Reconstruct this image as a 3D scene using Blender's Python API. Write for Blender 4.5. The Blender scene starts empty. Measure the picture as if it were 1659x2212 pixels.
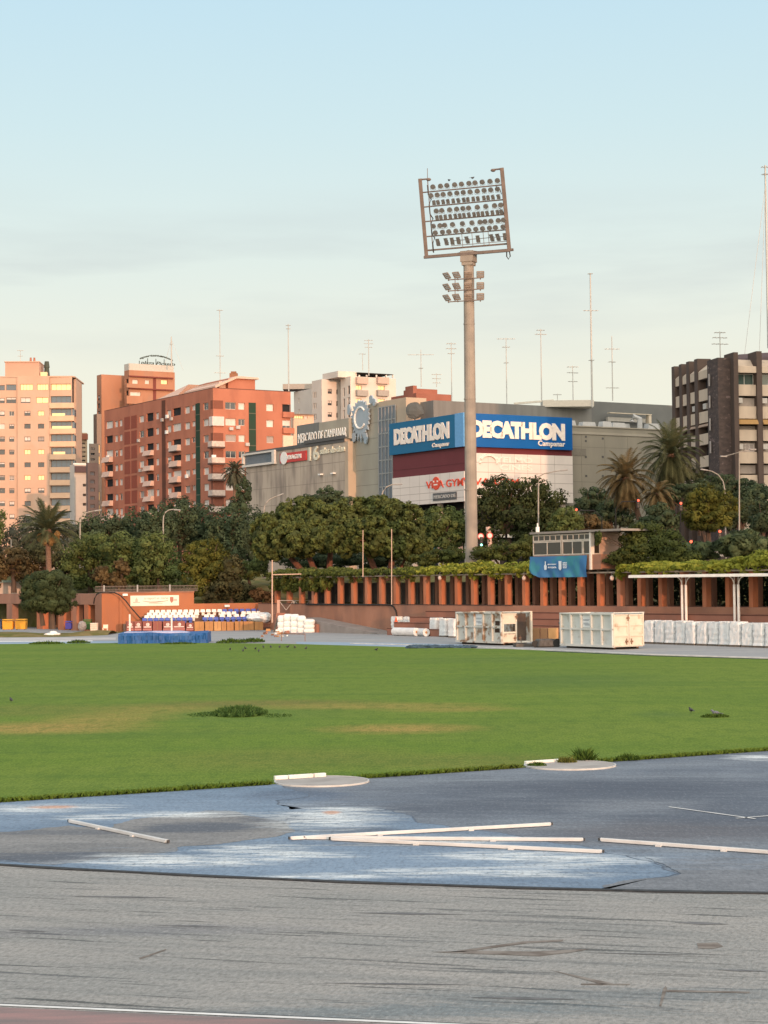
import bpy, bmesh, math, random
import numpy as np
from math import radians, sin, cos, atan, tan, pi, sqrt
from mathutils import Vector, Matrix

random.seed(7)
RNG = np.random.default_rng(11)
SC = bpy.context.scene
COL = SC.collection

# ------------------------------------------------------------------ camera, world, sun, exposure
F = 4000.0; CX = 829.5; CY = 1106.0; PITCH = atan(152 / 4000); ROLL = radians(0.6); H = 4.66
SUN_EL = radians(6.0); SUN_H = Vector((0.40, -0.9165))         # direction towards the sun on the ground

cam_d = bpy.data.cameras.new("camera")
cam = bpy.data.objects.new("camera", cam_d); COL.objects.link(cam)
cam_d.sensor_fit = 'VERTICAL'; cam_d.sensor_height = 24.0
cam_d.lens = F / 2212 * 24.0
cam_d.clip_start = 0.5; cam_d.clip_end = 6000
_u = Vector((0, -sin(PITCH), cos(PITCH))); _x = Vector((1, 0, 0)); _f = Vector((0, cos(PITCH), sin(PITCH)))
_r = cos(ROLL) * _x - sin(ROLL) * _u; _up = sin(ROLL) * _x + cos(ROLL) * _u; _b = -_f
cam.matrix_world = Matrix(((_r.x, _up.x, _b.x, 0), (_r.y, _up.y, _b.y, 0), (_r.z, _up.z, _b.z, H), (0, 0, 0, 1)))
SC.camera = cam

world = bpy.data.worlds.new("World"); SC.world = world; world.use_nodes = True
wn = world.node_tree.nodes; wl = world.node_tree.links
for n in list(wn): wn.remove(n)
w_out = wn.new("ShaderNodeOutputWorld"); w_bg = wn.new("ShaderNodeBackground")
w_sky = wn.new("ShaderNodeTexSky"); w_sky.sky_type = 'NISHITA'; w_sky.sun_disc = False
w_sky.sun_elevation = SUN_EL
w_sky.sun_rotation = math.atan2(SUN_H.x, SUN_H.y)
w_sky.altitude = 20; w_sky.air_density = 1.0; w_sky.dust_density = 1.2; w_sky.ozone_density = 1.0
w_bg.inputs["Strength"].default_value = 0.15
# the sky's own gradient: pale cream at the horizon to light blue overhead, with thin grey cloud streaks
w_tc = wn.new("ShaderNodeTexCoord"); w_sep = wn.new("ShaderNodeSeparateXYZ")
wl.new(w_tc.outputs["Generated"], w_sep.inputs[0])
w_ramp = wn.new("ShaderNodeValToRGB")
wl.new(w_sep.outputs["Z"], w_ramp.inputs[0])
e = w_ramp.color_ramp.elements
e[0].position = 0.0; e[0].color = (6.1, 5.9, 4.9, 1)
e[1].position = 1.0; e[1].color = (5.0, 5.6, 6.2, 1)
for p, c in ((0.11, (5.95, 5.85, 5.0, 1)), (0.18, (5.05, 5.7, 5.45, 1)), (0.24, (4.35, 5.5, 5.75, 1)), (0.31, (3.75, 5.2, 5.95, 1)), (0.5, (4.2, 5.3, 6.2, 1))):
    k = e.new(p); k.color = c
w_map = wn.new("ShaderNodeMapping"); w_map.inputs["Scale"].default_value = (5, 5, 34)
w_map.inputs["Rotation"].default_value = (0, 0.05, 0)
wl.new(w_tc.outputs["Generated"], w_map.inputs[0])
w_noi = wn.new("ShaderNodeTexNoise"); w_noi.inputs["Scale"].default_value = 1.0; w_noi.inputs["Detail"].default_value = 5
wl.new(w_map.outputs[0], w_noi.inputs["Vector"])
w_cr = wn.new("ShaderNodeMapRange"); w_cr.inputs[1].default_value = 0.46; w_cr.inputs[2].default_value = 0.72
w_cr.inputs[3].default_value = 0.0; w_cr.inputs[4].default_value = 0.6
wl.new(w_noi.outputs["Fac"], w_cr.inputs[0])
w_gate = wn.new("ShaderNodeValToRGB"); ge = w_gate.color_ramp.elements
ge[0].position = 0.11; ge[0].color = (0, 0, 0, 1); ge[1].position = 0.215; ge[1].color = (0, 0, 0, 1)
k = ge.new(0.165); k.color = (1, 1, 1, 1)
wl.new(w_sep.outputs["Z"], w_gate.inputs[0])
w_mul = wn.new("ShaderNodeMath"); w_mul.operation = 'MULTIPLY'
wl.new(w_cr.outputs[0], w_mul.inputs[0]); wl.new(w_gate.outputs[0], w_mul.inputs[1])
w_cl = wn.new("ShaderNodeMix"); w_cl.data_type = 'RGBA'; w_cl.inputs[7].default_value = (3.6, 3.85, 4.0, 1)
wl.new(w_mul.outputs[0], w_cl.inputs[0]); wl.new(w_ramp.outputs[0], w_cl.inputs[6])
w_mix = wn.new("ShaderNodeMix"); w_mix.data_type = 'RGBA'; w_mix.inputs[0].default_value = 0.9
wl.new(w_sky.outputs[0], w_mix.inputs[6]); wl.new(w_cl.outputs[2], w_mix.inputs[7])
# warm brightness of the sky around the low sun, behind the camera
w_dot = wn.new("ShaderNodeVectorMath"); w_dot.operation = 'DOT_PRODUCT'; w_dot.inputs[1].default_value = (SUN_H.x * cos(SUN_EL), SUN_H.y * cos(SUN_EL), sin(SUN_EL))
wl.new(w_tc.outputs["Generated"], w_dot.inputs[0])
w_gl = wn.new("ShaderNodeMapRange"); w_gl.interpolation_type = 'SMOOTHERSTEP'; w_gl.inputs[1].default_value = 0.0; w_gl.inputs[2].default_value = 1.0
wl.new(w_dot.outputs["Value"], w_gl.inputs[0])
w_add = wn.new("ShaderNodeMix"); w_add.data_type = 'RGBA'; w_add.blend_type = 'ADD'; w_add.inputs[7].default_value = (15.5, 12.0, 8.6, 1)
wl.new(w_gl.outputs[0], w_add.inputs[0]); wl.new(w_mix.outputs[2], w_add.inputs[6])
wl.new(w_add.outputs[2], w_bg.inputs["Color"]); wl.new(w_bg.outputs[0], w_out.inputs[0])

sun_d = bpy.data.lights.new("sun", 'SUN'); sun_d.energy = 2.5; sun_d.angle = radians(0.5); sun_d.color = (1.0, 0.51, 0.29)
sun = bpy.data.objects.new("sun", sun_d); COL.objects.link(sun)
_s = Vector((SUN_H.x * cos(SUN_EL), SUN_H.y * cos(SUN_EL), sin(SUN_EL)))
sun.rotation_euler = _s.to_track_quat('Z', 'Y').to_euler(); sun.location = (60, -60, 60)
SC.view_settings.view_transform = 'Standard'; SC.view_settings.look = 'None'
SC.view_settings.exposure = 0.06; SC.view_settings.gamma = 1.0

# ------------------------------------------------------------------ picking real positions
def ray(u, v):
    xc = (u - CX) / F; yc = (CY - v) / F
    x = xc * cos(ROLL) + yc * sin(ROLL); y = -xc * sin(ROLL) + yc * cos(ROLL)
    return Vector((x, cos(PITCH) - y * sin(PITCH), sin(PITCH) + y * cos(PITCH)))
def P(u, v, Y):
    r = ray(u, v); return Vector((0, 0, H)) + r * (Y / r.y)
def G(u, v, z=0.0):
    r = ray(u, v); return Vector((0, 0, H)) + r * ((z - H) / r.z)

# ------------------------------------------------------------------ materials
MATS = {}
def mat(name, col, rough=0.8, col2=None, scale=1.0, detail=4, lo=0.35, hi=0.65, bump=0.0, bscale=None, metal=0.0, emit=0.0,
        stretch=None, col3=None, scale3=0.3, lo3=0.5, hi3=0.7, spec=0.3, rot=0.0):
    if name in MATS: return MATS[name]
    m = bpy.data.materials.new(name); m.use_nodes = True
    nt = m.node_tree; N = nt.nodes; L = nt.links
    b = N["Principled BSDF"]
    b.inputs["Roughness"].default_value = rough; b.inputs["Metallic"].default_value = metal
    b.inputs["Specular IOR Level"].default_value = spec
    geo = N.new("ShaderNodeNewGeometry"); mp = N.new("ShaderNodeMapping")
    mp.inputs["Scale"].default_value = stretch or (1, 1, 1); mp.inputs["Rotation"].default_value = (0, 0, rot)
    L.new(geo.outputs["Position"], mp.inputs["Vector"])
    def noise(sc, det=detail, plain=False):
        n = N.new("ShaderNodeTexNoise"); n.inputs["Scale"].default_value = sc; n.inputs["Detail"].default_value = det
        L.new(geo.outputs["Position"] if plain else mp.outputs[0], n.inputs["Vector"]); return n
    def rng(src, a, c):
        r = N.new("ShaderNodeMapRange"); r.inputs[1].default_value = a; r.inputs[2].default_value = c; L.new(src, r.inputs[0]); return r
    def mix(fac, a, c):
        x = N.new("ShaderNodeMix"); x.data_type = 'RGBA'; L.new(fac, x.inputs[0])
        for i, k in ((6, a), (7, c)):
            if isinstance(k, tuple): x.inputs[i].default_value = (*k, 1)
            else: L.new(k, x.inputs[i])
        return x.outputs[2]
    out = None
    if col2 is not None:
        n = noise(scale); out = mix(rng(n.outputs["Fac"], lo, hi).outputs[0], col, col2)
        if col3 is not None:
            n3 = noise(scale3, 5); out = mix(rng(n3.outputs["Fac"], lo3, hi3).outputs[0], out, col3)
        L.new(out, b.inputs["Base Color"])
    else:
        b.inputs["Base Color"].default_value = (*col, 1)
        n = noise(scale * 3); r = rng(n.outputs["Fac"], 0.3, 0.7)
        out = mix(r.outputs[0], tuple(c * 0.92 for c in col), tuple(min(1, c * 1.06) for c in col)); L.new(out, b.inputs["Base Color"])
    if emit:
        b.inputs["Emission Color"].default_value = (*col, 1); b.inputs["Emission Strength"].default_value = emit
    if bump:
        nb = noise(bscale or scale * 6, 6, True); bp = N.new("ShaderNodeBump"); bp.inputs["Strength"].default_value = bump; bp.inputs["Distance"].default_value = 0.05
        L.new(nb.outputs["Fac"], bp.inputs["Height"]); L.new(bp.outputs[0], b.inputs["Normal"])
    MATS[name] = m; return m

def leaf_mat(name, dark, light, alt=None):
    if name in MATS: return MATS[name]
    m = bpy.data.materials.new(name); m.use_nodes = True
    N = m.node_tree.nodes; L = m.node_tree.links; b = N["Principled BSDF"]
    b.inputs["Roughness"].default_value = 0.75; b.inputs["Specular IOR Level"].default_value = 0.15
    at = N.new("ShaderNodeAttribute"); at.attribute_name = "tint"
    x = N.new("ShaderNodeValToRGB"); e = x.color_ramp.elements
    e[0].color = (*dark, 1); e[1].color = (*light, 1)
    if alt: k = e.new(0.9); k.color = (*light, 1); e[2].color = (*alt, 1)
    L.new(at.outputs["Fac"], x.inputs[0])
    L.new(x.outputs[0], b.inputs["Base Color"])
    tr = N.new("ShaderNodeBsdfTranslucent"); L.new(x.outputs[0], tr.inputs["Color"])
    ms = N.new("ShaderNodeMixShader"); ms.inputs[0].default_value = 0.34
    L.new(b.outputs[0], ms.inputs[1]); L.new(tr.outputs[0], ms.inputs[2]); L.new(ms.outputs[0], N["Material Output"].inputs[0])
    MATS[name] = m; return m

def glass_mat(name, col, rough=0.05, metal=0.0, emit=None):
    m = mat(name, col, rough=rough, metal=metal, spec=0.6)
    if emit:
        b = m.node_tree.nodes["Principled BSDF"]; b.inputs["Emission Color"].default_value = (*emit[0], 1); b.inputs["Emission Strength"].default_value = emit[1]
    return m

# ------------------------------------------------------------------ objects
def tag(o, label=None, cat=None, group=None, kind=None):
    if label: o["label"] = label
    if cat: o["category"] = cat
    if group: o["group"] = group
    if kind: o["kind"] = kind
    return o
def empty(name, loc, label=None, cat=None, group=None, rz=0.0):
    o = bpy.data.objects.new(name, None); COL.objects.link(o); o.location = loc; o.rotation_euler = (0, 0, rz); o.empty_display_size = 0.3
    return tag(o, label, cat, group)
def root_loc(p):
    v = Vector((0, 0, 0))
    while p is not None: v += p.location; p = p.parent
    return v
def copy_tree(o, parent=None):
    c = o.copy(); COL.objects.link(c); c.parent = parent
    for ch in o.children: copy_tree(ch, c)
    return c

class MB:
    def __init__(s): s.v = []; s.f = []; s.t = None
    def hexa(s, p):          # p: 8 points, bottom ring then top ring
        k = len(s.v); s.v += [tuple(q) for q in p]
        s.f += [(k, k+3, k+2, k+1), (k+4, k+5, k+6, k+7)] + [(k+i, k+(i+1) % 4, k+4+(i+1) % 4, k+4+i) for i in range(4)]
        return s
    def box(s, c, d, rz=0.0, taper=1.0):
        hx, hy, hz = d[0]/2, d[1]/2, d[2]/2; ca, sa = cos(rz), sin(rz); pts = []
        for z, t in ((-hz, 1), (hz, taper)):
            for x, y in ((-hx, -hy), (hx, -hy), (hx, hy), (-hx, hy)):
                pts.append((c[0] + (x*ca - y*sa)*t, c[1] + (x*sa + y*ca)*t, c[2] + z))
        return s.hexa(pts)
    def poly(s, pts):
        k = len(s.v); s.v += [tuple(q) for q in pts]; s.f.append(tuple(range(k, k+len(pts)))); return s
    def prism(s, pts, off):   # polygon extruded by vector
        n = len(pts); k = len(s.v); off = Vector(off)
        s.v += [tuple(q) for q in pts] + [tuple(Vector(q) + off) for q in pts]
        s.f += [tuple(range(k, k+n))[::-1], tuple(range(k+n, k+2*n))] + [(k+i, k+(i+1) % n, k+n+(i+1) % n, k+n+i) for i in range(n)]
        return s
    def tube(s, pts, r, n=6, caps=True):
        pts = [Vector(p) for p in pts]; m = len(pts)
        rs = r if isinstance(r, (list, tuple)) else [r]*m
        k = len(s.v)
        for i, p in enumerate(pts):
            d = (pts[min(i+1, m-1)] - pts[max(i-1, 0)]).normalized()
            a = Vector((0, 0, 1)) if abs(d.z) < 0.9 else Vector((1, 0, 0))
            e1 = d.cross(a).normalized(); e2 = d.cross(e1).normalized()
            for j in range(n):
                t = 2*pi*j/n; s.v.append(tuple(p + (e1*cos(t) + e2*sin(t))*rs[i]))
        for i in range(m-1):
            for j in range(n):
                s.f.append((k+i*n+j, k+i*n+(j+1) % n, k+(i+1)*n+(j+1) % n, k+(i+1)*n+j))
        if caps:
            s.f.append(tuple(range(k, k+n))[::-1]); s.f.append(tuple(range(k+(m-1)*n, k+m*n)))
        return s
    def bar(s, a, b, w, h=None):   # square bar between points
        a = Vector(a); b = Vector(b); h = h or w; d = (b-a).normalized()
        up = Vector((0, 0, 1)) if abs(d.z) < 0.95 else Vector((0, 1, 0))
        e1 = d.cross(up).normalized()*w/2; e2 = e1.cross(d).normalized()*h/2
        return s.hexa([a-e1-e2, a+e1-e2, a+e1+e2, a-e1+e2, b-e1-e2, b+e1-e2, b+e1+e2, b-e1+e2])
    def ell(s, c, r, nu=10, nv=6, jit=0.0):
        k = len(s.v)
        for i in range(nv+1):
            th = pi*i/nv
            for j in range(nu):
                ph = 2*pi*j/nu; q = 1 + random.uniform(-jit, jit)
                s.v.append((c[0]+r[0]*sin(th)*cos(ph)*q, c[1]+r[1]*sin(th)*sin(ph)*q, c[2]+r[2]*cos(th)*q))
        for i in range(nv):
            for j in range(nu):
                s.f.append((k+i*nu+j, k+(i+1)*nu+j, k+(i+1)*nu+(j+1) % nu, k+i*nu+(j+1) % nu))
        return s
    def disc(s, c, r, n=24, e1=(1, 0, 0), e2=(0, 1, 0)):
        e1 = Vector(e1); e2 = Vector(e2); c = Vector(c)
        return s.poly([c + e1*r*cos(2*pi*i/n) + e2*r*sin(2*pi*i/n) for i in range(n)])
    def build(s, name, m, parent=None, smooth=False, origin=None, bevel=0.0):
        base = root_loc(parent) if parent is not None else Vector(origin or (0, 0, 0))
        me = bpy.data.meshes.new(name)
        vs = [(x-base.x, y-base.y, z-base.z) for x, y, z in s.v]
        me.from_pydata(vs, [], s.f)
        bm = bmesh.new(); bm.from_mesh(me)
        bmesh.ops.recalc_face_normals(bm, faces=bm.faces)
        bm.to_mesh(me); bm.free()
        if smooth:
            for p in me.polygons: p.use_smooth = True
        me.materials.append(m)
        o = bpy.data.objects.new(name, me); COL.objects.link(o)
        if parent is not None: o.parent = parent
        else: o.location = base
        if bevel:
            bv = o.modifiers.new("bevel", 'BEVEL'); bv.width = bevel; bv.segments = 1; bv.limit_method = 'ANGLE'
        return o

def sheet(name, pts, z, m, kind="structure"):
    return tag(MB().poly([(p[0], p[1], z) for p in pts]).build(name, m), kind=kind)

# ------------------------------------------------------------------ facades
class Fac:
    """a vertical plane: base point, unit direction d along it, n outward (towards the viewer)"""
    def __init__(s, base, d):
        s.b = Vector((base[0], base[1])); s.d = Vector(d[:2]).normalized(); n = Vector((s.d.y, -s.d.x))
        if n.dot(s.b) > 0: n = -n
        s.n = n
    def px(s, u, v):
        r = ray(u, v); t = s.n.dot(s.b) / s.n.dot(Vector((r.x, r.y)))
        return (Vector((r.x, r.y))*t - s.b).dot(s.d), H + r.z*t
    def S(s, u, v=1000): return s.px(u, v)[0]
    def pt(s, a, z, t=0.0):
        q = s.b + s.d*a + s.n*t; return Vector((q.x, q.y, z))
    def box(s, mb, a0, a1, z0, z1, t0, t1):
        return mb.hexa([s.pt(a0, z0, t0), s.pt(a1, z0, t0), s.pt(a1, z0, t1), s.pt(a0, z0, t1),
                        s.pt(a0, z1, t0), s.pt(a1, z1, t0), s.pt(a1, z1, t1), s.pt(a0, z1, t1)])
    def boxpx(s, mb, u0, v0, u1, v1, t0, t1):
        a0, z1 = s.px(u0, v0); a1, z0 = s.px(u1, v1); return s.box(mb, a0, a1, z0, z1, t0, t1)
    def wall(s, mb, a0, a1, z0, z1, holes, rec=0.3):
        """front skin with openings cut out and their reveals"""
        holes = [(max(a0+.02, min(h[0], h[1])), min(a1-.02, max(h[0], h[1])), max(z0+.02, h[2]), min(z1-.02, h[3])) for h in holes]
        holes = [h for h in holes if h[1] - h[0] > .05 and h[3] - h[2] > .05]
        A = sorted(set([round(a0, 3), round(a1, 3)] + [round(x, 3) for h in holes for x in h[:2]]))
        Z = sorted(set([round(z0, 3), round(z1, 3)] + [round(x, 3) for h in holes for x in h[2:]]))
        for i in range(len(A)-1):
            run = None
            for j in range(len(Z)-1):
                am, zm = (A[i]+A[i+1])/2, (Z[j]+Z[j+1])/2
                inside = any(h[0] < am < h[1] and h[2] < zm < h[3] for h in holes)
                if not inside:
                    if run is None: run = Z[j]
                if inside or j == len(Z)-2:
                    if run is not None:
                        top = Z[j] if inside else Z[j+1]
                        mb.poly([s.pt(A[i], run), s.pt(A[i+1], run), s.pt(A[i+1], top), s.pt(A[i], top)]); run = None
        for h in holes:
            c = [(h[0], h[2]), (h[1], h[2]), (h[1], h[3]), (h[0], h[3])]
            for q in range(4):
                p, r = c[q], c[(q+1) % 4]
                mb.poly([s.pt(*p), s.pt(*r), s.pt(*r, -rec), s.pt(*p, -rec)])
        return mb

def frame_window(fac, parent, a0, a1, z0, z1, rec, pane_m, frame_m, bars=1, name="window", fw=0.07):
    a0, a1 = min(a0, a1), max(a0, a1)
    mb = MB(); t0, t1 = -rec+.02, -rec+.09
    fac.box(mb, a0, a1, z1-fw, z1, t0, t1); fac.box(mb, a0, a1, z0, z0+fw, t0, t1)
    fac.box(mb, a0, a0+fw, z0+fw, z1-fw, t0, t1); fac.box(mb, a1-fw, a1, z0+fw, z1-fw, t0, t1)
    for i in range(bars):
        x = a0 + (a1-a0)*(i+1)/(bars+1); fac.box(mb, x-fw/2, x+fw/2, z0+fw, z1-fw, t0, t1-.01)
    w = mb.build(name, frame_m, parent)
    p = MB(); fac.box(p, a0+fw/2, a1-fw/2, z0+fw/2, z1-fw/2, t0-.06, t0+.03); p.build("pane", pane_m, w)
    if pane_m.name.startswith("dark") and random.random() < .55:
        q = MB(); fac.box(q, a0+fw, a1-fw, z1-fw-(z1-z0)*random.uniform(.25, .75), z1-fw, t1-.055, t1-.02); q.build("blind", random.choice((MATS["white_roller_blind"], MATS["grey_roller_blind"])), w)
    return w

# ------------------------------------------------------------------ lettering
def glyphs(text, bold=0.0, shear=0.0, spacing=1.0, extr=0.05):
    c = bpy.data.curves.new("lettering", 'FONT'); c.body = text; c.size = 1; c.offset = bold; c.shear = shear; c.space_character = spacing
    c.extrude = extr; c.resolution_u = 3
    o = bpy.data.objects.new("lettering", c); COL.objects.link(o)
    me = bpy.data.meshes.new_from_object(o.evaluated_get(bpy.context.evaluated_depsgraph_get()))
    v = [tuple(x.co) for x in me.vertices]; f = [tuple(p.vertices) for p in me.polygons]
    bpy.data.objects.remove(o); bpy.data.curves.remove(c); bpy.data.meshes.remove(me)
    return v, f
def letter(fac, parent, text, a0, a1, z0, z1, t, m, bold=0.02, depth=0.08, name="lettering", shear=0.0, spacing=1.0, arc=0.0, flip=1):
    bpy.context.view_layer.update()
    v, f = glyphs(text, bold, shear, spacing)
    xs = [p[0] for p in v]; ys = [p[1] for p in v]; x0, x1, y0, y1 = min(xs), max(xs), min(ys), max(ys)
    mb = MB()
    for x, y, z in v:
        q = (x-x0)/(x1-x0); s = a0 + (a1-a0)*q; zz = z0 + (z1-z0)*(y-y0)/(y1-y0) + arc*(1-(2*q-1)**2)
        mb.v.append(tuple(fac.pt(s, zz, t + (z+0.05)/0.1*depth)))
    mb.f = list(f)
    return mb.build(name, m, parent)

# ------------------------------------------------------------------ foliage
def leaf_cloud(blobs, n, size, clumps=14, spread=0.34, up=0.3, long=1.0, shell=0.75, tint_lo=0.0, tint_hi=1.0, crease=True):
    """many small leaf faces gathered in clumps over ellipsoids (center, radii)"""
    C, R, W = [], [], []
    for c, r in blobs: C.append(c); R.append(r); W.append((r[0]*r[1]+r[1]*r[2]+r[0]*r[2]))
    C = np.array(C, float); R = np.array(R, float); W = np.array(W); W /= W.sum()
    cnt = np.maximum(6, (W*n).astype(int))
    V = []; T = []
    for c, r, k in zip(C, R, cnt):
        m = max(5, int(clumps))
        d = RNG.normal(size=(m, 3)); d /= np.linalg.norm(d, axis=1)[:, None]
        cc = d * (RNG.uniform(0.62, 0.98, size=(m, 1)))
        ct = RNG.uniform(0, 1, m); cs = RNG.uniform(0.6, 1.25, m)
        idx = RNG.integers(0, m, k)
        g = RNG.normal(size=(k, 3)); g /= np.linalg.norm(g, axis=1)[:, None]
        rad = RNG.uniform(0.55, 1.0, size=(k, 1))**0.6
        p = cc[idx] + g*rad*spread*cs[idx][:, None]
        base = RNG.uniform(0, 1, k) < (1-shell)
        q = RNG.normal(size=(k, 3)); q /= np.linalg.norm(q, axis=1)[:, None]
        p[base] = (q*RNG.uniform(0.3, 0.85, size=(k, 1)))[base]
        pos = c + p*r
        nn = g*0.9 + p*0.8 + RNG.normal(size=(k, 3))*0.22; nn[:, 2] += up
        nn /= np.linalg.norm(nn, axis=1)[:, None]
        a = np.cross(nn, RNG.normal(size=(k, 3))); a /= np.linalg.norm(a, axis=1)[:, None]
        b = np.cross(nn, a)
        s = size*RNG.uniform(0.6, 1.35, size=(k, 1))
        quad = np.stack([pos - a*s*0.5*long, pos + b*s*0.42, pos + a*s*0.5*long, pos - b*s*0.42], axis=1)
        V.append(quad); t = 0.78*ct[idx] + 0.22*RNG.uniform(0, 1, k); T.append(tint_lo + (tint_hi-tint_lo)*t)
    return np.concatenate(V), np.concatenate(T)

def quads_object(name, Q, T, m, parent=None, base=(0, 0, 0)):
    base = root_loc(parent) if parent is not None else Vector(base)
    n = len(Q); me = bpy.data.meshes.new(name)
    v = (Q.reshape(-1, 3) - np.array(base)).astype(np.float32)
    me.vertices.add(n*4); me.vertices.foreach_set("co", v.ravel())
    me.loops.add(n*4); me.loops.foreach_set("vertex_index", np.arange(n*4, dtype=np.int32))
    me.polygons.add(n); me.polygons.foreach_set("loop_start", np.arange(0, n*4, 4, dtype=np.int32))
    try: me.polygons.foreach_set("loop_total", np.full(n, 4, dtype=np.int32))
    except Exception: pass
    me.update(calc_edges=True)
    at = me.attributes.new("tint", 'FLOAT', 'FACE'); at.data.foreach_set("value", T.astype(np.float32))
    me.materials.append(m)
    o = bpy.data.objects.new(name, me); COL.objects.link(o)
    if parent is not None: o.parent = parent
    else: o.location = base
    return o

# ------------------------------------------------------------------ ground materials with real stains
class Nodes:
    def __init__(s, name, rough=0.85, spec=0.25):
        s.m = bpy.data.materials.new(name); s.m.use_nodes = True; s.N = s.m.node_tree.nodes; s.L = s.m.node_tree.links
        s.b = s.N["Principled BSDF"]; s.b.inputs["Roughness"].default_value = rough; s.b.inputs["Specular IOR Level"].default_value = spec
        s.pos = s.N.new("ShaderNodeNewGeometry").outputs["Position"]
    def vm(s, op, a, c=None):
        n = s.N.new("ShaderNodeVectorMath"); n.operation = op
        s.L.new(a, n.inputs[0])
        if c is not None:
            if isinstance(c, tuple): n.inputs[1].default_value = c
            else: s.L.new(c, n.inputs[1])
        return n.outputs["Value"] if op == 'LENGTH' else n.outputs[0]
    def m2(s, op, a, c):
        n = s.N.new("ShaderNodeMath"); n.operation = op
        for i, k in ((0, a), (1, c)):
            if isinstance(k, (int, float)): n.inputs[i].default_value = k
            else: s.L.new(k, n.inputs[i])
        return n.outputs[0]
    def noise(s, scale, stretch=(1, 1, 1), rot=0.0, det=5, rough=0.55):
        p = s.pos
        if rot:
            mp = s.N.new("ShaderNodeMapping"); mp.inputs["Rotation"].default_value = (0, 0, rot); s.L.new(p, mp.inputs[0]); p = mp.outputs[0]
        mp = s.N.new("ShaderNodeMapping"); mp.inputs["Scale"].default_value = stretch; s.L.new(p, mp.inputs[0])
        n = s.N.new("ShaderNodeTexNoise"); n.inputs["Scale"].default_value = scale; n.inputs["Detail"].default_value = det; n.inputs["Roughness"].default_value = rough
        s.L.new(mp.outputs[0], n.inputs["Vector"]); return n.outputs["Fac"]
    def rng(s, a, lo, hi, o0=0.0, o1=1.0):
        n = s.N.new("ShaderNodeMapRange"); n.inputs[1].default_value = lo; n.inputs[2].default_value = hi; n.inputs[3].default_value = o0; n.inputs[4].default_value = o1
        s.L.new(a, n.inputs[0]); return n.outputs[0]
    def mix(s, fac, a, c):
        n = s.N.new("ShaderNodeMix"); n.data_type = 'RGBA'
        if isinstance(fac, (int, float)): n.inputs[0].default_value = fac
        else: s.L.new(fac, n.inputs[0])
        for i, k in ((6, a), (7, c)):
            if isinstance(k, tuple): n.inputs[i].default_value = (*k, 1)
            else: s.L.new(k, n.inputs[i])
        return n.outputs[2]
    def blob(s, u, v, ru, rv, nz, amp=1.0, soft=0.08, stren=1.0):
        """a stain lying on the ground, centre and radii measured in the photograph, edge broken by noise"""
        c = G(u, v); rx = ru*c.y/F; ry = rv*c.y*c.y/(F*H)
        d = s.vm('LENGTH', s.vm('MULTIPLY', s.vm('SUBTRACT', s.pos, (c.x, c.y, 0)), (1/rx, 1/ry, 0)))
        d = s.m2('ADD', d, s.m2('MULTIPLY', s.m2('SUBTRACT', nz, 0.5), amp))
        return s.rng(d, 1+soft, 1-soft, 0.0, stren)
    def bump(s, h, strength=0.3, dist=0.03):
        b = s.N.new("ShaderNodeBump"); b.inputs["Strength"].default_value = strength; b.inputs["Distance"].default_value = dist
        s.L.new(h, b.inputs["Height"]); s.L.new(b.outputs[0], s.b.inputs["Normal"])
    def done(s, col):
        s.L.new(col, s.b.inputs["Base Color"]); return s.m

LANE = 0.27
def track_material():
    t = Nodes("grey_rubber_track", 0.9, 0.2)
    st1 = t.noise(1.0, (0.10, 2.2, 1), LANE, 6); st2 = t.noise(1.0, (0.35, 9.0, 1), LANE, 6, 0.7); st4 = t.noise(1.0, (1.6, 9.0, 1), LANE, 4, .7); gr = t.noise(13, (1.2, .6, 1), LANE, det=4, rough=0.85)
    st3 = t.noise(1.0, (0.30, 5.5, 1), LANE + .01, 5, .6); st6 = t.noise(1.7, (0.16, 3.0, 1), LANE - .015, 5, .6); big = t.noise(0.45, (.6, 1.4, 1), LANE, det=5); st5 = t.noise(1.0, (.16, 3.4, 1), LANE - .02, 5, .6)
    c = t.mix(t.rng(big, .32, .68), (.25, .26, .255), (.32, .315, .30))
    c = t.mix(t.rng(st1, .48, .72, 0, .5), c, (.165, .18, .182))
    c = t.mix(t.rng(st2, .54, .74, 0, .35), c, (.145, .152, .152))
    c = t.mix(t.rng(st3, .60, .635, 0, .85), c, (.062, .070, .072)); c = t.mix(t.rng(st6, .605, .645, 0, .75), c, (.085, .096, .102)); c = t.mix(t.rng(st6, .42, .36, 0, .45), c, (.33, .325, .31))
    c = t.mix(t.rng(st5, .66, .70, 0, .6), c, (.105, .108, .105))
    c = t.mix(t.rng(st2, .47, .28, 0, .3), c, (.34, .34, .325))
    c = t.mix(t.rng(st4, .57, .74, 0, .4), c, (.12, .125, .124))
    c = t.mix(t.rng(st4, .42, .28, 0, .35), c, (.36, .36, .345))
    c = t.mix(t.blob(900, 2185, 420, 14, st4, 3.2, .6, .6), c, (.10, .15, .18))
    c = t.mix(t.blob(1280, 2150, 460, 14, st4, 3.2, .6, .5), c, (.105, .145, .17))
    c = t.mix(t.blob(300, 2010, 300, 10, st4, 3.0, .6, .4), c, (.13, .14, .17))
    c = t.mix(t.rng(gr, .48, .66, 0, .6), c, (.10, .105, .103))
    c = t.mix(t.rng(gr, .46, .32, 0, .5), c, (.42, .42, .41))
    t.bump(gr, .8, .02)
    return t.done(c)

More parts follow.
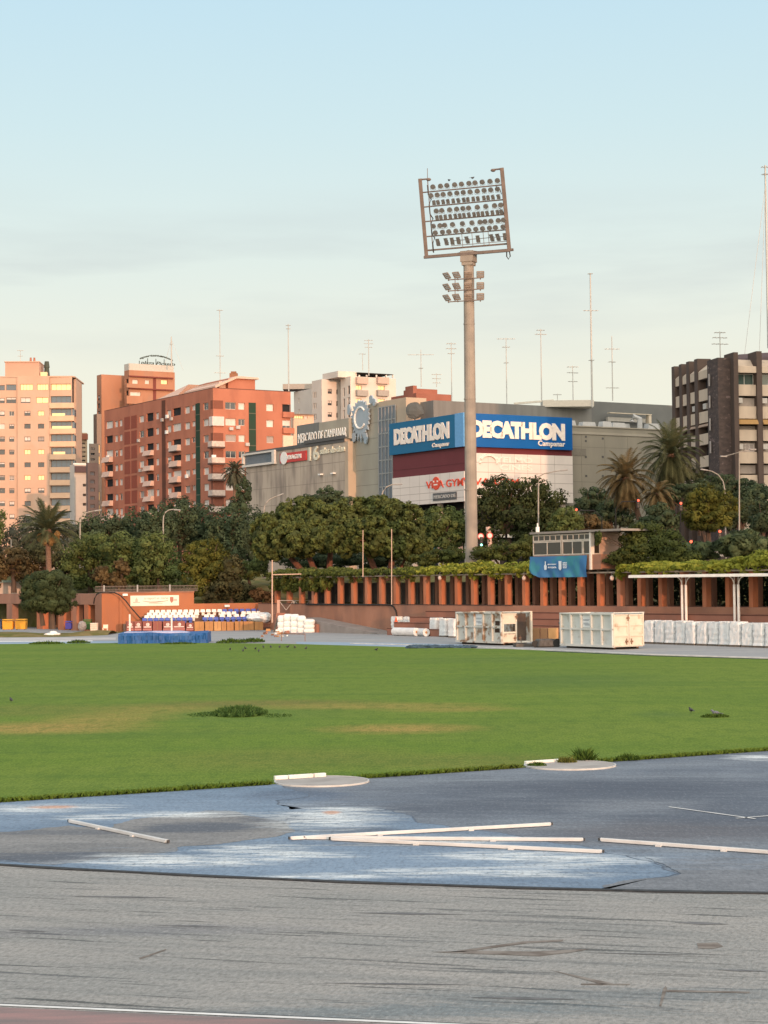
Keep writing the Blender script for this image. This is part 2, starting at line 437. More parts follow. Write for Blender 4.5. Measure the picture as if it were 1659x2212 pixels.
def apron_material(name, lo_, hi_):
    """one rubber, four base tones; the washes, damp streaks and grain over it are the same everywhere"""
    t = Nodes(name, 0.75, 0.3)
    fine = t.noise(1.6, (0.35, 1.6, 1), 0.1, 7, .68); gr = t.noise(13, (1.1, .45, 1), 0.05, det=4, rough=0.85); sm = t.noise(0.3, (0.5, 1.2, 1), 0, 5); wisp = t.noise(3.0, (.3, 1.5, 1), .05, 7, .75); st = t.noise(1.0, (.25, 4.0, 1), .12, 6, .65); md = t.noise(1.1, (.6, 1.3, 1), .1, 6, .7)
    dark = (.050, .064, .094); pale = (.66, .71, .72)
    c = t.mix(t.rng(sm, .38, .62), lo_, hi_); c = t.mix(t.rng(md, .48, .66, 0, .5), c, tuple(k*.68 for k in lo_)); c = t.mix(t.rng(md, .46, .32, 0, .4), c, tuple(min(1, k*1.3) for k in hi_))
    for a in ((1380, 1715, 330, 30), (1010, 1745, 260, 16), (1560, 1770, 260, 28), (1250, 1700, 330, 13)):
        c = t.mix(t.blob(*a, fine, amp=2.2, soft=.6, stren=.7), c, dark)
    c = t.mix(t.blob(1450, 1800, 300, 22, fine, amp=1.8, soft=.6, stren=.5), c, (.115, .10, .098))
    c = t.mix(t.blob(640, 1720, 110, 12, fine, amp=1.6, soft=.3, stren=.8), c, (.075, .11, .17))
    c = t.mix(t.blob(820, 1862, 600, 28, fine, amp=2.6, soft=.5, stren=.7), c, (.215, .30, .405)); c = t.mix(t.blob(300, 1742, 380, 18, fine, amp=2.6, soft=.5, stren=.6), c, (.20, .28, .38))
    for (u, v, a, b, s) in ((430, 1790, 130, 10, .85), (600, 1772, 100, 7, .7), (130, 1853, 190, 9, .85), (880, 1822, 130, 8, .7), (760, 1795, 120, 6, .6), (160, 1800, 160, 5, .5)):
        c = t.mix(t.blob(u, v, a, b, fine, amp=2.6, soft=.25, stren=s), c, (.072, .086, .112))
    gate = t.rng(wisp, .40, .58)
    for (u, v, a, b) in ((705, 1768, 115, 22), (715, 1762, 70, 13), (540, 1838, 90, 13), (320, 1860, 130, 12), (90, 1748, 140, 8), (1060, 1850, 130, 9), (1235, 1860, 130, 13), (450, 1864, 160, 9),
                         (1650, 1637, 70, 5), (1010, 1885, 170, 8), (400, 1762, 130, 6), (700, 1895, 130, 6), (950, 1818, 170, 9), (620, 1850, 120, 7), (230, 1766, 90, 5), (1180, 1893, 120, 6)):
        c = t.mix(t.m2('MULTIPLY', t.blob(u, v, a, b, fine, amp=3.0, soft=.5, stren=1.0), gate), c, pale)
    c = t.mix(t.blob(1375, 1742, 130, 12, wisp, amp=2.4, soft=.6, stren=.5), c, (.21, .235, .265))
    for (u, v, a, b) in ((716, 1757, 17, 4), (115, 1745, 48, 3)):
        c = t.mix(t.blob(u, v, a, b, wisp, amp=1.8, soft=.4, stren=.9), c, (.55, .32, .22))
    c = t.mix(t.rng(st, .56, .72, 0, .45), c, (.075, .09, .115)); c = t.mix(t.rng(st, .44, .28, 0, .3), c, (.25, .28, .32))
    c = t.mix(t.rng(gr, .48, .68, 0, .55), c, (.06, .072, .09)); c = t.mix(t.rng(gr, .46, .32, 0, .35), c, (.30, .33, .37))
    t.bump(gr, .6, .015)
    return t.done(c)

def grass_material():
    t = Nodes("mown_grass", 0.9, 0.1)
    band = t.noise(1.0, (0.035, 0.16, 1), 0.05, 5); sm = t.noise(0.16, (0.5, 1, 1), det=5); gr = t.noise(4.0, (0.6, 2.2, 1), det=6, rough=.7); fi = t.noise(1.0, (17, 3.6, 1), det=5, rough=.8); cl = t.noise(1.0, (3.2, 1.1, 1), det=5, rough=.75)
    c = t.mix(t.rng(band, .36, .66), (.128, .202, .023), (.160, .220, .032))
    c = t.mix(t.rng(sm, .45, .75, 0, .55), c, (.082, .148, .020))
    tan_ = (.37, .25, .075); olive = (.19, .165, .045)
    for (u, v, a, b, k, s) in ((90, 1574, 190, 12, tan_, 1.0), (240, 1552, 120, 11, tan_, .75), (350, 1533, 130, 9, tan_, .6), (560, 1521, 230, 7, olive, 1.0), (800, 1527, 220, 6, tan_, .7), (970, 1534, 120, 5, tan_, .6),
                              (865, 1576, 140, 9, tan_, 1.0), (90, 1535, 200, 12, olive, .5), (620, 1640, 250, 22, olive, .4), (1060, 1650, 200, 18, olive, .5)):
        c = t.mix(t.blob(u, v, a, b, gr, amp=1.1, soft=.5, stren=s), c, k)
    for (u, v, a, b, s) in ((1210, 1470, 190, 14, .6), (430, 1440, 260, 7, .5), (1100, 1425, 200, 6, .4), (1430, 1545, 50, 6, .6), (520, 1545, 160, 12, .4)):
        c = t.mix(t.blob(u, v, a, b, gr, amp=1.8, soft=.7, stren=s), c, (.075, .135, .035))
    c = t.mix(t.rng(gr, .45, .7, 0, .32), c, (.070, .130, .017)); st_ = t.noise(1.0, (.05, .55, 1), .03, 6, .6); c = t.mix(t.rng(st_, .52, .68, 0, .55), c, (.078, .150, .022)); c = t.mix(t.rng(st_, .47, .32, 0, .5), c, (.150, .215, .036))
    c = t.mix(t.rng(cl, .50, .68, 0, .55), c, (.070, .130, .018)); c = t.mix(t.rng(cl, .46, .30, 0, .4), c, (.155, .215, .04)); cm = t.noise(1.0, (1.3, .45, 1), det=5, rough=.7); c = t.mix(t.rng(cm, .50, .66, 0, .5), c, (.068, .128, .018)); c = t.mix(t.rng(cm, .46, .32, 0, .4), c, (.150, .205, .036)); c = t.mix(t.rng(fi, .47, .66, 0, .75), c, (.050, .098, .013))
    c = t.mix(t.rng(fi, .46, .3, 0, .65), c, (.19, .26, .055))
    up = t.vm('NORMALIZE', t.vm('ADD', t.vm('MULTIPLY', t.N['Geometry'].outputs['Normal'], (.45, .45, .45)), (0, 0, 1))); t.L.new(up, t.b.inputs['Normal'])
    return t.done(c)

TRACK_M, GRASS_M = track_material(), grass_material()
APRON_M = apron_material("slate_rubber_apron", (.118, .145, .186), (.175, .205, .240)); APRON_B = apron_material("blue_faded_rubber", (.125, .190, .275), (.175, .250, .345)); APRON_G = apron_material("dry_grey_rubber", (.175, .178, .180), (.225, .225, .222)); APRON_L = apron_material("pale_slate_rubber", (.150, .166, .188), (.185, .20, .222))
WHITE_PAINT = mat("white_line_paint", (.72, .73, .72), .7, (.55, .56, .55), 3.0)
DARK_RUBBER = mat("black_rubber_edge", (.012, .012, .013), .6, (.03, .03, .03), 6)
EARTH = mat("dry_earth", (.16, .13, .09), .95, (.10, .095, .06), .3, bump=.3)
ASPHALT = mat("street_asphalt", (.06, .06, .062), .9, (.045, .045, .047), .5)

def fit(px, deg=2):
    pts = [G(*p) for p in px]; return np.polyfit([p.x for p in pts], [p.y for p in pts], deg)
GUT = fit([(0, 1870), (390, 1889), (830, 1910), (1250, 1924), (1659, 1930)])
GED = fit([(0, 1735), (594, 1694), (796, 1682), (1135, 1659), (1327, 1647), (1659, 1622)])
LIN = fit([(0, 2172), (500, 2193), (850, 2209)], 1)
def cv(c, x, off=0.0):
    q = max(-15.0, min(15.0, x)); return float(np.polyval(c, q) + np.polyval(np.polyder(c), q)*(x-q)) + off
XS = [(-48 + 96*i/144) for i in range(145)]
far_px = [(0, 1392), (350, 1389), (600, 1391), (860, 1398), (1100, 1403), (1400, 1416), (1659, 1424)]
FAR = [G(*p) for p in far_px]
FARP = [Vector((-45, 156, 0)), *FAR, Vector((30, 98, 0)), Vector((48, 82, 0))]

sheet("ground", [(-2500, -300), (2500, -300), (2500, 3500), (-2500, 3500)], -0.06, EARTH)
# near running track with its lane line and the reddish outer lane
sheet("running_track", [(-48, 2), (48, 2)] + [(x, cv(GUT, x)) for x in XS[::-1] if cv(GUT, x) > 3], 0.0, TRACK_M)
RED = mat("faded_red_track", (.30, .19, .185), .9, (.17, .15, .15), 1.2, stretch=(.5, 3, 1), bump=.3, bscale=30)
sheet("outer_track_lane", [(-12, 10), (6.0, 10), (6.0, cv(LIN, 6.0, -.1)), (-12, cv(LIN, -12, -.1))], 0.004, RED)
def strip(name, f, x0, x1, w, z, m, n=24):
    xs = [x0 + (x1-x0)*i/n for i in range(n+1)]
    return sheet(name, [(x, f(x) - w/2) for x in xs] + [(x, f(x) + w/2) for x in xs[::-1]], z, m)
strip("lane_line", lambda x: cv(LIN, x), -9, 8, .085, 0.008, WHITE_PAINT)
strip("lane_line", lambda x: cv(LIN, x, -1.13), -9, 8, .07, 0.008, WHITE_PAINT)
strip("lane_edge_strip", lambda x: cv(LIN, x, .07), -9, 8, .05, 0.004, mat("worn_dark_joint", (.07, .075, .08), .9))  # narrow dark strip just beyond the lane line
# blue apron of the throwing area, from the rubber edge to the grass
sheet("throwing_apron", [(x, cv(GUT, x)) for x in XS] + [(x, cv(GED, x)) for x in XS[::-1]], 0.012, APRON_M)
def jagged(px, rough=.16, depth=5):
    p = [G(*q) for q in px]; rd = random.Random(len(px))
    for k in range(depth):
        q = []
        for a, b in zip(p, p[1:] + p[:1]):
            m_ = (a+b)/2; d = b-a; L_ = d.length; n = Vector((-d.y, d.x, 0)); q += [a, m_ + n*rd.uniform(-rough, rough) if L_ > .05 else m_]
        p = q; rough *= .95
    return p
def clip_apron(p): return [Vector((q.x, max(q.y, cv(GUT, q.x) + .07), 0)) for q in p]
def stain(px, z, m, rim=None, rough=.12):
    p = clip_apron(jagged(px, rough))
    if rim:
        q = []
        for i, a in enumerate(p):
            d = p[(i+1) % len(p)] - p[i-1]; n = Vector((d.y, -d.x, 0)); n = n.normalized() if n.length > 1e-6 else n; w = .045; q.append(a - n*w*RIMS)
        sheet("damp_edge", clip_apron(q), z-.002, rim)
    return sheet("rubber_stain", p, z, m)
Z3 = lambda *l: [(.496*x, 1591 + .496*y) for x, y in l]
Z4 = lambda *l: [(822.9 + .504*x, 1591 + .504*y) for x, y in l]
RIMS = 1.0
DAMP = mat("damp_rubber_edge", (.055, .078, .115), .6, (.075, .10, .14), 3)
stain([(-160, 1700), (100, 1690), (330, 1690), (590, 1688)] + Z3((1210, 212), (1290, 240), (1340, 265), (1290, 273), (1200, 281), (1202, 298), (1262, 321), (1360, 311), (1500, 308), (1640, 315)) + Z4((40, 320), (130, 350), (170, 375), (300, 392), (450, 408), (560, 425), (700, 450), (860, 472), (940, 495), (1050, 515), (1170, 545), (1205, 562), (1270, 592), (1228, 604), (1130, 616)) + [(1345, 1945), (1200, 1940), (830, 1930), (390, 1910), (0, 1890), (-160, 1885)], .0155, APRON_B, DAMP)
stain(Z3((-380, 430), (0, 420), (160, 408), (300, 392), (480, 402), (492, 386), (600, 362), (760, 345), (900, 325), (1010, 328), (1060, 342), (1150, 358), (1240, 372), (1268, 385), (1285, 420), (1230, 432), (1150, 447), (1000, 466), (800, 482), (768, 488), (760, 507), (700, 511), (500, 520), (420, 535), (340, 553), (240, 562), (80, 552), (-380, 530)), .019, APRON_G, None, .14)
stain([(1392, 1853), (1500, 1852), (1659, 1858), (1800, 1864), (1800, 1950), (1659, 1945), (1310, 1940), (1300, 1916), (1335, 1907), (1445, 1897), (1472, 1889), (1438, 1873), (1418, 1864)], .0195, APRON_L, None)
mb = MB()
for i in range(144):
    a, b = XS[i], XS[i+1]; ya, yb = cv(GUT, a), cv(GUT, b); w0 = .08 + .03*sin(i*1.7); w1 = .08 + .03*sin((i+1)*1.7)
    mb.hexa([(a, ya-w0, .001), (b, yb-w1, .001), (b, yb+.06, .001), (a, ya+.06, .001), (a, ya-w0+.02, .02), (b, yb-w1+.02, .02), (b, yb+.05, .025), (a, ya+.05, .025)])
tag(mb.build("track_edge_strip", DARK_RUBBER), "long black rubber edge strip between the grey track and blue apron", "track edging")
for (p, q, w) in (((1445, 1745), (1632, 1771), .03), ((1590, 1770), (1690, 1762), .03)):
    a, b = G(*p), G(*q); n = Vector((-(b-a).y, (b-a).x, 0)).normalized()*w
    sheet("painted_line", [a-n, b-n, b+n, a+n], 0.024, WHITE_PAINT)
# the lawn
sheet("grass_field", [(x, cv(GED, x)) for x in XS] + [tuple(p)[:2] for p in FARP[::-1]], 0.03, GRASS_M)
mb = MB()
for i in range(144):
    a, b = XS[i], XS[i+1]
    mb.poly([(a, cv(GED, a), .0), (b, cv(GED, b), .0), (b, cv(GED, b), .03), (a, cv(GED, a), .03)])
tag(mb.build("lawn_edge", mat("lawn_edge_soil", (.05, .07, .02), .95)), kind="structure")
CC = (G(695, 1690.5), G(1231, 1655.5))
def blades(n, ymin, ymax, hgt, wid, pw=1.0):
    y = ymin + (ymax-ymin)*RNG.uniform(0, 1, n)**pw
    x = RNG.uniform(-.225, .225, n)*y
    ok = (y < np.interp(x, [p.x for p in FARP], [p.y for p in FARP])) & (y > np.polyval(GED, x) + RNG.uniform(-.10, .02, n)) & (np.hypot(x-CC[0].x, y-CC[0].y) > 1.24) & (np.hypot(x-CC[1].x, y-CC[1].y) > 1.27); x, y = x[ok], y[ok]; k = len(x)
    h = hgt*RNG.uniform(.5, 1.4, k); a = RNG.uniform(0, 2*pi, k); w = wid*RNG.uniform(.6, 1.4, k)
    z0 = np.full(k, .025); lean = RNG.normal(size=(k, 2))*h[:, None]*1.1
    e = np.stack([np.cos(a)*w/2, np.sin(a)*w/2, np.zeros(k)], 1)
    b = np.stack([x, y, z0], 1); t = b + np.stack([lean[:, 0], lean[:, 1], h], 1); mid = (b+t)/2 + np.stack([0*h, 0*h, h*.1], 1)
    return np.stack([b-e*.6, mid-e, t, mid+e], 1)
def edge_blades(n):
    x = RNG.uniform(-12, 14, n); y = np.polyval(GED, x) + np.abs(RNG.normal(size=n))*.22 - .10
    ok = (np.hypot(x-CC[0].x, y-CC[0].y) > 1.24) & (np.hypot(x-CC[1].x, y-CC[1].y) > 1.27); x, y = x[ok], y[ok]; n = len(x)
    h = .075*RNG.uniform(.4, 1.5, n); a = RNG.uniform(0, 2*pi, n); w = .03*RNG.uniform(.5, 1.4, n)
    e = np.stack([np.cos(a)*w/2, np.sin(a)*w/2, np.zeros(n)], 1); b = np.stack([x, y, np.full(n, .01)], 1)
    t = b + np.stack([RNG.normal(size=n)*h*.5, RNG.normal(size=n)*h*.5, h], 1); m_ = (b+t)/2
    return np.stack([b-e*.6, m_-e, t, m_+e], 1)
EQ = edge_blades(26000)
tag(quads_object("edge_grass", EQ, np.zeros(len(EQ)), GRASS_M), kind="stuff")

# far side of the oval: grey track, pale strip, blue strip, kerb lines
FT = Nodes("far_track_rubber", .85, .2)
n1 = FT.noise(1.0, (.12, .9, 1), -.1, 5); n2 = FT.noise(2.2, det=4)
c = FT.mix(FT.rng(n1, .35, .65), (.25, .26, .27), (.34, .345, .345)); c = FT.mix(FT.rng(n2, .5, .8, 0, .5), c, (.18, .19, .20))
FAR_M = FT.done(c)
sheet("far_running_track", [tuple(p)[:2] for p in FARP] + [(70, 96), (62, 140), (40, 180), (0, 215), (-60, 225), (-80, 190)], -0.004, FAR_M)
PALE = mat("pale_kerb_concrete", (.55, .56, .55), .8, (.42, .43, .43), 1.5); BLUE_STRIP = mat("faded_blue_rubber", (.22, .31, .40), .85, (.27, .34, .42), .8)
def ribbon(name, top, bot, z, m): return sheet(name, [G(*p) for p in top] + [G(*p) for p in bot[::-1]], z, m)
ribbon("pale_track_lane", [(-60, 1378), (250, 1377)], [(-60, 1384), (250, 1382)], .004, mat("pale_lane", (.48, .46, .45), .9, (.38, .37, .37), 1))
ribbon("white_track_line", [(-60, 1384.5), (200, 1383.6)], [(-60, 1387), (200, 1385.4)], .008, WHITE_PAINT)
ribbon("blue_runup", [(-60, 1388), (255, 1384.5), (255, 1392), (-60, 1394)][:2], [(-60, 1394), (255, 1391)], .004, BLUE_STRIP)
ribbon("blue_runup", [(640, 1386.5), (850, 1388.6), (1000, 1392)], [(640, 1391), (850, 1398), (1000, 1401)], .004, BLUE_STRIP)
mb = MB()
kp = [G(760, 1390.5), G(860, 1393), G(1000, 1397.2), G(1200, 1405.5), G(1404, 1415), G(1659, 1422.3), Vector((33, 95, 0))]
for i in range(len(kp)-1):
    mb.bar(kp[i] + Vector((0, 0, .03)), kp[i+1] + Vector((0, 0, .03)), .35, .07)
tag(mb.build("white_track_kerb", PALE), "long low white kerb curving along the far edge of the grass", "kerb")
mb = MB()
kq = [G(1180, 1408), G(1404, 1418), G(1659, 1425.6), Vector((33, 92.5, 0))]
for i in range(len(kq)-1): mb.bar(kq[i] + Vector((0, 0, .04)), kq[i+1] + Vector((0, 0, .04)), .18, .05)
tag(mb.build("drain_hose", mat("dark_green_hose", (.04, .06, .06), .6)), "thin dark pipe lying beside the far white kerb", "pipe")
# rising ground and the street level behind
VERGE = Nodes("dry_verge_grass", .95, .1)
v1 = VERGE.noise(.8, det=5); c = VERGE.mix(VERGE.rng(v1, .35, .65), (.10, .105, .03), (.19, .15, .07)); VERGE.bump(VERGE.noise(6), .5, .05)
VERGE_M = VERGE.done(c)
INNER = [(-90, 262, 2.6), (-62, 238, 2.6), (-48, 221, 2.8), (-33, 203, 3.0), (-24, 200, 3.0), (-8.5, 201, 3.0), (-4.2, 181.8, 2.5), (6, 167.8, 2.5), (17.4, 152, 2.5), (29.1, 136, 2.5), (43, 117, 2.5), (70, 80, 2.5)]
OUTER = [(-96, 275, 6.0), (-66, 252, 6.0), (-46, 236, 6.0), (-30, 222, 6.0), (-18, 216, 6.0), (-2, 212, 6.0), (4, 194, 6.0), (14, 180, 6.0), (26, 163, 6.0), (38, 146, 6.0), (52, 127, 6.0), (80, 88, 6.0)]
FARR = [(-1500, 1500, 6.5), (-1000, 1800, 6.5), (-700, 2200, 6.5), (-400, 2400, 6.5), (-200, 2500, 6.5), (0, 2600, 6.5), (200, 2600, 6.5), (400, 2500, 6.5), (700, 2300, 6.5), (1100, 1900, 6.5), (1500, 1500, 6.5), (2000, 300, 6.5)]
mb = MB()
for i in range(len(INNER)-1): mb.poly([INNER[i], INNER[i+1], OUTER[i+1], OUTER[i]])
for i in range(len(INNER)-1): mb.poly([(*INNER[i][:2], -.05), (*INNER[i+1][:2], -.05), INNER[i+1], INNER[i]])
tag(mb.build("embankment", VERGE_M), kind="structure")
mb = MB()
for i in range(len(OUTER)-1): mb.poly([OUTER[i], OUTER[i+1], FARR[i+1], FARR[i]])
tag(mb.build("street_level", ASPHALT), kind="structure")
mb = MB(); n = 40
vp = [G(-60, 1377), G(60, 1376.5), G(140, 1375.5), G(232, 1372)]
for i in range(n):
    def row(t):
        k = t*3; j = min(2, int(k)); a = vp[j].lerp(vp[j+1], k-j)
        return [(a.x, a.y + d*9, .002 + .45*sin(pi*min(1, d*1.4))**1.0*(.7 + .3*sin(t*9)) if 0 < d else -.02) for d in (0, .12, .3, .5, .7, 1.0, 1.6)]
    A, B_ = row(i/n), row((i+1)/n)
    for j in range(6): mb.poly([A[j], B_[j], B_[j+1], A[j+1]])
tag(mb.build("grass_mound", VERGE_M, smooth=True), kind="structure")

# ------------------------------------------------------------------ near ground: marks, rails, throwing circles
STAIN = mat("brown_scuff", (.13, .11, .095), .9, (.22, .20, .18), 3, 6, .40, .60)
for px in ([(932, 2057), (1030, 2054), (1150, 2056), (1275, 2050), (1240, 2057), (1165, 2066), (1030, 2061)], [(970, 2057), (1130, 2034), (1217, 2030), (1215, 2034), (1140, 2038), (1000, 2057)],
           [(1185, 2095), (1310, 2122), (1325, 2125), (1300, 2127)], [(1255, 2125), (1362, 2126), (1360, 2128), (1255, 2128)], [(1424, 2174), (1432, 2137), (1438, 2130), (1441, 2136), (1428, 2174)],
           [(1440, 2139), (1620, 2143), (1618, 2146), (1440, 2143)], [(300, 2070), (360, 2050), (358, 2053), (303, 2073)], [(1505, 2038), (1550, 2036.5), (1562, 2045), (1540, 2050), (1508, 2049)]):
    sheet("track_scuff", [G(*p) for p in px], .005, STAIN)
DSC = mat("dark_scuff", (.10, .105, .11), .9, (.16, .165, .17), 5)
for (u, v, l, w) in ((885, 1973, 250, 5), (1515, 1994, 125, 6), (270, 1937, 260, 3), (860, 2125, 330, 4), (1130, 2156, 240, 6), (60, 2010, 90, 5), (420, 2000, 170, 4), (1390, 2060, 250, 2), (1600, 2096, 120, 4)):
    sheet("track_scuff", [G(u-l/2, v-1), G(u, v-w/2+1), G(u+l/2, v+3), G(u, v+w/2+1)], .004, DSC)

ALU = mat("white_aluminium", (.56, .58, .585), .45, (.46, .475, .48), 2.0)
def rail(p, q, label):
    a, b = G(*p), G(*q); d = (b-a).normalized(); L_ = (b-a).length
    a.z = b.z = .012; r = empty("kerb_rail", (a.x, a.y, .012), label, "kerb rail", "loose white kerb rails")
    n = Vector((-d.y, d.x, 0)); A = a + Vector((0, 0, .014)); B = b + Vector((0, 0, .014))
    mb = MB(); mb.bar(A + Vector((0, 0, .030)), B + Vector((0, 0, .030)), .062, .058)
    mb.build("rail_profile", ALU, r, bevel=.012)
    mb = MB()
    for s in (1, -1): mb.bar(A + n*.032*s + Vector((0, 0, .012)) + d*.03, B + n*.032*s + Vector((0, 0, .012)) - d*.03, .012, .02)
    mb.build("bottom_lip", ALU, r)
    for t in (.33, .68):
        c = a + d*L_*t; mb = MB(); mb.box((c.x - n.x*.05*(1 if n.y > 0 else -1), c.y - n.y*.05*(1 if n.y > 0 else -1), .03), (.10, .05, .035), math.atan2(d.y, d.x)); mb.build("foot", mat("grey_plastic", (.55, .56, .56), .5), r)
    for e_ in (A, B):
        mb = MB(); e2 = e_ + d*(.012 if e_ is B else -.012)*1.0
        mb.bar(e2 + Vector((0, 0, .030)), e2 + d*(.02 if e_ is B else -.02) + Vector((0, 0, .030)), .055, .05); mb.build("end_cap", mat("dark_cap", (.05, .05, .05), .6), r)
rail((150, 1779), (362, 1824), "short white kerb rail lying alone on the left of the apron")
rail((627, 1817), (1190, 1786), "white kerb rail rising to the right, topmost of the fanned group")
rail((660, 1815.5), (1260, 1820), "level white kerb rail in the middle of the fanned group")
rail((715, 1818), (1301, 1846), "white kerb rail sloping down, lowest of the fanned group")
rail((1297, 1820), (1700, 1850), "white kerb rail running out past the right edge of the photo")

CONC = mat("pale_circle_concrete", (.36, .345, .33), .85, (.28, .265, .25), 1.5, bump=.15, bscale=30)
BOARD = mat("white_board_paint", (.78, .77, .72), .6, (.62, .60, .55), 3)
def throwing_circle(u, v, r, label):
    c = G(u, v); o = empty("throwing_circle", (c.x, c.y, .012), label, "throwing circle", "shot put circles at the lawn edge")
    MB().disc((c.x, c.y, .046), r - .02, 48).build("concrete_disc", CONC, o)
    mb = MB(); n = 48
    for i in range(n):
        a, b = 2*pi*i/n, 2*pi*(i+1)/n; P8 = []
        for z in (.0125, .052):
            P8 += [(c.x+(r-.015)*cos(a), c.y+(r-.015)*sin(a), z), (c.x+(r-.015)*cos(b), c.y+(r-.015)*sin(b), z), (c.x+(r+.025)*cos(b), c.y+(r+.025)*sin(b), z), (c.x+(r+.025)*cos(a), c.y+(r+.025)*sin(a), z)]
        mb.hexa(P8)
    mb.build("rim", mat("white_rim", (.50, .51, .50), .6, (.40, .40, .39), 4), o)
    return c
def stop_board(p, q, gaps, label, hgt=.11):
    a, b = G(*p), G(*q); d = (b-a).normalized(); n = Vector((-d.y, d.x, 0)); L_ = (b-a).length
    o = empty("stop_board", ((a+b)/2).xy.to_3d() + Vector((0, 0, .012)), label, "stop board"); cuts = [0] + gaps + [1]
    for i in range(len(cuts)-1):
        q0, q1 = L_*cuts[i] + (.012 if i else 0), L_*cuts[i+1] - (.012 if i < len(cuts)-2 else 0); mb = MB()
        mb.hexa([a + d*x + n*y + Vector((0, 0, z)) for z in (.014, hgt) for x, y in ((q0, 0), (q1, 0), (q1, .11), (q0, .11))]); mb.build("board_section", BOARD, o, bevel=.012)
c1 = throwing_circle(695, 1690.5, 1.09, "round pale concrete throwing circle by the three piece white board")
stop_board((595, 1688.5), (705, 1681.5), [.26, .76], "low white stop board in three pieces at the left throwing circle", .13)
c2 = throwing_circle(1231, 1655.5, 1.13, "round pale concrete throwing circle beside weeds, further right")
stop_board((1137, 1654), (1226, 1648), [.7], "worn white stop board with weeds growing over its end", .11)

WEED = leaf_mat("weed_leaves", (.03, .06, .012), (.10, .17, .03))
def tuft(u, v, ru, hgt, n, label, m=WEED, rv=None, blade=.05):
    c = G(u, v, .03); rx = ru*c.y/F; k = n
    a = RNG.uniform(0, 2*pi, k); q = np.sqrt(RNG.uniform(0, 1, k)); x = c.x + np.cos(a)*q*rx; y = c.y + np.sin(a)*q*(rv or rx*.6)
    h = hgt*RNG.uniform(.4, 1.1, k)*(1 - .65*q**2); w = blade*RNG.uniform(.6, 1.3, k); e_ = np.stack([np.cos(a*7)*w/2, np.sin(a*7)*w/2, 0*w], 1)
    b = np.stack([x, y, np.full(k, .02)], 1); t = b + np.stack([RNG.normal(size=k)*h*.5, RNG.normal(size=k)*h*.5, h], 1); md = b*.45 + t*.55
    o = quads_object("grass_tuft", np.stack([b-e_*.5, md-e_, t, md+e_], 1), RNG.uniform(0, 1, k), m, base=(c.x, c.y, .03)); return tag(o, label, "weeds")
tuft(518, 1543, 58, .36, 2800, "big dark green tuft of long grass standing in the lawn", leaf_mat("long_grass", (.035, .075, .018), (.095, .175, .045)), 1.6, .06)
tuft(446, 1544, 40, .10, 420, "low fringe of longer grass left of the big tuft", leaf_mat("long_grass", (0, 0, 0), (0, 0, 0)), 1.2, .05)
tuft(598, 1546, 36, .09, 260, "sparse longer grass right of the big tuft", leaf_mat("long_grass", (0, 0, 0), (0, 0, 0)), 1.0, .05)
tuft(1262, 1643, 20, .36, 520, "leafy green weed beside the worn white stop board", blade=.05)
tuft(1225, 1648, 20, .22, 260, "yellowish weed growing over the worn stop board", leaf_mat("dry_weed", (.08, .09, .02), (.2, .2, .05)), blade=.04)
tuft(1355, 1641, 26, .2, 320, "small weed clump at the lawn edge right of the circles", blade=.05)
tuft(1160, 1655, 22, .14, 240, "short weeds left of the worn stop board", blade=.05)
tuft(1545, 1549, 30, .16, 400, "small dark grass clump under the grey bird on the lawn", blade=.06)
for (u, v, r_, h_, lab) in ((100, 1391, 40, .30, "low weeds on the far lawn edge below the palm"), (170, 1389, 25, .32, "weed clump on the far lawn edge left of the blue mat"),
                           (500, 1389, 34, .45, "bushy weeds on the far lawn edge right of the blue mat"), (545, 1387, 28, .42, "weed clump on the far lawn edge below the cardboard boxes"),
                           (905, 1397, 18, .2, "tiny weeds by the far white kerb"), (385, 1391, 40, .2, "thin weeds along the foot of the blue mat")):
    tuft(u, v, r_, h_, 420, lab, blade=.1)

def bird(u, v, sz, rz, label, m, grp="birds feeding on the lawn", z=None, loc=None):
    c = loc or G(u, v, .05); mb = MB()
    mb.ell((0, 0, .12), (.15, .075, .075), 10, 6); mb.ell((.15, 0, .20), (.05, .042, .045), 8, 5)
    mb.prism([(-.12, -.03, .11), (-.30, -.045, .08), (-.30, .045, .08), (-.12, .03, .11)], (0, 0, .02))
    mb.prism([(.19, -.012, .20), (.19, .012, .20), (.235, 0, .19)], (0, 0, .012))
    for s in (-.03, .03): mb.tube([(0, s, 0), (.01, s, .08)], .008, 4)
    mb.tube([(.09, 0, .15), (.14, 0, .19)], [.05, .04], 8)
    o = mb.build("bird", m); o.location = c; o.rotation_euler = (0, 0, rz); o.scale = (sz, sz, sz)
    return tag(o, label, "bird", grp)
DB = mat("dark_feathers", (.03, .03, .033), .6, (.06, .06, .065), 20); GB = mat("grey_feathers", (.17, .19, .22), .6, (.10, .11, .13), 20)
lab = ["dark bird feeding apart on the left of the lawn", "dark bird at the left end of the small flock", "dark bird low in the flock, feeding near its left end", "dark bird with a neighbour close behind in the flock",
       "dark bird in the flock just right of its lowest pair", "dark bird in the flock standing in front of the others", "dark bird in the upper left of the flock", "dark bird in the middle of the flock's upper row",
       "dark bird right of the flock's middle", "dark bird pair's left one near the flock's right end", "dark bird near the flock's right end, facing left", "dark bird alone at the flock's right end",
       "dark bird alone on the lawn below the white pallets", "dark bird standing near the grey one on the right lawn"]
for i, (u, v) in enumerate(((24, 1516), (497, 1405), (525, 1408), (530, 1403), (552, 1404), (559, 1409), (569, 1400), (585, 1400), (604, 1400), (621, 1400), (637, 1401), (661, 1403), (813, 1406), (1493, 1539))):
    bird(u, v, (.75 if v > 1500 else .85), random.uniform(0, 6.28), lab[i], DB)
bird(1546, 1546, .85, 2.6, "plump grey bird on the dark clump at the right of the lawn", GB)

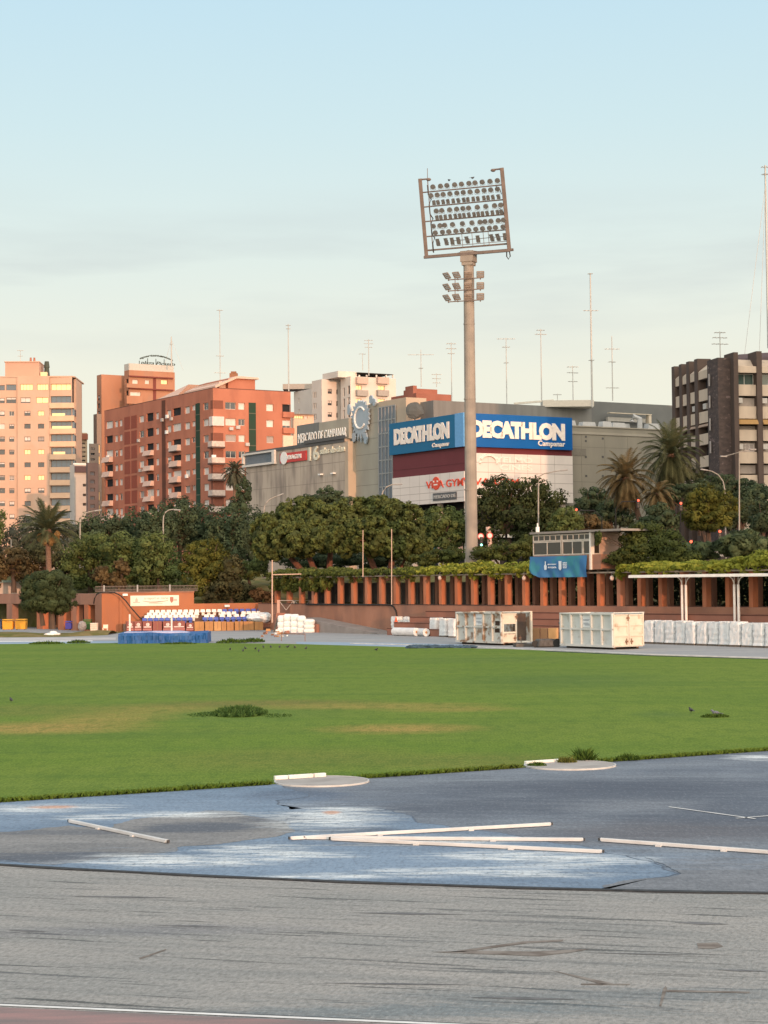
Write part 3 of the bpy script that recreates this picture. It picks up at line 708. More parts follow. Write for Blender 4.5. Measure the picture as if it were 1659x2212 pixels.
# ------------------------------------------------------------------ shared building materials
def brick(name, a, b, c=None, s=.45):
    return mat(name, a, .9, b, s, 6, .35, .68, bump=.25, bscale=9, col3=c, scale3=.35, lo3=.5, hi3=.70, stretch=(1, 1, .5))
ORANGE_BRICK = brick("orange_brick", (.40, .155, .075), (.33, .125, .062), (.31, .13, .075))
BROWN_BRICK = brick("brown_brick", (.36, .185, .125), (.30, .15, .10), (.215, .12, .09))
PILLAR_BRICK = brick("pillar_brick", (.46, .165, .08), (.36, .13, .068), (.38, .175, .11), 1.5)
STEP_BRICK = brick("step_brick", (.33, .155, .11), (.27, .125, .088), (.22, .115, .085))
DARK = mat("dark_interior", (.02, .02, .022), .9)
GALV = mat("galvanised_steel", (.36, .36, .35), .5, (.28, .28, .275), 6)
RUSTY = mat("rusty_steel", (.25, .13, .08), .8, (.16, .09, .06), 5)
WPOST = mat("white_post_paint", (.72, .70, .66), .5, (.60, .58, .54), 3)
dL = Vector((-.5225, .8526)); dR = Vector((.8526, .5225))

# ------------------------------------------------------------------ sports pavilion on the left: sunlit wall and portico
cw = G(220, 1364.5); WD = Vector((.978, .208))
fw = Fac((cw.x, cw.y), WD); fp = Fac((cw.x, cw.y), dL)
pav = empty("sports_pavilion", (cw.x, cw.y, 0), "long low orange brick pavilion with a shaded portico behind the yellow bins", "pavilion")
aE = fw.S(417); zt = fw.px(300, 1281)[1]; aE2 = fw.S(589); zt2 = fw.px(500, 1303)[1]
mb = MB(); fw.box(mb, 0.001, aE, -.05, zt, -.4, 0); mb.build("wall", ORANGE_BRICK, pav)
mb = MB(); fw.box(mb, aE+.002, aE2, -.05, zt2, -.4, -.02); mb.build("low_wall", ORANGE_BRICK, pav)
mb = MB(); fw.box(mb, 0.0, aE+.04, zt+.003, zt+.12, -.45, .06); mb.build("coping", BROWN_BRICK, pav)
mb = MB(); fw.box(mb, fw.S(256), fw.S(262), 0, zt-.25, .003, .1); mb.build("pilaster", ORANGE_BRICK, pav)
zb0 = fp.px(100, 1305)[1]; zb1 = fp.px(100, 1283)[1]; aL = fp.S(-40)
mb = MB(); fp.box(mb, -.0, aL, zb0, zb1, -4.0, 0); mb.build("roof_slab", BROWN_BRICK, pav)
mb = MB(); fp.box(mb, .5, aL, -.05, zb0-.003, -4.0, -3.7); mb.build("back_wall", ORANGE_BRICK, pav)
for i, (u0, u1) in enumerate(((205, 220), (181, 190.5), (153, 165), (125, 137.5), (79, 92), (14, 26), (-30, -20))):
    a1, a0 = sorted((fp.S(u0, 1330), fp.S(u1, 1330))); mb = MB(); a0, a1 = min(a0, a1), max(a0, a1)
    fp.box(mb, max(a0, .003), a1, -.05, zb0-.004, -.75 if i else -3.6, -.02); mb.build("pillar", BROWN_BRICK if i in (0, 5) else PILLAR_BRICK, pav)  # brown brick here and on the slab colours in the portico's shade
for (u0, u1) in ((166, 180), (191, 204), (138.5, 152)):
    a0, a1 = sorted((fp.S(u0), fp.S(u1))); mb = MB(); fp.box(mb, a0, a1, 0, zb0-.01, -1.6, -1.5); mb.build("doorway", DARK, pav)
ac = fp.S(43, 1330); z0 = .3; rr = 1.5; mb = MB()
pts = [fp.pt(ac+rr*cos(pi*i/14), 1.1 + 1.1*sin(pi*i/14), -3.69) for i in range(15)]
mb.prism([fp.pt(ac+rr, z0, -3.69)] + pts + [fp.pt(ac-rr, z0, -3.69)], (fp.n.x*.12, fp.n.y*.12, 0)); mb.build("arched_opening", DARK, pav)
mb = MB(); fw.box(mb, fw.S(264), fw.S(312), 0, fw.px(290, 1347)[1], .003, .35); mb.build("plinth", mat("grey_brick_plinth", (.27, .17, .13), .9, (.2, .13, .1), 2), pav)
for i, (u, v) in enumerate(((270, 1285), (490, 1309))):
    a, z = fw.px(u, v); mb = MB(); fw.box(mb, a-.25, a+.25, z-.1, z+.12, .05, .3); mb.build("wall_lamp", mat("white_plastic", (.75, .74, .72), .5), pav)
# wire fence along the roof edge
rf = empty("roof_railing", fw.pt(fw.S(205), zt+.12, -.25), "grey mesh railing along the top of the orange brick wall", "railing")
a0, a1 = fw.S(205), fw.S(425); zr = fw.px(300, 1266)[1]; mb = MB()
for z in (zt+.2, (zt+zr)/2, zr): mb.bar(fw.pt(a0, z, -.25), fw.pt(a1, z, -.25), .05)
mb.build("rail", mat("dull_brown_rail", (.16, .13, .115), .7), rf)
mb = MB(); k = int((a1-a0)/.14)
for i in range(k+1): a = a0 + (a1-a0)*i/k; mb.bar(fw.pt(a, zt+.12, -.25), fw.pt(a, zr, -.25), .035)
mb.build("mesh_infill", mat("dull_mesh_wire", (.12, .095, .085), .8), rf)
for u in (224, 296, 366): mb = MB(); a = fw.S(u); mb.bar(fw.pt(a, zt+.12, -.25), fw.pt(a, zr+.12, -.25), .14); mb.build("post", GALV, rf)

# banner on the wall
bn = empty("wall_banner", fw.pt(fw.S(334), zt-1, .05), "cream printed banner on the orange wall above the white seats", "banner")
a0, z1 = fw.px(281.5, 1286.8); a1, z0 = fw.px(386.5, 1308); mb = MB(); fw.box(mb, a0, a1, z0, z1, .012, .05); mb.build("banner_sheet", mat("cream_banner", (.80, .74, .64), .8, (.74, .68, .58), 1), bn)
GREY_INK = mat("grey_ink", (.30, .29, .26), .8); RED_INK = mat("dull_red_ink", (.38, .17, .13), .8)
W_ = a1-a0; Hh = z1-z0
letter(fw, bn, "tu esport en marxa", a0+.28*W_, a0+.78*W_, z0+.55*Hh, z0+.82*Hh, .052, GREY_INK, .0, .012, shear=.25)
mb = MB(); pts = [fw.pt(a0 + W_*(.25 + .53*i/12), z0 + Hh*(.50 - .13*sin(pi*(i/12)**.8)), .056) for i in range(13)]; mb.tube(pts, [.02 + .03*sin(pi*i/12) for i in range(13)], 5); mb.build("swoosh", GREY_INK, bn)
mb = MB(); fw.box(mb, a0+.38*W_, a0+.66*W_, z0+.2*Hh, z0+.25*Hh, .052, .06); fw.box(mb, a0+.055*W_, a0+.2*W_, z0+.31*Hh, z0+.39*Hh, .052, .06); fw.box(mb, a0+.89*W_, a0+.96*W_, z0+.45*Hh, z0+.66*Hh, .052, .06); mb.build("small_print", mat("pale_ink", (.45, .42, .37), .8), bn)
mb = MB(); ca, cz = a0+.125*W_, z0+.58*Hh; mb.prism([fw.pt(ca-.12, cz-.25, .052), fw.pt(ca+.12, cz-.25, .052), fw.pt(ca+.14, cz, .052), fw.pt(ca, cz+.28, .052), fw.pt(ca-.12, cz, .052)], (fw.n.x*.01, fw.n.y*.01, 0)); mb.build("bell_crest", mat("pale_ink", (0, 0, 0)), bn)
mb = MB(); ca, cz = a0+.85*W_, z0+.55*Hh; mb.prism([fw.pt(ca-.17, cz+.3, .052), fw.pt(ca+.17, cz+.3, .052), fw.pt(ca+.17, cz-.1, .052), fw.pt(ca, cz-.32, .052), fw.pt(ca-.17, cz-.1, .052)], (fw.n.x*.01, fw.n.y*.01, 0)); mb.build("shield_crest", RED_INK, bn)

# ------------------------------------------------------------------ bleacher with plastic seats
st = empty("seating_stand", fw.pt(fw.S(400), 0, 2), "small stepped stand of white and blue plastic seats against the brick wall", "seating stand")
SW = mat("white_seat_plastic", (.76, .72, .66), .45, (.66, .62, .57), 2); SB = mat("blue_seat_plastic", (.045, .085, .36), .45, (.06, .11, .40), 2)
a0, a1 = fw.S(305), fw.S(583); zrow = [fw.px(400, v)[1] - .30 for v in (1339.5, 1334.5, 1329.5, 1324.5)]
zrow = [zrow[0] + .25*i for i in range(4)]
mb = MB()
for i in range(4):
    fw.box(mb, a0 + .003*i, a1 - .003*i, .6 if i == 0 else zrow[i-1], zrow[i], .05, 3.1 - .7*i)
mb.build("steps", mat("dark_brown_steps", (.11, .065, .055), .9, (.16, .10, .08), 2), st)
mb = MB(); fw.box(mb, a0+.3, a1-.3, 0, .6, .4, 2.9); mb.build("base", mat("dark_brown_steps", (0, 0, 0)), st)
mb = MB(); s0, s1 = fw.S(390), fw.S(405)
for i in range(8): fw.box(mb, s0, s1, zrow[0]-.6 + .125*i, zrow[0]-.6 + .125*i + .12, 3.2 - .35*i, 3.55 - .35*i)
mb.build("stair", mat("stair_dark", (.06, .04, .038), .9), st)
sm = MB()
sm.hexa([(-.24, -.20, .32), (.24, -.20, .32), (.24, .20, .30), (-.24, .20, .30), (-.25, -.21, .36), (.25, -.21, .36), (.25, .20, .34), (-.25, .20, .34)])
sm.hexa([(-.25, .16, .34), (.25, .16, .34), (.25, .21, .34), (-.25, .21, .34), (-.21, .24, .62), (.21, .24, .62), (.21, .29, .62), (-.21, .29, .62)])
sm.hexa([(-.14, -.1, 0.0), (.14, -.1, 0.0), (.14, .12, 0.0), (-.14, .12, 0.0), (-.16, -.14, .32), (.16, -.14, .32), (.16, .14, .32), (-.16, .14, .32)])
seat_w = sm.build("seat", SW, st, bevel=.02, origin=None); seat_b = sm.build("seat", SB, st, bevel=.02)
for o in (seat_w, seat_b): o.data.transform(Matrix.Translation(st.location))
first = {id(SW): seat_w, id(SB): seat_b}; used = set()
def seat(u, row, m):
    a = fw.S(u, 1335); p = fw.pt(a, zrow[row] + .004, 2.75 - .7*row); src = first[id(m)]
    o = src if id(m) not in used else src.copy()
    if id(m) in used: COL.objects.link(o)
    used.add(id(m)); o.parent = st; o.location = p - Vector(st.location); o.rotation_euler = (0, 0, math.atan2(WD.y, WD.x))
def row(us, r, m):
    for u in us: seat(u, r, m)
Z = lambda xs: [263.3*0 + 263.3 + .1984*x for x in xs]
us = lambda x0, x1, n: [u_ - 0 for u_ in Z([x0 + (x1-x0)*i/(n-1) for i in range(n)])]
row(us(225, 715, 9), 0, SB); row(us(255, 755, 9), 1, SW); row(us(288, 800, 9), 2, SW); row(us(322, 1060, 13), 3, SW)
row(us(872, 1360, 9), 0, SB); row(us(900, 960, 2) + us(1065, 1225, 3) + us(1290, 1380, 2), 1, SW); row(us(1090, 1205, 3) + us(1310, 1475, 4), 2, SW); row(us(1115, 1555, 8), 3, SB)
tp = empty("crumpled_tarp", fw.pt(fw.S(545), zrow[0]+.004, 3.0), "crumpled white plastic tarp thrown over seats at the stand's end", "tarp")
mb = MB(); c = fw.pt(fw.S(545), zrow[0]+.45, 2.9); mb.ell(c, (1.25, .75, .5), 14, 8, .18); mb.ell(c + Vector((.7, .2, .2)), (.8, .6, .35), 12, 7, .2); mb.build("plastic_sheet", mat("white_tarp", (.70, .75, .78), .5, (.55, .62, .68), 3), tp)

# boxes in front of the stand
CARD = mat("cardboard", (.42, .22, .09), .85, (.35, .18, .075), 1.2); CARD2 = mat("pale_cardboard", (.50, .29, .13), .85, (.44, .25, .11), 1.2)
PRINT = mat("brown_printed_carton", (.24, .085, .07), .7, (.20, .07, .06), 1.2); PRW = mat("white_print", (.62, .55, .52), .7)
def carton(u0, u1, vt, vb, m, label, group, tape=True, dp=1.0, mark=False, t=4.2):
    a0, z1 = fw_front.px(u0, vt); a1, z0 = fw_front.px(u1, vb); z0 = max(.0, z0); p = fw_front.pt((a0+a1)/2, z0, 0)
    o = empty("printed_carton" if mark else "cardboard_box", p, label, "box", group)
    mb = MB(); fw_front.box(mb, a0, a1, z0, z1, -dp, 0); mb.build("body", m, o, bevel=.02)
    mb = MB(); fw_front.box(mb, a0+.03, a1-.03, z1+.001, z1+.02, -dp*.52, -dp*.48) ; fw_front.box(mb, (a0+a1)/2-.02, (a0+a1)/2+.02, z0+.2, z1-.05, .002, .008); mb.build("tape_seam", mat("brown_tape", (.26, .13, .06), .5), o)
    if mark:
        w = a1-a0; h = z1-z0; mb = MB(); fw_front.box(mb, a0+.12*w, a1-.1*w, z0+.42*h, z0+.52*h, .003, .012); mb.disc(fw_front.pt(a0+.55*w, z0+.7*h, .008), .17*h, 14, (fw.d.x, fw.d.y, 0), (0, 0, 1)); mb.build("printed_mark", PRW, o)
        mb = MB(); fw_front.box(mb, a0+.02, a1-.02, z0+.2*h, z0+.28*h, .003, .01); mb.build("printed_band", mat("pink_band", (.45, .2, .19), .7), o)
    return o
pf = fw.pt(0, 0, 3.8); fw_front = Fac((pf.x, pf.y), WD)
cb = [(420, 441, "cardboard box at the printed cartons' end, left of a narrow one"), (443, 461, "narrow cardboard box, second in the plain row"), (462.5, 478, "palest and brightest box of the plain row"),
      (478.5, 489, "slim box touching the brightest box's right side"), (490, 505, "cardboard box right of the slim one, middle of the plain row"), (507, 525, "cardboard box third from the plain row's right end"),
      (526, 548.5, "wide cardboard box second from the plain row's right end"), (550, 569, "last cardboard box of the plain row, near the debris")]
for i, (u0, u1, l) in enumerate(cb): carton(u0, u1, 1343 + random.uniform(-.6, .6), 1364 + (1 if i == 2 else 0), CARD2 if i == 2 else CARD, l, "plain cardboard boxes below the stand")
pc = [(273, 289, "printed brown carton partly behind the left white post"), (290, 306, "printed brown carton right of the left white post"), (308, 328.5, "brown carton with the largest white print"), (330, 350, "brown carton with hardly any white print"),
      (352, 371, "printed brown carton behind the second white post"), (372.5, 400, "wide printed brown carton right of the second white post"), (402, 418.5, "low brown carton between printed and plain boxes")]
for i, (u0, u1, l) in enumerate(pc): carton(u0, u1, 1342.5 if i != 6 else 1346, 1365, PRINT, l, "printed cartons below the stand", mark=(i not in (3,)))

# ------------------------------------------------------------------ landing mat, posts, hose, bins
BLUE_T = mat("blue_tarpaulin", (.014, .080, .25), .55, (.018, .095, .285), .8, col3=(.035, .115, .28), scale3=.5, bump=.2, bscale=2)
pa = G(255, 1391.5); pb = pa + Vector((7.05, .25, 0))
lm = empty("landing_mat", (pa.x, pa.y, 0), "long blue tarpaulin covered landing mat at the far edge of the lawn", "landing mat")
d = (pb-pa); LM = d.length; d = d.normalized(); nb = Vector((-d.y, d.x, 0))
mb = MB(); nx = 72; prof = [(0, 0), (.02, .3), (.05, .62), (.12, .82), (.5, .87), (2.2, .9), (4.4, .87), (4.75, .8), (4.85, .3), (4.9, 0)]
def matpt(i, j):
    t = i/nx; o_, z = prof[j]; fold = (.10*sin(i*.31 + 2*sin(i*.13)) + .07*sin(i*.83+1.7*sin(i*.21)) + .05*RNG.normal())*(1 if 0 < j < 4 else .3)*(1 - z/1.4)
    zz = z*(1 + .05*sin(t*7) - .06*(abs(sin(t*9)) if j in (3, 4) else 0)); x = t*LM
    if t < .02 or t > .98: zz *= .94
    q = pa + d*x + nb*(o_ + fold); return (q.x, q.y, max(.002, zz + (.0 if j else .0)))
for i in range(nx):
    for j in range(len(prof)-1): mb.poly([matpt(i, j), matpt(i+1, j), matpt(i+1, j+1), matpt(i, j+1)])
mb.poly([matpt(0, j) for j in range(len(prof))]); mb.poly([matpt(nx, j) for j in range(len(prof))])
mb.build("tarpaulin_cover", BLUE_T, lm, smooth=True)
mb = MB(); q = pa + d*.4 + nb*.8; mb.hexa([q + Vector((0, 0, .75)), q + d*(LM-1.0) + Vector((0, 0, .75)), q + d*(LM-1) + nb*3 + Vector((0, 0, .75)), q + nb*3 + Vector((0, 0, .75)), q + Vector((0, 0, .915)), q + d*(LM*.55) + Vector((0, 0, .93)), q + d*(LM*.6) + nb*3 + Vector((0, 0, .925)), q + nb*3 + Vector((0, 0, .925))]); mb.build("faded_top_sheet", mat("lavender_fabric", (.40, .44, .62), .7), lm)
for (u, vt, lab) in ((280.5, 1327, "left of two white uprights behind the blue landing mat"), (371, 1331, "second white upright behind the blue landing mat, in front of the seats")):
    p = P(u, 1360, 153); o = empty("upright_post", (p.x, p.y, 0), lab, "post", "white jump uprights"); zt_ = P(u, vt, 153).z
    mb = MB(); mb.box((p.x, p.y, zt_/2 + .03), (.13, .11, zt_ - .06)); mb.build("post", WPOST, o)
    mb = MB(); mb.box((p.x, p.y, .03), (.5, .5, .06)); mb.build("base_plate", GALV, o)
hp = [(202, 1304), (203.5, 1293), (208, 1284), (216, 1279.5), (232, 1278.8), (246, 1280), (258, 1286), (270, 1298), (284, 1316), (298, 1332), (311, 1342)]
mb = MB(); pp = []
for i, (u, v) in enumerate(hp):
    a, z = fw.px(u, v); pp.append(fw.pt(a, z, .4 + i*.12))
mb.tube(pp, .065, 7); tag(mb.build("black_hose", mat("black_hose_rubber", (.02, .02, .02), .6), smooth=True), "black hose arching over the pavilion corner down to the seats", "hose")

YEL = mat("yellow_bin_plastic", (.72, .33, .03), .5, (.62, .28, .03), 2)
def bin_(u0, u1, vt, vb, m, name, label, cat, lidm=None, Y=188.0, lidh=.12, grp=None, dep=.8):
    p0, p1 = P(u0, vb, Y), P(u1, vb, Y); z0, z1 = p0.z, P(u0, vt, Y).z; w = p1.x - p0.x; c = (p0+p1)/2
    o = empty(name, (c.x, c.y, z0), label, cat, grp)
    mb = MB(); mb.box((c.x, c.y, (z0+z1-lidh)/2), (w*.92, dep, z1-lidh-z0-.12), 0, 1.06); mb.build("body", m, o, bevel=.03)
    mb = MB(); mb.box((c.x, c.y, z1-lidh/2), (w, dep*1.12, lidh), 0, .9); mb.build("lid", lidm or m, o, bevel=.02)
    for s in (-1, 1): mb = MB(); mb.tube([(c.x+s*w*.36-.04, c.y-dep*.3, z0+.09), (c.x+s*w*.36+.04, c.y-dep*.3, z0+.09)], .09, 10); mb.build("wheel", mat("black_hose_rubber", (0, 0, 0)), o)
    return o
bin_(6.5, 30, 1337.5, 1361, YEL, "yellow_container", "yellow plastic container at the left edge, with a dark bin beside it", "container", grp="yellow containers by the pavilion", dep=1.0)
bin_(34.5, 58, 1337, 1360.5, YEL, "yellow_container", "yellow plastic container nearer the small round tree", "container", grp="yellow containers by the pavilion", dep=1.0)
bin_(-3, 5.5, 1338, 1359, mat("navy_plastic", (.03, .05, .12), .5), "waste_bin", "navy bin cut off by the left edge of the photo", "bin")
bin_(142, 155.5, 1341.5, 1360, mat("blue_bin_plastic", (.05, .05, .28), .5), "waste_bin", "blue bin standing in the dark portico doorway", "bin")
bin_(181, 198, 1338, 1361, mat("green_bin_plastic", (.05, .13, .04), .5), "waste_bin", "dark green bin beside the pale drawer unit", "bin")
p0 = P(194.5, 1362.5, 186); p1 = P(210.5, 1345.5, 186); o = empty("drawer_unit", ((p0.x+p1.x)/2, 186, p0.z), "pale drawer unit beside the green bin at the portico", "drawer unit")
mb = MB(); mb.box(((p0.x+p1.x)/2, 186.3, (p0.z+p1.z)/2), (p1.x-p0.x, .55, p1.z-p0.z)); mb.build("cabinet", mat("pale_wood", (.62, .50, .42), .6), o, bevel=.02)
for i in range(4): z = p0.z + (p1.z-p0.z)*(i+.5)/4; mb = MB(); mb.box(((p0.x+p1.x)/2, 186.0, z), (p1.x-p0.x-.1, .05, (p1.z-p0.z)/4-.06)); mb.build("drawer", mat("pale_drawer", (.70, .60, .52), .6), o)
p0 = P(171, 1361, 187); mb = MB(); mb.ell((p0.x+.3, 187, p0.z+.42), (.45, .35, .50), 12, 8, .08); tag(mb.build("grey_sack", mat("grey_sack_plastic", (.30, .29, .29), .6, (.22, .21, .21), 3), origin=(p0.x+.3, 187, p0.z)), "full grey sack leaning beside the green bin", "sack")
p0 = P(227.5, 1365.5, 184); o = empty("plastic_chair", (p0.x, p0.y, p0.z), "white plastic chair at the corner of the orange wall", "chair"); CH = mat("cream_chair_plastic", (.74, .66, .56), .5)
mb = MB(); mb.box((p0.x, p0.y, p0.z+.40), (.50, .46, .05)); mb.build("seat", CH, o)
mb = MB(); mb.box((p0.x, p0.y+.22, p0.z+.58), (.48, .05, .32)); mb.build("backrest", CH, o)
for sx in (-.2, .2):
    for sy in (-.18, .2): mb = MB(); mb.bar((p0.x+sx*1.1, p0.y+sy, p0.z), (p0.x+sx, p0.y+sy, p0.z+.38), .06); mb.build("leg", CH, o)
p0 = G(113, 1374.5); mb = MB(); mb.ell((p0.x, p0.y, .16), (.75, .4, .2), 12, 6, .15); mb.ell((p0.x+.1, p0.y+.1, .3), (.4, .3, .2), 10, 6, .15)
tag(mb.build("white_sack", mat("white_sack_plastic", (.72, .72, .71), .6, (.6, .6, .6), 4), origin=(p0.x, p0.y, 0)), "white plastic sack dropped at the foot of the grass mound", "sack")
# pale annex behind the portico
fa = Fac((-44.5, 216), (1, .05)); o = empty("pale_annex", (-44, 216, 3), "pale rendered low building behind the portico at the left edge", "building")
mb = MB(); fa.boxpx(mb, -20, 1258, 72, 1300, -4, 0); mb.build("wall", mat("pale_render", (.55, .47, .40), .85, (.45, .38, .33), .4), o)
mb = MB(); fa.boxpx(mb, -22, 1254, 52, 1258, -4.2, .3); mb.build("roof_edge", mat("greenish_roof", (.25, .33, .28), .7), o)

# ------------------------------------------------------------------ colonnade with pergola, retaining wall and brick tiers
ZF = 2.62; A_ = G(1659, 1312, ZF); B_ = G(690, 1305, ZF)
fc = Fac((B_.x, B_.y), (A_.x-B_.x, A_.y-B_.y))
cu = [623, 650, 676, 704.5, 733, 762, 791, 821, 852, 883, 916, 949.5, 984, 1018.6, 1055, 1091.5, 1129, 1168, 1208, 1250, 1293, 1336, 1381, 1427, 1475, 1524, 1574, 1626.5]
ss = [fc.S(u, 1280) for u in cu]; k_, c_ = np.polyfit(range(len(ss)), ss, 1)
zT = fc.px(1400, 1237)[1]
col = empty("brick_colonnade", fc.pt(ss[10], ZF, 0), "long row of orange brick pillars carrying a vine covered pergola", "colonnade")
WF, WE = .40, .50
for i in range(-1, len(ss)+3):
    a = c_ + k_*i
    mb = MB(); fc.box(mb, a-WF/2, a+WF/2, ZF+.002, zT, -WE, 0); mb.build("pillar", PILLAR_BRICK, col)
    if i % 1 == 0:
        mb = MB(); fc.box(mb, a-WF/2, a+WF/2, ZF+.002, zT-.004, -3.4, -2.95); mb.build("rear_pillar", BROWN_BRICK, col)
a0, a1 = c_ - 2*k_, c_ + k_*(len(ss)+3)
mb = MB(); fc.box(mb, a0, a1, zT+.002, zT+.12, -.55, .18); mb.build("front_beam", mat("pale_beam", (.33, .26, .20), .8, (.25, .2, .15), 2), col)
mb = MB(); fc.box(mb, a0, a1, zT+.002, zT+.2, -3.45, -2.9); mb.build("rear_beam", BROWN_BRICK, col)
mb = MB()
for i in range(int((a1-a0)/1.15)): a = a0 + .3 + i*1.15; fc.box(mb, a, a+.1, zT+.125, zT+.26, -3.6, .3)
mb.build("cross_beams", mat("dark_timber", (.06, .045, .035), .9), col)
mb = MB(); fc.box(mb, a0, a1, zT+.27, zT+.31, -4.3, .2); mb.build("pergola_shade_sheet", mat("dark_shade_sheet", (.05, .045, .025), .95), col)  # unseen sheet added so the pergola's interior stays dark
mb = MB(); fc.box(mb, a0-1, a1+1, -.05, ZF, -4.4, 0.06); mb.build("retaining_wall", BROWN_BRICK, col)
mb = MB(); fc.box(mb, a0-1, fc.S(1105), ZF+.001, ZF+.05, -.02, .12); mb.build("coping", mat("dark_coping", (.05, .04, .04), .8), col)
fence = empty("dark_panel_fence", fc.pt(fc.S(780), ZF, -4), "dark grey panelled fence at the back of the colonnade's left half", "fence")
FP = mat("dark_fence_panel", (.10, .095, .09), .7, (.07, .066, .064), 1.5); b0, b1 = fc.S(590), fc.S(945); nP = 22
for i in range(nP):
    x0 = b0 + (b1-b0)*i/nP; x1 = b0 + (b1-b0)*(i+1)/nP; mb = MB(); fc.box(mb, x0+.03, x1-.03, ZF+.01, ZF+2.0, -4.1, -4.0); fc.box(mb, x0+.05, x1-.05, ZF+.95, ZF+1.02, -3.998, -3.97); mb.build("fence_panel", FP, fence)
mb = MB()
for i in range(nP+1): x = b0 + (b1-b0)*i/nP; mb.bar(fc.pt(x, ZF, -4.0), fc.pt(x, ZF+2.05, -4.0), .07)
mb.build("fence_rail", mat("pale_fence_rail", (.24, .22, .20), .6), fence)
# brick tiers below the right part
tiers = empty("brick_tiers", fc.pt(fc.S(1300), 0, 1.5), "wide brown brick spectator steps below the colonnade", "steps")
t0 = fc.S(893); NT = 5; rh = ZF/NT*.93
for i in range(NT-1):
    mb = MB(); z = ZF - .50 - i*.5; aS = t0 + (1.4*(2-i) if i < 3 else 0)
    fc.box(mb, aS, a1, -.05 if i == NT-2 else z-.5, z, .062 if i == 0 else .062 + .75*(i-0) - .75*0, .06 + .75*(i+1)); mb.build("tier", STEP_BRICK, tiers)
    mb = MB(); fc.box(mb, aS+.002, a1, z-.075, z-.02, .0605 + .75*(i+1), .0605 + .75*(i+1)+.03); mb.build("nosing_shade_strip", mat("dark_brick_course", (.10, .045, .035), .9), tiers)  # dark strip paints the shade line under each tread edge
# ramp, low wall, gate at the left end
ra = empty("access_ramp", fc.pt(fc.S(740), 0, 2), "grey concrete ramp rising left along the brown retaining wall", "ramp")
x0, x1 = fc.S(690), fc.S(868); z1 = 1.35; mb = MB()
mb.hexa([fc.pt(x0, -.05, .07), fc.pt(x1, -.05, .07), fc.pt(x1, -.05, 2.4), fc.pt(x0, -.05, 2.4), fc.pt(x0, z1, .07), fc.pt(x1, .004, .07), fc.pt(x1, .004, 2.4), fc.pt(x0, z1, 2.4)]); mb.build("ramp_surface", mat("ramp_concrete", (.27, .25, .235), .9, (.22, .2, .19), 1), ra)
x0, x1 = fc.S(640), fc.S(733); mb = MB()
mb.hexa([fc.pt(x0, -.05, 2.42), fc.pt(x1, -.05, 2.42), fc.pt(x1, -.05, 2.75), fc.pt(x0, -.05, 2.75), fc.pt(x0, 1.75, 2.42), fc.pt(x1, .75, 2.42), fc.pt(x1, .75, 2.75), fc.pt(x0, 1.75, 2.75)]); mb.build("parapet", STEP_BRICK, ra)
gt = empty("mesh_gate", P(636, 1310, 184), "pink posted wire mesh gate at the left end of the retaining wall", "gate")
Yg = 184.0; PK = mat("pinkish_post", (.52, .33, .26), .7)
zg0, zg1 = P(601, 1335, Yg).z, P(601, 1296, Yg).z
for u in (601.5, 671.5): mb = MB(); mb.bar(P(u, 1340, Yg), P(u, 1296, Yg), .28); mb.build("post", PK, gt)
mb = MB()
for (p, q) in (((618, 1318), (634, 1297)), ((654, 1317), (669, 1297)), ((603, 1298), (618, 1318)), ((636, 1297), (654, 1317)), ((603, 1297), (669, 1297))): mb.bar(P(*p, Yg-.05), P(*q, Yg-.05), .06)
mb.bar(P(635, 1296, Yg), P(635, 1306, Yg), .16); mb.build("brace", mat("pale_steel", (.4, .36, .33), .6), gt)
mb = MB()
for i in range(46): u = 603 + 67*i/45; mb.bar(P(u, 1297, Yg), P(u, 1336, Yg), .022)
mb.build("wire_mesh", mat("dull_mesh_wire", (0, 0, 0)), gt)

# tall poles
def pole(u, vt, vb, Y, w, m, label, arm=None, name="pole", cat="pole"):
    b, t = P(u, vb, Y), P(u, vt, Y); o = empty(name, b, label, cat); mb = MB(); mb.tube([b, t], [w/2, w*.4], 8); mb.build("shaft", m, o)
    mb = MB(); mb.tube([t, t + Vector((0, 0, .08))], w*.55, 8); mb.build("cap", m, o)
    if arm: mb = MB(); mb.tube([P(*arm[0], Y-.05), P(*arm[1], Y-.05)], w*.35, 6); mb.build("arm", m, o)
    return o
PINKP = mat("sunlit_pole_paint", (.52, .36, .28), .6)
pole(588, 1212, 1345, 177, .15, PINKP, "tall pale pole with a side arm at the left end of the pergola", ((588, 1241.5), (651, 1240)))
pole(784, 1147, 1246, 166.5, .085, PINKP, "thin pole rising above the pergola, left of a similar one", name="flag_pole", cat="flag pole")
pole(846, 1145, 1306, 159.5, .085, PINKP, "thin pole running down in front of the pillars, right of a similar one", name="flag_pole", cat="flag pole")
mb = MB(); pp = [fc.pt(fc.S(u, v), fc.px(u, v)[1], .16) for u, v in ((664, 1305.5), (700, 1305.8), (760, 1306), (820, 1306.2), (846, 1306.5), (853, 1310), (858, 1319), (861, 1334))]; mb.tube(pp, .075, 6)
tag(mb.build("black_pipe", mat("black_hose_rubber", (0, 0, 0))), "black pipe lying on the wall top and bending down beside the thin pole", "pipe")
# lamps fixed under the pergola edge
for i, (u, lab) in enumerate(((957, "spherical pale lamp under the pergola edge, left one"), (1139, "pale lamp under the pergola just left of the blue banner"), (1329, "pale lamp under the pergola right of the booth"))):
    a, z = fc.px(u, 1246); p = fc.pt(a, z, .35); o = empty("pergola_lamp", p, lab, "lamp", "lamps under the pergola edge"); mb = MB(); mb.ell((p.x, p.y, p.z-.1), (.17, .17, .2), 10, 7); mb.build("globe", mat("pale_globe", (.58, .46, .40), .5), o); mb = MB(); mb.tube([p + Vector((0, 0, .05)), p + Vector((0, 0, .35)), fc.pt(a, z+.4, .1)], .03, 5); mb.build("bracket", GALV, o)

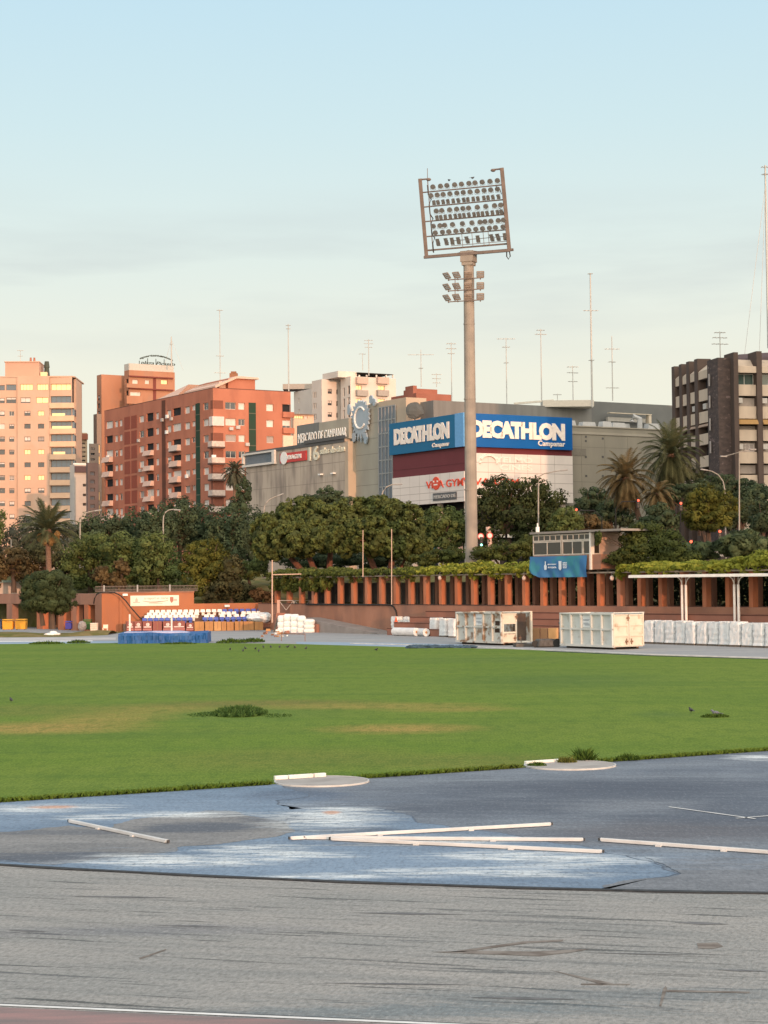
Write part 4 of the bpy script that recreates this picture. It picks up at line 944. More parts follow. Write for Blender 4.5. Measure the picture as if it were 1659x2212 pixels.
# ------------------------------------------------------------------ glazed commentary booth with its banner
fb_t = .35; bp = fc.pt(0, 0, fb_t); fb = Fac((bp.x, bp.y), fc.d)
booth = empty("commentary_booth", fb.pt(fb.S(1210), zT+.3, -1.5), "glazed booth on the pergola roof above the blue banner", "booth")
a0, zr = fb.px(1151, 1151.5); a1 = fb.S(1275, 1160); zs = fb.px(1210, 1199)[1]; zw = fb.px(1210, 1169)[1]; zw2 = fb.px(1210, 1161)[1]
CREAM = mat("cream_frame_paint", (.55, .50, .44), .6, (.47, .42, .36), 2); GLS = glass_mat("booth_glass", (.035, .032, .026), .12)
mb = MB(); fb.box(mb, a0-.1, a1+3.9, zr-.12, zr+.05, -3.3, .25); mb.build("roof", mat("grey_roof_sheet", (.24, .22, .2), .7), booth)
mb = MB(); fb.box(mb, a0, a1+1.2, zT+.32, zs-.02, -3.2, -.02); mb.build("base_wall", BROWN_BRICK, booth)
def uw(u0, u1, z0, z1, bars, nm="window"): frame_window(fb, booth, fb.S(u0, 1185), fb.S(u1, 1185), z0, z1, .1, GLS, CREAM, bars, nm, .085)
uw(1151, 1212, zs, zw, 1); uw(1214, 1258, zs, zw, 1); uw(1259, 1275.5, zs, zw, 0)
uw(1151, 1212, zw+.02, zw2+.25, 4, "clerestory"); uw(1213, 1275, zw+.02, zw2+.25, 4, "clerestory")
fe = Fac(fb.pt(a1+.02, 0, 0)[:2], (-fb.n.x, -fb.n.y)); PKW = mat("pink_render", (.60, .43, .35), .85, (.50, .36, .29), .6)
mb = MB(); fe.box(mb, 1.0, 3.3, zT+.3, zr-.13, -2.0, .0); mb.build("side_wall", PKW, booth)
mb = MB(); fb.box(mb, a1+.0, a1+.18, zT+.3, zr-.13, -.25, .12); mb.build("corner_post", mat("white_corner_post", (.74, .68, .62), .5), booth)
frame_window(fe, booth, .15, .95, zs, zr-.2, .05, GLS, CREAM, 0, "side_window", .08)
mb = MB(); fe.box(mb, .2, .98, zT+.3, zs-.03, -.2, -.03); mb.build("side_panel", BROWN_BRICK, booth)
p = fb.pt(a0+.25, zr+.05, -.3); mb = MB(); mb.tube([p, p + Vector((0, 0, .45))], .16, 10); mb.tube([p + Vector((0, 0, .45)), p + Vector((0, 0, .75))], .06, 6); tag(mb.build("roof_siren", mat("white_plastic", (0, 0, 0)), origin=p), "small white siren on the left corner of the booth roof", "siren")
bb = empty("hanging_banner", fb.pt(fb.S(1210), zs, .1), "wide blue printed banner hung below the booth windows", "banner")
b0, b1 = fb.S(1147, 1220), fb.S(1270, 1220); zb1 = fb.px(1210, 1201)[1]; zb0 = fb.px(1210, 1247)[1]
mb = MB(); nx, nz = 48, 14
def bpt(i, j):
    x = i/nx; z = j/nz; a = b0 + (b1-b0)*x; cut = (max(0, .16-x)*2.6)*(1-z)
    zz = zb0 + (zb1-zb0)*(z + cut*.6*(1-z)); t = .10 + .07*sin(x*13+z*3)*(1-z*.6) + .06*sin(x*31+z*5)*(1-z)
    return fb.pt(a, zz, t)
for i in range(nx):
    for j in range(nz): mb.poly([bpt(i, j), bpt(i+1, j), bpt(i+1, j+1), bpt(i, j+1)])
mb.build("banner_cloth", mat("blue_banner_cloth", (.035, .14, .32), .7, (.05, .17, .36), .35, col3=(.045, .22, .29), scale3=.5, lo3=.52, hi3=.6), bb, smooth=True)
WI = mat("white_banner_ink", (.62, .70, .76), .7); W_ = b1-b0; Hh = zb1-zb0
letter(fb, bb, "AJUNTAMENT", b0+.34*W_, b0+.50*W_, zb0+.57*Hh, zb0+.64*Hh, .26, WI, .03, .01); letter(fb, bb, "DE VALENCIA", b0+.35*W_, b0+.50*W_, zb0+.43*Hh, zb0+.51*Hh, .26, WI, .03, .01)
mb = MB(); ca, cz = b0+.305*W_, zb0+.55*Hh
mb.prism([fb.pt(ca-.13, cz-.32, .26), fb.pt(ca+.13, cz-.32, .26), fb.pt(ca+.16, cz, .26), fb.pt(ca+.05, cz+.1, .26), fb.pt(ca+.06, cz+.36, .26), fb.pt(ca-.06, cz+.36, .26), fb.pt(ca-.05, cz+.1, .26), fb.pt(ca-.16, cz, .26)], (fb.n.x*.01, fb.n.y*.01, 0)); mb.build("crest", WI, bb)
mb = MB(); ca, cz = b0+.565*W_, zb0+.55*Hh
mb.prism([fb.pt(ca-.17, cz+.36, .26), fb.pt(ca+.17, cz+.36, .26), fb.pt(ca+.17, cz-.25, .26), fb.pt(ca, cz-.4, .26), fb.pt(ca-.17, cz-.25, .26)], (fb.n.x*.01, fb.n.y*.01, 0)); mb.build("shield", WI, bb)
letter(fb, bb, "FUNDACIO\nESPORTIVA\nMUNICIPAL\nVALENCIA", b0+.61*W_, b0+.685*W_, zb0+.42*Hh, zb0+.70*Hh, .26, WI, .03, .01, "small_lettering")

# ------------------------------------------------------------------ white canopy on paired posts
WC = mat("white_canopy_paint", (.84, .80, .75), .5)
cn = empty("white_canopy", fc.pt(fc.S(1520), 1.6, 1.2), "thin white canopy on paired curved posts before the colonnade", "canopy")
tC = 1.15; zc = fc.px(1520, 1248)[1] + .15; a0 = fc.S(1400); a1 = fc.S(1659) + 8
mb = MB(); n = 16
for i in range(n):
    xa, xb = a0 + (a1-a0)*i/n, a0 + (a1-a0)*(i+1)/n
    fc.box(mb, xa, xb, zc + .02*i*.0, zc+.11, tC-1.0, tC+1.0)
mb.build("roof_sheet", WC, cn)
mb = MB()
for t in (tC-1.0, tC+1.0): fc.box(mb, a0, a1, zc-.1, zc-.002, t-.04, t+.04)
mb.build("edge_beam", WC, cn)
zst = ZF - .5 - .5*1
for u in (1511, 1625, 1740):
    ac = fc.S(u, 1300) - .4
    for s in (-.20, .20):
        b = fc.pt(ac + s, zst, tC); mb = MB(); mb.tube([b, b + Vector((0, 0, zc - zst - .65))], .095, 10); mb.build("post", WC, cn)
        mb = MB(); q = b + Vector((0, 0, zc-zst-.65)); mb.tube([q + Vector((fc.d.x*(1 if s > 0 else -1)*x, fc.d.y*(1 if s > 0 else -1)*x, z)) for x, z in ((0, -.02), (.05, .2), (.2, .42), (.5, .58), (1.0, .645))], .04, 6)
        mb.tube([q, q + Vector((0, 0, .64))], .025, 5); mb.build("curved_bracket", WC, cn)

# ------------------------------------------------------------------ waste containers
OLDW = mat("old_white_steel", (.55, .55, .51), .55, (.47, .47, .43), 1.2, col3=(.24, .155, .10), scale3=1.6, lo3=.50, hi3=.62)
NEWW = mat("grey_white_steel", (.56, .58, .56), .5, (.50, .52, .50), 1.0, col3=(.36, .33, .28), scale3=1.8, lo3=.60, hi3=.76)
CRM = mat("cream_door_steel", (.61, .555, .465), .5, (.54, .485, .40), 1.5, col3=(.36, .27, .19), scale3=1.8, lo3=.60, hi3=.74)
def container(px, u_far, u_door, vt, label, m, opened):
    c = G(*px); fs = Fac((c.x, c.y), dL); fd = Fac((c.x, c.y), dR); L_ = fs.S(u_far, px[1]-4); W = fd.S(u_door, px[1]-1); z1 = fs.px(px[0], vt)[1]; z0 = .16
    o = empty("waste_container", (c.x, c.y, 0), label, "container"); mb = MB()
    fs.box(mb, .05, L_, z0+.12, z1-.1, -.10, -.07); fd.box(mb, .07, W-.07, z0, z0+.12, -L_, -.05)                     # near side skin, floor
    fsr = fs.n*-(W); far = Fac(((c.x + dR.x*W), (c.y + dR.y*W)), dL); far.n = fs.n
    far.box(mb, .05, L_, z0+.12, z1-.1, .03, .07)
    end = Fac((c.x + dL.x*L_, c.y + dL.y*L_), dR); end.n = fd.n; end.box(mb, .1, W-.1, z0, z1-.05, .02, .07)
    mb.build("body", m, o)
    mb = MB(); n = 5
    for i in range(n+1):
        a = .07 + (L_-.14)*i/n; fs.box(mb, a-.07, a+.07, z0, z1-.1, -.07, .10)
    mb.build("upright_ribs", m, o)
    mb = MB(); zm = z0 + (z1-z0)*.52
    for (q0, q1, t) in ((z1-.1, z1, .11), (zm-.06, zm+.06, .085), (z0-.02, z0+.13, .11)): fs.box(mb, 0, L_, q0, q1, -.12, t)
    fs.box(mb, .07, L_-.07, z0+.13, z0+.36, -.068, -.02)
    mb.build("side_rails", m, o)
    mb = MB(); far.box(mb, 0, L_, z1-.1, z1, -.02, .12); fd.box(mb, .0, W, z1+.002, z1+.06, -.12, .04); end.box(mb, 0, W, z1-.1, z1+.003, 0, .1); mb.build("top_rail", m, o)
    # the label plate with rows of small dark print
    i0 = .07 + (L_-.14)*2.06/n; i1 = .07 + (L_-.14)*2.94/n; i0, i1 = (.07 + (L_-.14)*2.05/n + .05, .07 + (L_-.14)*2.95/n - .05)
    zp0, zp1 = zm+.1, z1-.14; mb = MB(); fs.box(mb, i0, i1, zp0, zp1, -.066, -.03); lp = mb.build("label_plate", mat("white_plate", (.68, .70, .71), .5), o)
    mb = MB(); w_ = i1-i0
    for (q, x0, x1) in ((.62, .08, .95), (.54, .08, .75), (.34, .1, .72), (.26, .1, .9), (.18, .3, .95)): fs.box(mb, i1-x1*w_, i1-x0*w_, zp0+(zp1-zp0)*q, zp0+(zp1-zp0)*(q+.035), -.0295, -.024)
    mb.build("label_print", mat("dark_print", (.12, .15, .2), .7), lp)
    # doors
    h0, h1 = z0+.06, z1-.08
    def leaf(x0, x1, holes, name="door"):
        mb = MB(); fd.box(mb, x0+.05, x1-.05, h0+.05, h1-.05, -.05, -.02) if not holes else None
        if holes:
            fd.box(mb, x0+.05, x1-.05, h0+(h1-h0)*.70, h1-.05, -.05, -.02); fd.box(mb, x0+.05, x1-.05, h0+.05, h0+(h1-h0)*.28, -.05, -.02)
        for k in range(4): z = h0 + (h1-h0)*k/3; fd.box(mb, x0, x1, max(h0, z-.07), min(h1, z+.07), -.06, .03)
        for x in (x0, x1-.12): fd.box(mb, x, x+.12, h0, h1, -.06, .028)
        return mb.build(name, CRM, o)
    l1 = leaf(.03, W/2-.02, opened)
    if not opened: l2 = leaf(W/2+.02, W-.03, False)
    else:
        mb = MB(); fd.box(mb, W/2+.02, W-.2, h0+.1, h1-.03, -.5, -.46); mb.build("dark_inner_lining", mat("interior_shade_brown", (.06, .045, .04), .9, (.09, .065, .05), 2), o)  # dark brown panel colours in the shade inside the open end
        mb = MB(); fd.box(mb, W-.14, W+.02, h0, h1+.12, -.1, .05); mb.build("door_jamb", CRM, o)
        mb = MB(); fs.box(mb, .25, L_/n*.8, zm+.12, zm+.45, -.069, -.060); fs.box(mb, .2, L_/n*.85, zm-.4, zm-.12, -.069, -.060); mb.build("rust_hole", mat("dark_rust", (.05, .03, .02), .95), o)
    for (x, z) in ((W*.47, h1-.25), (W*.42, h0+.3), (W*.58, h0+.3)):
        mb = MB(); fd.box(mb, x-.1, x+.1, z-.06, z+.06, .031, .09); fd.box(mb, x-.02, x+.02, z-.2, z+.2, .031, .07); mb.build("latch", RUSTY, o)
    for x in (.25, W-.45): mb = MB(); fd.box(mb, x, x+.2, .0, z0-.002, -L_+.3, -.3); mb.build("skid", mat("dark_skid", (.04, .035, .03), .9), o)
    for x in (.35, W-.35):
        q = fd.pt(x, .15, -.4); mb = MB(); mb.tube([q - Vector((dR.x*.08, dR.y*.08, 0)), q + Vector((dR.x*.08, dR.y*.08, 0))], .14, 10); mb.build("roller", RUSTY, o)
    return o
container((1325, 1403.5), 1212, 1392, 1325, "grey white ribbed container with closed cream doors before the pallets", NEWW, False)
container((1085, 1394.5), 987, 1149.5, 1323, "stained white container with one rusty door gone, left of the other", OLDW, True)

# ------------------------------------------------------------------ white wrapped pallets, rolls, bags
WRAP = mat("white_plastic_wrap", (.70, .72, .72), .35, (.60, .62, .63), 1.6, 6, bump=.8, bscale=4, spec=.5)
def wrapped(name, w, d_, h, seed):
    rnd = random.Random(seed); mb = MB(); nx, nz = 7, 8; rings = []
    for j in range(nz+1):
        z = h*j/nz; rg = []
        s = 1.0 + (.07 if j == 0 else .0) - (.05 if j == nz else 0) + rnd.uniform(-.03, .03)
        for k in range(4*nx):
            side, q = divmod(k, nx); q = q/nx - .5
            x, y = [(q, -.5), (.5, q), (-q, .5), (-.5, -q)][side]
            r = 1 - .10*(abs(x*2)**8*abs(y*2)**8); b = rnd.uniform(-.02, .02)
            rg.append((x*w*s*r + b, y*d_*s*r + b, z + (rnd.uniform(-.03, .05) if j == nz else 0)))
        rings.append(rg)
    base = len(mb.v)
    for rg in rings: mb.v += rg
    m_ = 4*nx
    for j in range(nz):
        for k in range(m_): mb.f.append((base+j*m_+k, base+j*m_+(k+1) % m_, base+(j+1)*m_+(k+1) % m_, base+(j+1)*m_+k))
    mb.v.append((0, 0, h+.05)); t = len(mb.v)-1
    for k in range(m_): mb.f.append((base+nz*m_+k, base+nz*m_+(k+1) % m_, t))
    return mb
PALW = mat("grey_pallet_wood", (.20, .17, .14), .9, (.14, .12, .10), 4)
protos = []
def make_pallet(seed, w=1.0, d_=1.05, h=1.52):
    o = empty("wrapped_pallet", (0, 0, 0)); wrapped("load", w, d_, h, seed).build("wrapped_load", WRAP, o); ld = o.children[0]
    ld.data.transform(Matrix.Translation((0, 0, .13)))
    mb = MB()
    for y in (-.45, 0, .45): mb.box((0, y, .05), (w, .1, .10))
    mb.box((0, 0, .112), (w*.98, d_*.98, .022)); mb.build("pallet_base", PALW, o); return o
def place_pallet(p, rz, seed, label, grp, sc=1.0, fresh=[0]):
    if len(protos) < 4: o = make_pallet(seed); protos.append(o)
    else: o = copy_tree(protos[seed % 4])
    o.location = (p.x, p.y, 0); o.rotation_euler = (0, 0, rz); o.scale = (sc, sc, sc); return tag(o, label, "pallet", grp)
q0, q1 = G(1400, 1390.5), G(1662, 1400); ang = math.atan2(fc.d.y, fc.d.x); nP = 12
names = ["wrapped white pallet touching the right container's doors", "second wrapped pallet from the right container", "third wrapped pallet from the right container", "fourth wrapped pallet from the right container", "fifth wrapped pallet from the right container, left of the white posts",
         "sixth wrapped pallet from the right container, below the paired white posts", "seventh wrapped pallet from the right container", "eighth wrapped pallet from the right container", "ninth wrapped pallet from the right container", "tenth wrapped pallet from the right container, under the second post pair",
         "last but one wrapped pallet of the long right row", "wrapped pallet cut by the right edge of the photo"]
for i in range(nP):
    p = q0.lerp(q1, i/(nP-1)); off = Vector((fc.n.x, fc.n.y, 0))*(-.55 + random.uniform(-.08, .08)); place_pallet(p + off, ang + random.uniform(-.06, .06), i, names[i], "row of wrapped pallets on the right", 1.0 + random.uniform(-.03, .02))
for (u, v, l) in ((856, 1369.5, "wrapped pallet at the left end, beside the black pipe"), (882, 1369.5, "wrapped pallet behind the lying white rolls, left of the gap"), (940, 1374.5, "first of three wrapped pallets left of the stained container"), (961, 1376, "middle of three wrapped pallets left of the stained container"), (981, 1377.5, "wrapped pallet half hidden by the stained container")):
    p = G(u, v) + Vector((.15, .6, 0)); place_pallet(p, ang + random.uniform(-.1, .1), random.randint(0, 3), l, "wrapped pallets left of the containers", .93)
def roll(u0, u1, v, r, label, dz=0.0):
    a, b = G(u0, v), G(u1, v+1.2); c = (a+b)/2; o = empty("plastic_roll", c, label, "roll", "white plastic rolls on the ground"); Zr = Vector((0, 0, r + dz))
    mb = MB(); mb.tube([a+Zr, b+Zr], r, 16); mb.build("wound_film", WRAP, o, smooth=False); mb = MB(); mb.tube([a+Zr - (b-a).normalized()*.03, b+Zr + (b-a).normalized()*.03], r*.3, 10); mb.build("core", mat("cardboard", (0, 0, 0)), o)
roll(852, 900, 1373, .36, "long white plastic roll lying in front of the wrapped pallets"); roll(899, 921, 1373.5, .34, "short white plastic roll right of the long one"); roll(919, 934, 1373, .27, "smallest white roll beside the three wrapped pallets")
# heap of white bags
bg = [(609, 1330.5, 17, "left stack"), (622, 1327.5, 19, ""), (637, 1328, 18, ""), (651, 1331, 18, ""), (668, 1338.5, 22, "")]
bl = ["leftmost stack of white bags beside the debris", "tallest stack of white bags, second from the left", "stack of white bags in the middle of the heap", "stack of white bags with a dark gap, fourth from the left", "low slumped stack of white bags at the heap's right end"]
for i, (u, vt, wpx, _) in enumerate(bg):
    p = G(u, 1366.5) + Vector((0, .5, 0)); zt_ = P(u, vt, p.y).z; w = wpx*p.y/F; o = empty("bag_stack", (p.x, p.y, 0), bl[i], "bag stack", "heap of white bags"); n = 3
    for j in range(n):
        hj = zt_/n; mb = wrapped("bag", w*1.06*(1 + .05*(n-j)/n), .95, hj*1.04, 40 + i*7 + j); mb.v = [(x*(1 - .16*abs(2*z/hj - 1)**3) + p.x + .03*sin(i*3 + j*5), y*(1 - .16*abs(2*z/hj - 1)**3) + p.y, max(.0, z) + hj*j) for x, y, z in mb.v]
        mb.build("bag", mat("white_bag_plastic", (.78, .77, .74), .5, (.68, .69, .69), 3, bump=.6, bscale=5), o, smooth=True)
hb = empty("steel_barrier", G(634, 1385), "low rusty steel frame standing on the track before the white bags", "barrier")
pz = [G(608, 1384.5), G(659, 1385.5)]; zb = P(634, 1368.5, pz[0].y).z; mb = MB()
for p in pz: mb.bar(p, p + Vector((0, 0, zb)), .05)
mb.build("leg", RUSTY, hb); mb = MB(); mb.bar(pz[0] + Vector((0, 0, zb)), pz[1] + Vector((0, 0, zb)), .07); mb.build("top_bar", RUSTY, hb)
deb = empty("debris_heap", G(600, 1374), "heap of broken bricks and rubbish left of the white bags", "debris")
for i in range(26):
    p = G(random.uniform(565, 628), random.uniform(1367, 1376)); s = random.uniform(.12, .3); mb = MB(); mb.box((p.x, p.y, s*.4 + random.choice((0, 0, .25))), (s*1.6, s, s*.8), random.uniform(0, 3), .8); mb.build("rubble_piece", random.choice((RUSTY, CARD, STEP_BRICK, GALV, mat("white_plastic", (0, 0, 0)))), deb)
mb = MB(); p = G(592, 1366); mb.bar(p, p + Vector((.35, 0, 1.3)), .16); mb.build("leaning_plank", mat("grey_pallet_wood", (0, 0, 0)), deb)
mb = MB(); p = G(606, 1364); mb.box((p.x, p.y, .9), (1.3, .8, 1.8), .2, .7); mb.build("brick_pile", STEP_BRICK, deb)
# clutter between and around the containers
tr = empty("hook_trailer", G(1180, 1396), "dark grey machine part lying between the two containers", "machine"); MG = mat("dark_machine_metal", (.10, .095, .09), .6, (.06, .055, .05), 4)
p = G(1180, 1398.5); mb = MB(); mb.box((p.x, p.y+.6, .3), (1.6, 1.2, .55), .3, .75); mb.build("housing", MG, tr, bevel=.08)
for (dx, r_) in ((-.75, .24), (.8, .3)): mb = MB(); q = p + Vector((dx, .3, r_)); mb.tube([q + Vector((0, -.15, 0)), q + Vector((0, .15, 0))], r_, 14); mb.build("wheel", mat("black_hose_rubber", (0, 0, 0)), tr)
mb = MB(); mb.bar(p + Vector((.9, .6, .1)), p + Vector((1.15, .6, 1.5)), .14); mb.bar(p + Vector((1.15, .6, 1.5)), p + Vector((1.0, .6, 1.75)), .2); mb.build("hook_arm", MG, tr)
q = G(1135, 1397); mb = MB(); mb.box((q.x, q.y, .12), (1.6, .8, .22), .2); mb.bar(q + Vector((-.3, 0, .2)), q + Vector((-.3, 0, .6)), .05); tag(mb.build("scrap_metal", MG, origin=q), "dark scrap metal on the ground before the open container end", "scrap")
for i, (u0, u1, l) in enumerate(((1150, 1166, "cardboard box behind the machine, next to the open container"), (1167, 1183, "cardboard box behind the machine, middle of three"), (1184, 1206, "palest cardboard box behind the machine, by the right container"))):
    fx = Fac(G(1180, 1391)[:2], (1, -.12)); a0, z1 = fx.px(u0, 1357); a1, z0 = fx.px(u1, 1383); o = empty("cardboard_box", fx.pt((a0+a1)/2, 0, 0), l, "box", "cardboard boxes between the containers")
    mb = MB(); fx.box(mb, a0, a1, 0, z1, -.8, -.0); mb.build("body", CARD2 if i == 2 else mat("brown_cardboard", (.26, .15, .08), .85), o, bevel=.02); mb = MB(); fx.box(mb, a0+.05, a1-.05, z1+.002, z1+.02, -.44, -.38); mb.build("tape_seam", mat("brown_tape", (0, 0, 0)), o)
q = G(955, 1400.5); mb = MB()
for i in range(9): mb.ell((q.x + (i-4)*.5, q.y + random.uniform(-.3, .3), .08), (.55, .35, random.uniform(.10, .26)), 10, 6, .25)
tag(mb.build("dark_net", mat("dark_blue_net", (.05, .09, .13), .9, (.03, .06, .09), 4), origin=(q.x, q.y, 0)), "crumpled dark blue net lying at the lawn edge before the stained container", "net")
cp = G(889, 1352); c0 = fc.pt(fc.S(893, 1325), ZF - 1.5, 1.9); mb = MB(); mb.tube([c0, c0 + Vector((0, 0, .5))], [.15, .03], 10); mb.box((c0.x, c0.y, c0.z+.03), (.36, .36, .05)); tag(mb.build("traffic_cone", mat("orange_cone_plastic", (.62, .12, .05), .5), origin=c0), "orange traffic cone on the brick steps' left end", "cone")

# ------------------------------------------------------------------ stadium floodlight mast
YM = 172.0; MASTC = mat("weathered_mast_concrete", (.31, .27, .23), .85, (.25, .22, .19), .8, col3=(.20, .18, .165), scale3=.35, bump=.2, bscale=8)
FRAME = mat("rusty_painted_frame", (.175, .14, .125), .7, (.13, .105, .095), 1.5); LAMPM = mat("dark_lamp_housing", (.13, .135, .14), .35, (.20, .205, .205), 5); LENS = glass_mat("lamp_lens", (.16, .17, .18), .15)
pb_ = P(1018, 1212, YM); pt_ = P(1012, 547, YM)
mast = empty("floodlight_mast", (pb_.x, pb_.y, 2.5), "tall grey concrete floodlight mast with a tilted rack of lamps", "floodlight mast")
mb = MB(); base = Vector((pb_.x + .03, YM, 2.0)); mb.tube([base, base.lerp(pt_, .30), base.lerp(pt_, .62), pt_], [.60, .56, .525, .48], 16); mb.build("pole", MASTC, mast)
for k, (v, r) in enumerate(((1058, .585), (862, .553), (700, .53))):
    q = P(1012 + (v-547)*.009, v, YM); mb = MB(); mb.tube([q - Vector((0, 0, .06)), q + Vector((0, 0, .06))], r, 16); mb.build("joint_ring", MASTC, mast)
mb = MB(); mb.box((pt_.x, pt_.y, pt_.z-.35), (1.25, 1.2, 1.0), radians(-22)); mb.box((pt_.x, pt_.y, pt_.z-1.0), (1.05, 1.05, .35), radians(-22)); mb.build("collar", MASTC, mast)
e1 = Vector((.925, -.38, 0)).normalized(); nn_ = Vector((-.38, -.925, 0)).normalized(); TL = radians(13); e2 = (Vector((0, 0, 1))*cos(TL) + nn_*sin(TL)).normalized(); e3 = e1.cross(e2).normalized()
if e3.dot(nn_) < 0: e3 = -e3
O = pt_ + Vector((0, 0, .25)) + nn_*.35
HL = 4.1; HT = 6.95
def rk(a, b, c=0.0): return O + e1*a + e2*b + e3*c
for s, top in ((-1, HT), (1, HT + .25)): mb = MB(); mb.bar(rk(HL*s, -.35), rk(HL*s*.985, top), .34); mb.build("side_post", FRAME, mast)
for b in (1.55, 2.95, 4.3, 5.65): mb = MB(); mb.tube([rk(-HL, b), rk(HL, b)], .065, 6); mb.build("crossbar", FRAME, mast)
mb = MB(); mb.bar(rk(-HL-.15, -.35, .25), rk(HL+.15, -.35, .25), .24); mb.bar(rk(-HL-.15, -.35, -.75), rk(HL+.15, -.35, -.75), .22); mb.bar(rk(-HL, .25, -.25), rk(HL, .25, -.25), .14)
for a in (-HL, -2.5, -1, 1, 2.5, HL): mb.bar(rk(a, -.35, .25), rk(a, -.35, -.75), .14)
mb.bar(rk(-1.6, -.35, 0), rk(0, -.1, -.3), .12); mb.bar(rk(1.6, -.35, 0), rk(0, -.1, -.3), .12); mb.build("base_beam", FRAME, mast)
for s in (-1, 1):
    top = rk(HL*s*.985, HT + (.25 if s > 0 else 0)); mb = MB(); mb.tube([top - e2*.1, top + e1*(-s)*.75 - e2*.1], .08, 6); mb.ell(top + e1*(-s)*.85 - e2*.16, (.24, .2, .15), 10, 6); mb.build("end_lamp", FRAME, mast)
q = rk(-HL*.985+.75, HT-.1); mb = MB(); mb.tube([q, q + Vector((0, 0, 1.0))], .03, 5); mb.tube([rk(-HL+.7, 0.1), q], .05, 6); mb.build("lightning_rod", FRAME, mast)
mb = MB()
for (a, b) in ((HL-.3, 5.6), (HL-.2, 3.6)): mb.tube([rk(a-.5, b), rk(a-.1, b-.3), rk(a, b-.8)], .035, 5)
for i in range(7): a = -HL + .75; mb.tube([rk(a, i*.9), rk(a + .25*(i % 2), i*.9 + .45), rk(a, i*.9 + .9)], .06, 5)
mb.tube([rk(HL+.0, -.4), rk(HL+.05, -.9), rk(HL-.15, -1.15), rk(HL-.3, -.9), rk(HL-.25, -.4)], .06, 6); mb.build("hanging_cable", mat("black_cable", (.03, .03, .03), .6), mast)
# round bowl lamps and square lamps, one of each kind and copies
def bowl():
    mb = MB(); prof = [(.02, -.24), (.12, -.22), (.20, -.10), (.24, .02), (.25, .08)]; n = 14
    aim = (e3*cos(radians(24)) - e2*sin(radians(24))).normalized(); x_ = e1; y_ = aim.cross(x_)
    k = 0
    for r, h in prof:
        for j in range(n): t = 2*pi*j/n; mb.v.append(tuple(O + x_*r*cos(t) + y_*r*sin(t) + aim*h))
    for i in range(len(prof)-1):
        for j in range(n): mb.f.append((i*n+j, i*n+(j+1) % n, (i+1)*n+(j+1) % n, (i+1)*n+j))
    mb.f.append(tuple(range((len(prof)-1)*n, len(prof)*n))); mb.f.append(tuple(range(n)))
    mb.tube([O - aim*.2, O - aim*.34], [.085, .07], 8); mb.bar(O - x_*.24, O - x_*.24 - e2*.3, .03); mb.bar(O + x_*.24, O + x_*.24 - e2*.3, .03); mb.bar(O - x_*.24 - e2*.3, O + x_*.24 - e2*.3, .03)
    return mb
def square_(w, h):
    aim = (e3*cos(radians(30)) - e2*sin(radians(30))).normalized(); y_ = aim.cross(e1).normalized(); mb = MB()
    mb.hexa([O + e1*sx*w/2*t + y_*sy*h/2*t + aim*c for c, t in ((-.13, .7), (.06, 1)) for sx, sy in ((-1, -1), (1, -1), (1, 1), (-1, 1))])
    for k in range(3): c = O + y_*h*(k-1)*.3 - aim*.16; mb.bar(c - e1*w*.4, c + e1*w*.4, .05)
    mb.bar(O - e1*w*.5 , O - e1*w*.5 - e2*.3, .03); mb.bar(O + e1*w*.5, O + e1*w*.5 - e2*.3, .03); return mb
def slatted(w, h):
    aim = (e3*cos(radians(30)) - e2*sin(radians(30))).normalized(); y_ = aim.cross(e1).normalized(); mb = MB()
    for k in range(4): c = O + y_*h*(k-1.5)*.31; mb.bar(c - e1*w/2, c + e1*w/2, .115, .12)
    for s_ in (-1, 1): mb.bar(O + e1*s_*w/2 - y_*h*.52, O + e1*s_*w/2 + y_*h*.52, .06)
    mb.bar(O - y_*h*.5, O - y_*h*.5 - e2*.25, .08); return mb
proto_l = {}
def lamp(kind, p, m=LAMPM, name="floodlight", rz=0.0):
    if kind not in proto_l:
        mbx = bowl() if kind == 'r' else square_(.31, .48) if kind == 's' else square_(.36, .8) if kind == 'b' else slatted(.66, .60)
        mbx.v = [tuple(Vector(q) - O + Vector(mast.location)) for q in mbx.v]
        o = mbx.build(name, m, mast); proto_l[kind] = o
    else: o = proto_l[kind].copy(); COL.objects.link(o); o.parent = mast
    o.location = p - Vector(mast.location); o.rotation_euler = (0, 0, rz); return o
def lrow(kind, b, as_, c=.15):
    for a in as_: lamp(kind, rk(a + random.uniform(-.06, .06), b, c), rz=random.uniform(-.15, .15))
lin = lambda a, b, n: [a + (b-a)*i/(n-1) for i in range(n)]
lrow('r', 6.1, lin(-2.75, 3.55, 10)); lrow('r', 5.32, lin(-3.1, 3.5, 11)); lrow('s', 4.62, lin(-2.85, 3.55, 14)); lrow('r', 3.86, [-2.7, -2.1, -1.3, -.6, .0, .55, 1.45, 2.3, 3.1, 3.65])
lrow('s', 3.22, lin(-2.7, 3.75, 15)); lrow('r', 2.48, [-3.1, -2.45, -1.9, -1.1, -.2, .75, 1.5, 2.0, 2.6, 3.3, 3.8]); lrow('r', 1.86, lin(-2.9, 3.7, 11)); lrow('b', .95, [-2.7, -1.9, -1.3, -.75, .1, 1.25, 2.6, 3.2, 3.8])
mb = MB()
for a in (-.4, .6, 1.7, 2.2): mb.bar(rk(a, .3), rk(a, 1.5), .05)
for b in (.5, .95): mb.bar(rk(-1.6, b, -.1), rk(3.9, b, -.1), .05)
mb.build("bracing", FRAME, mast)
sf = mat("sand_floodlight_paint", (.27, .22, .185), .6, (.21, .175, .15), 4)
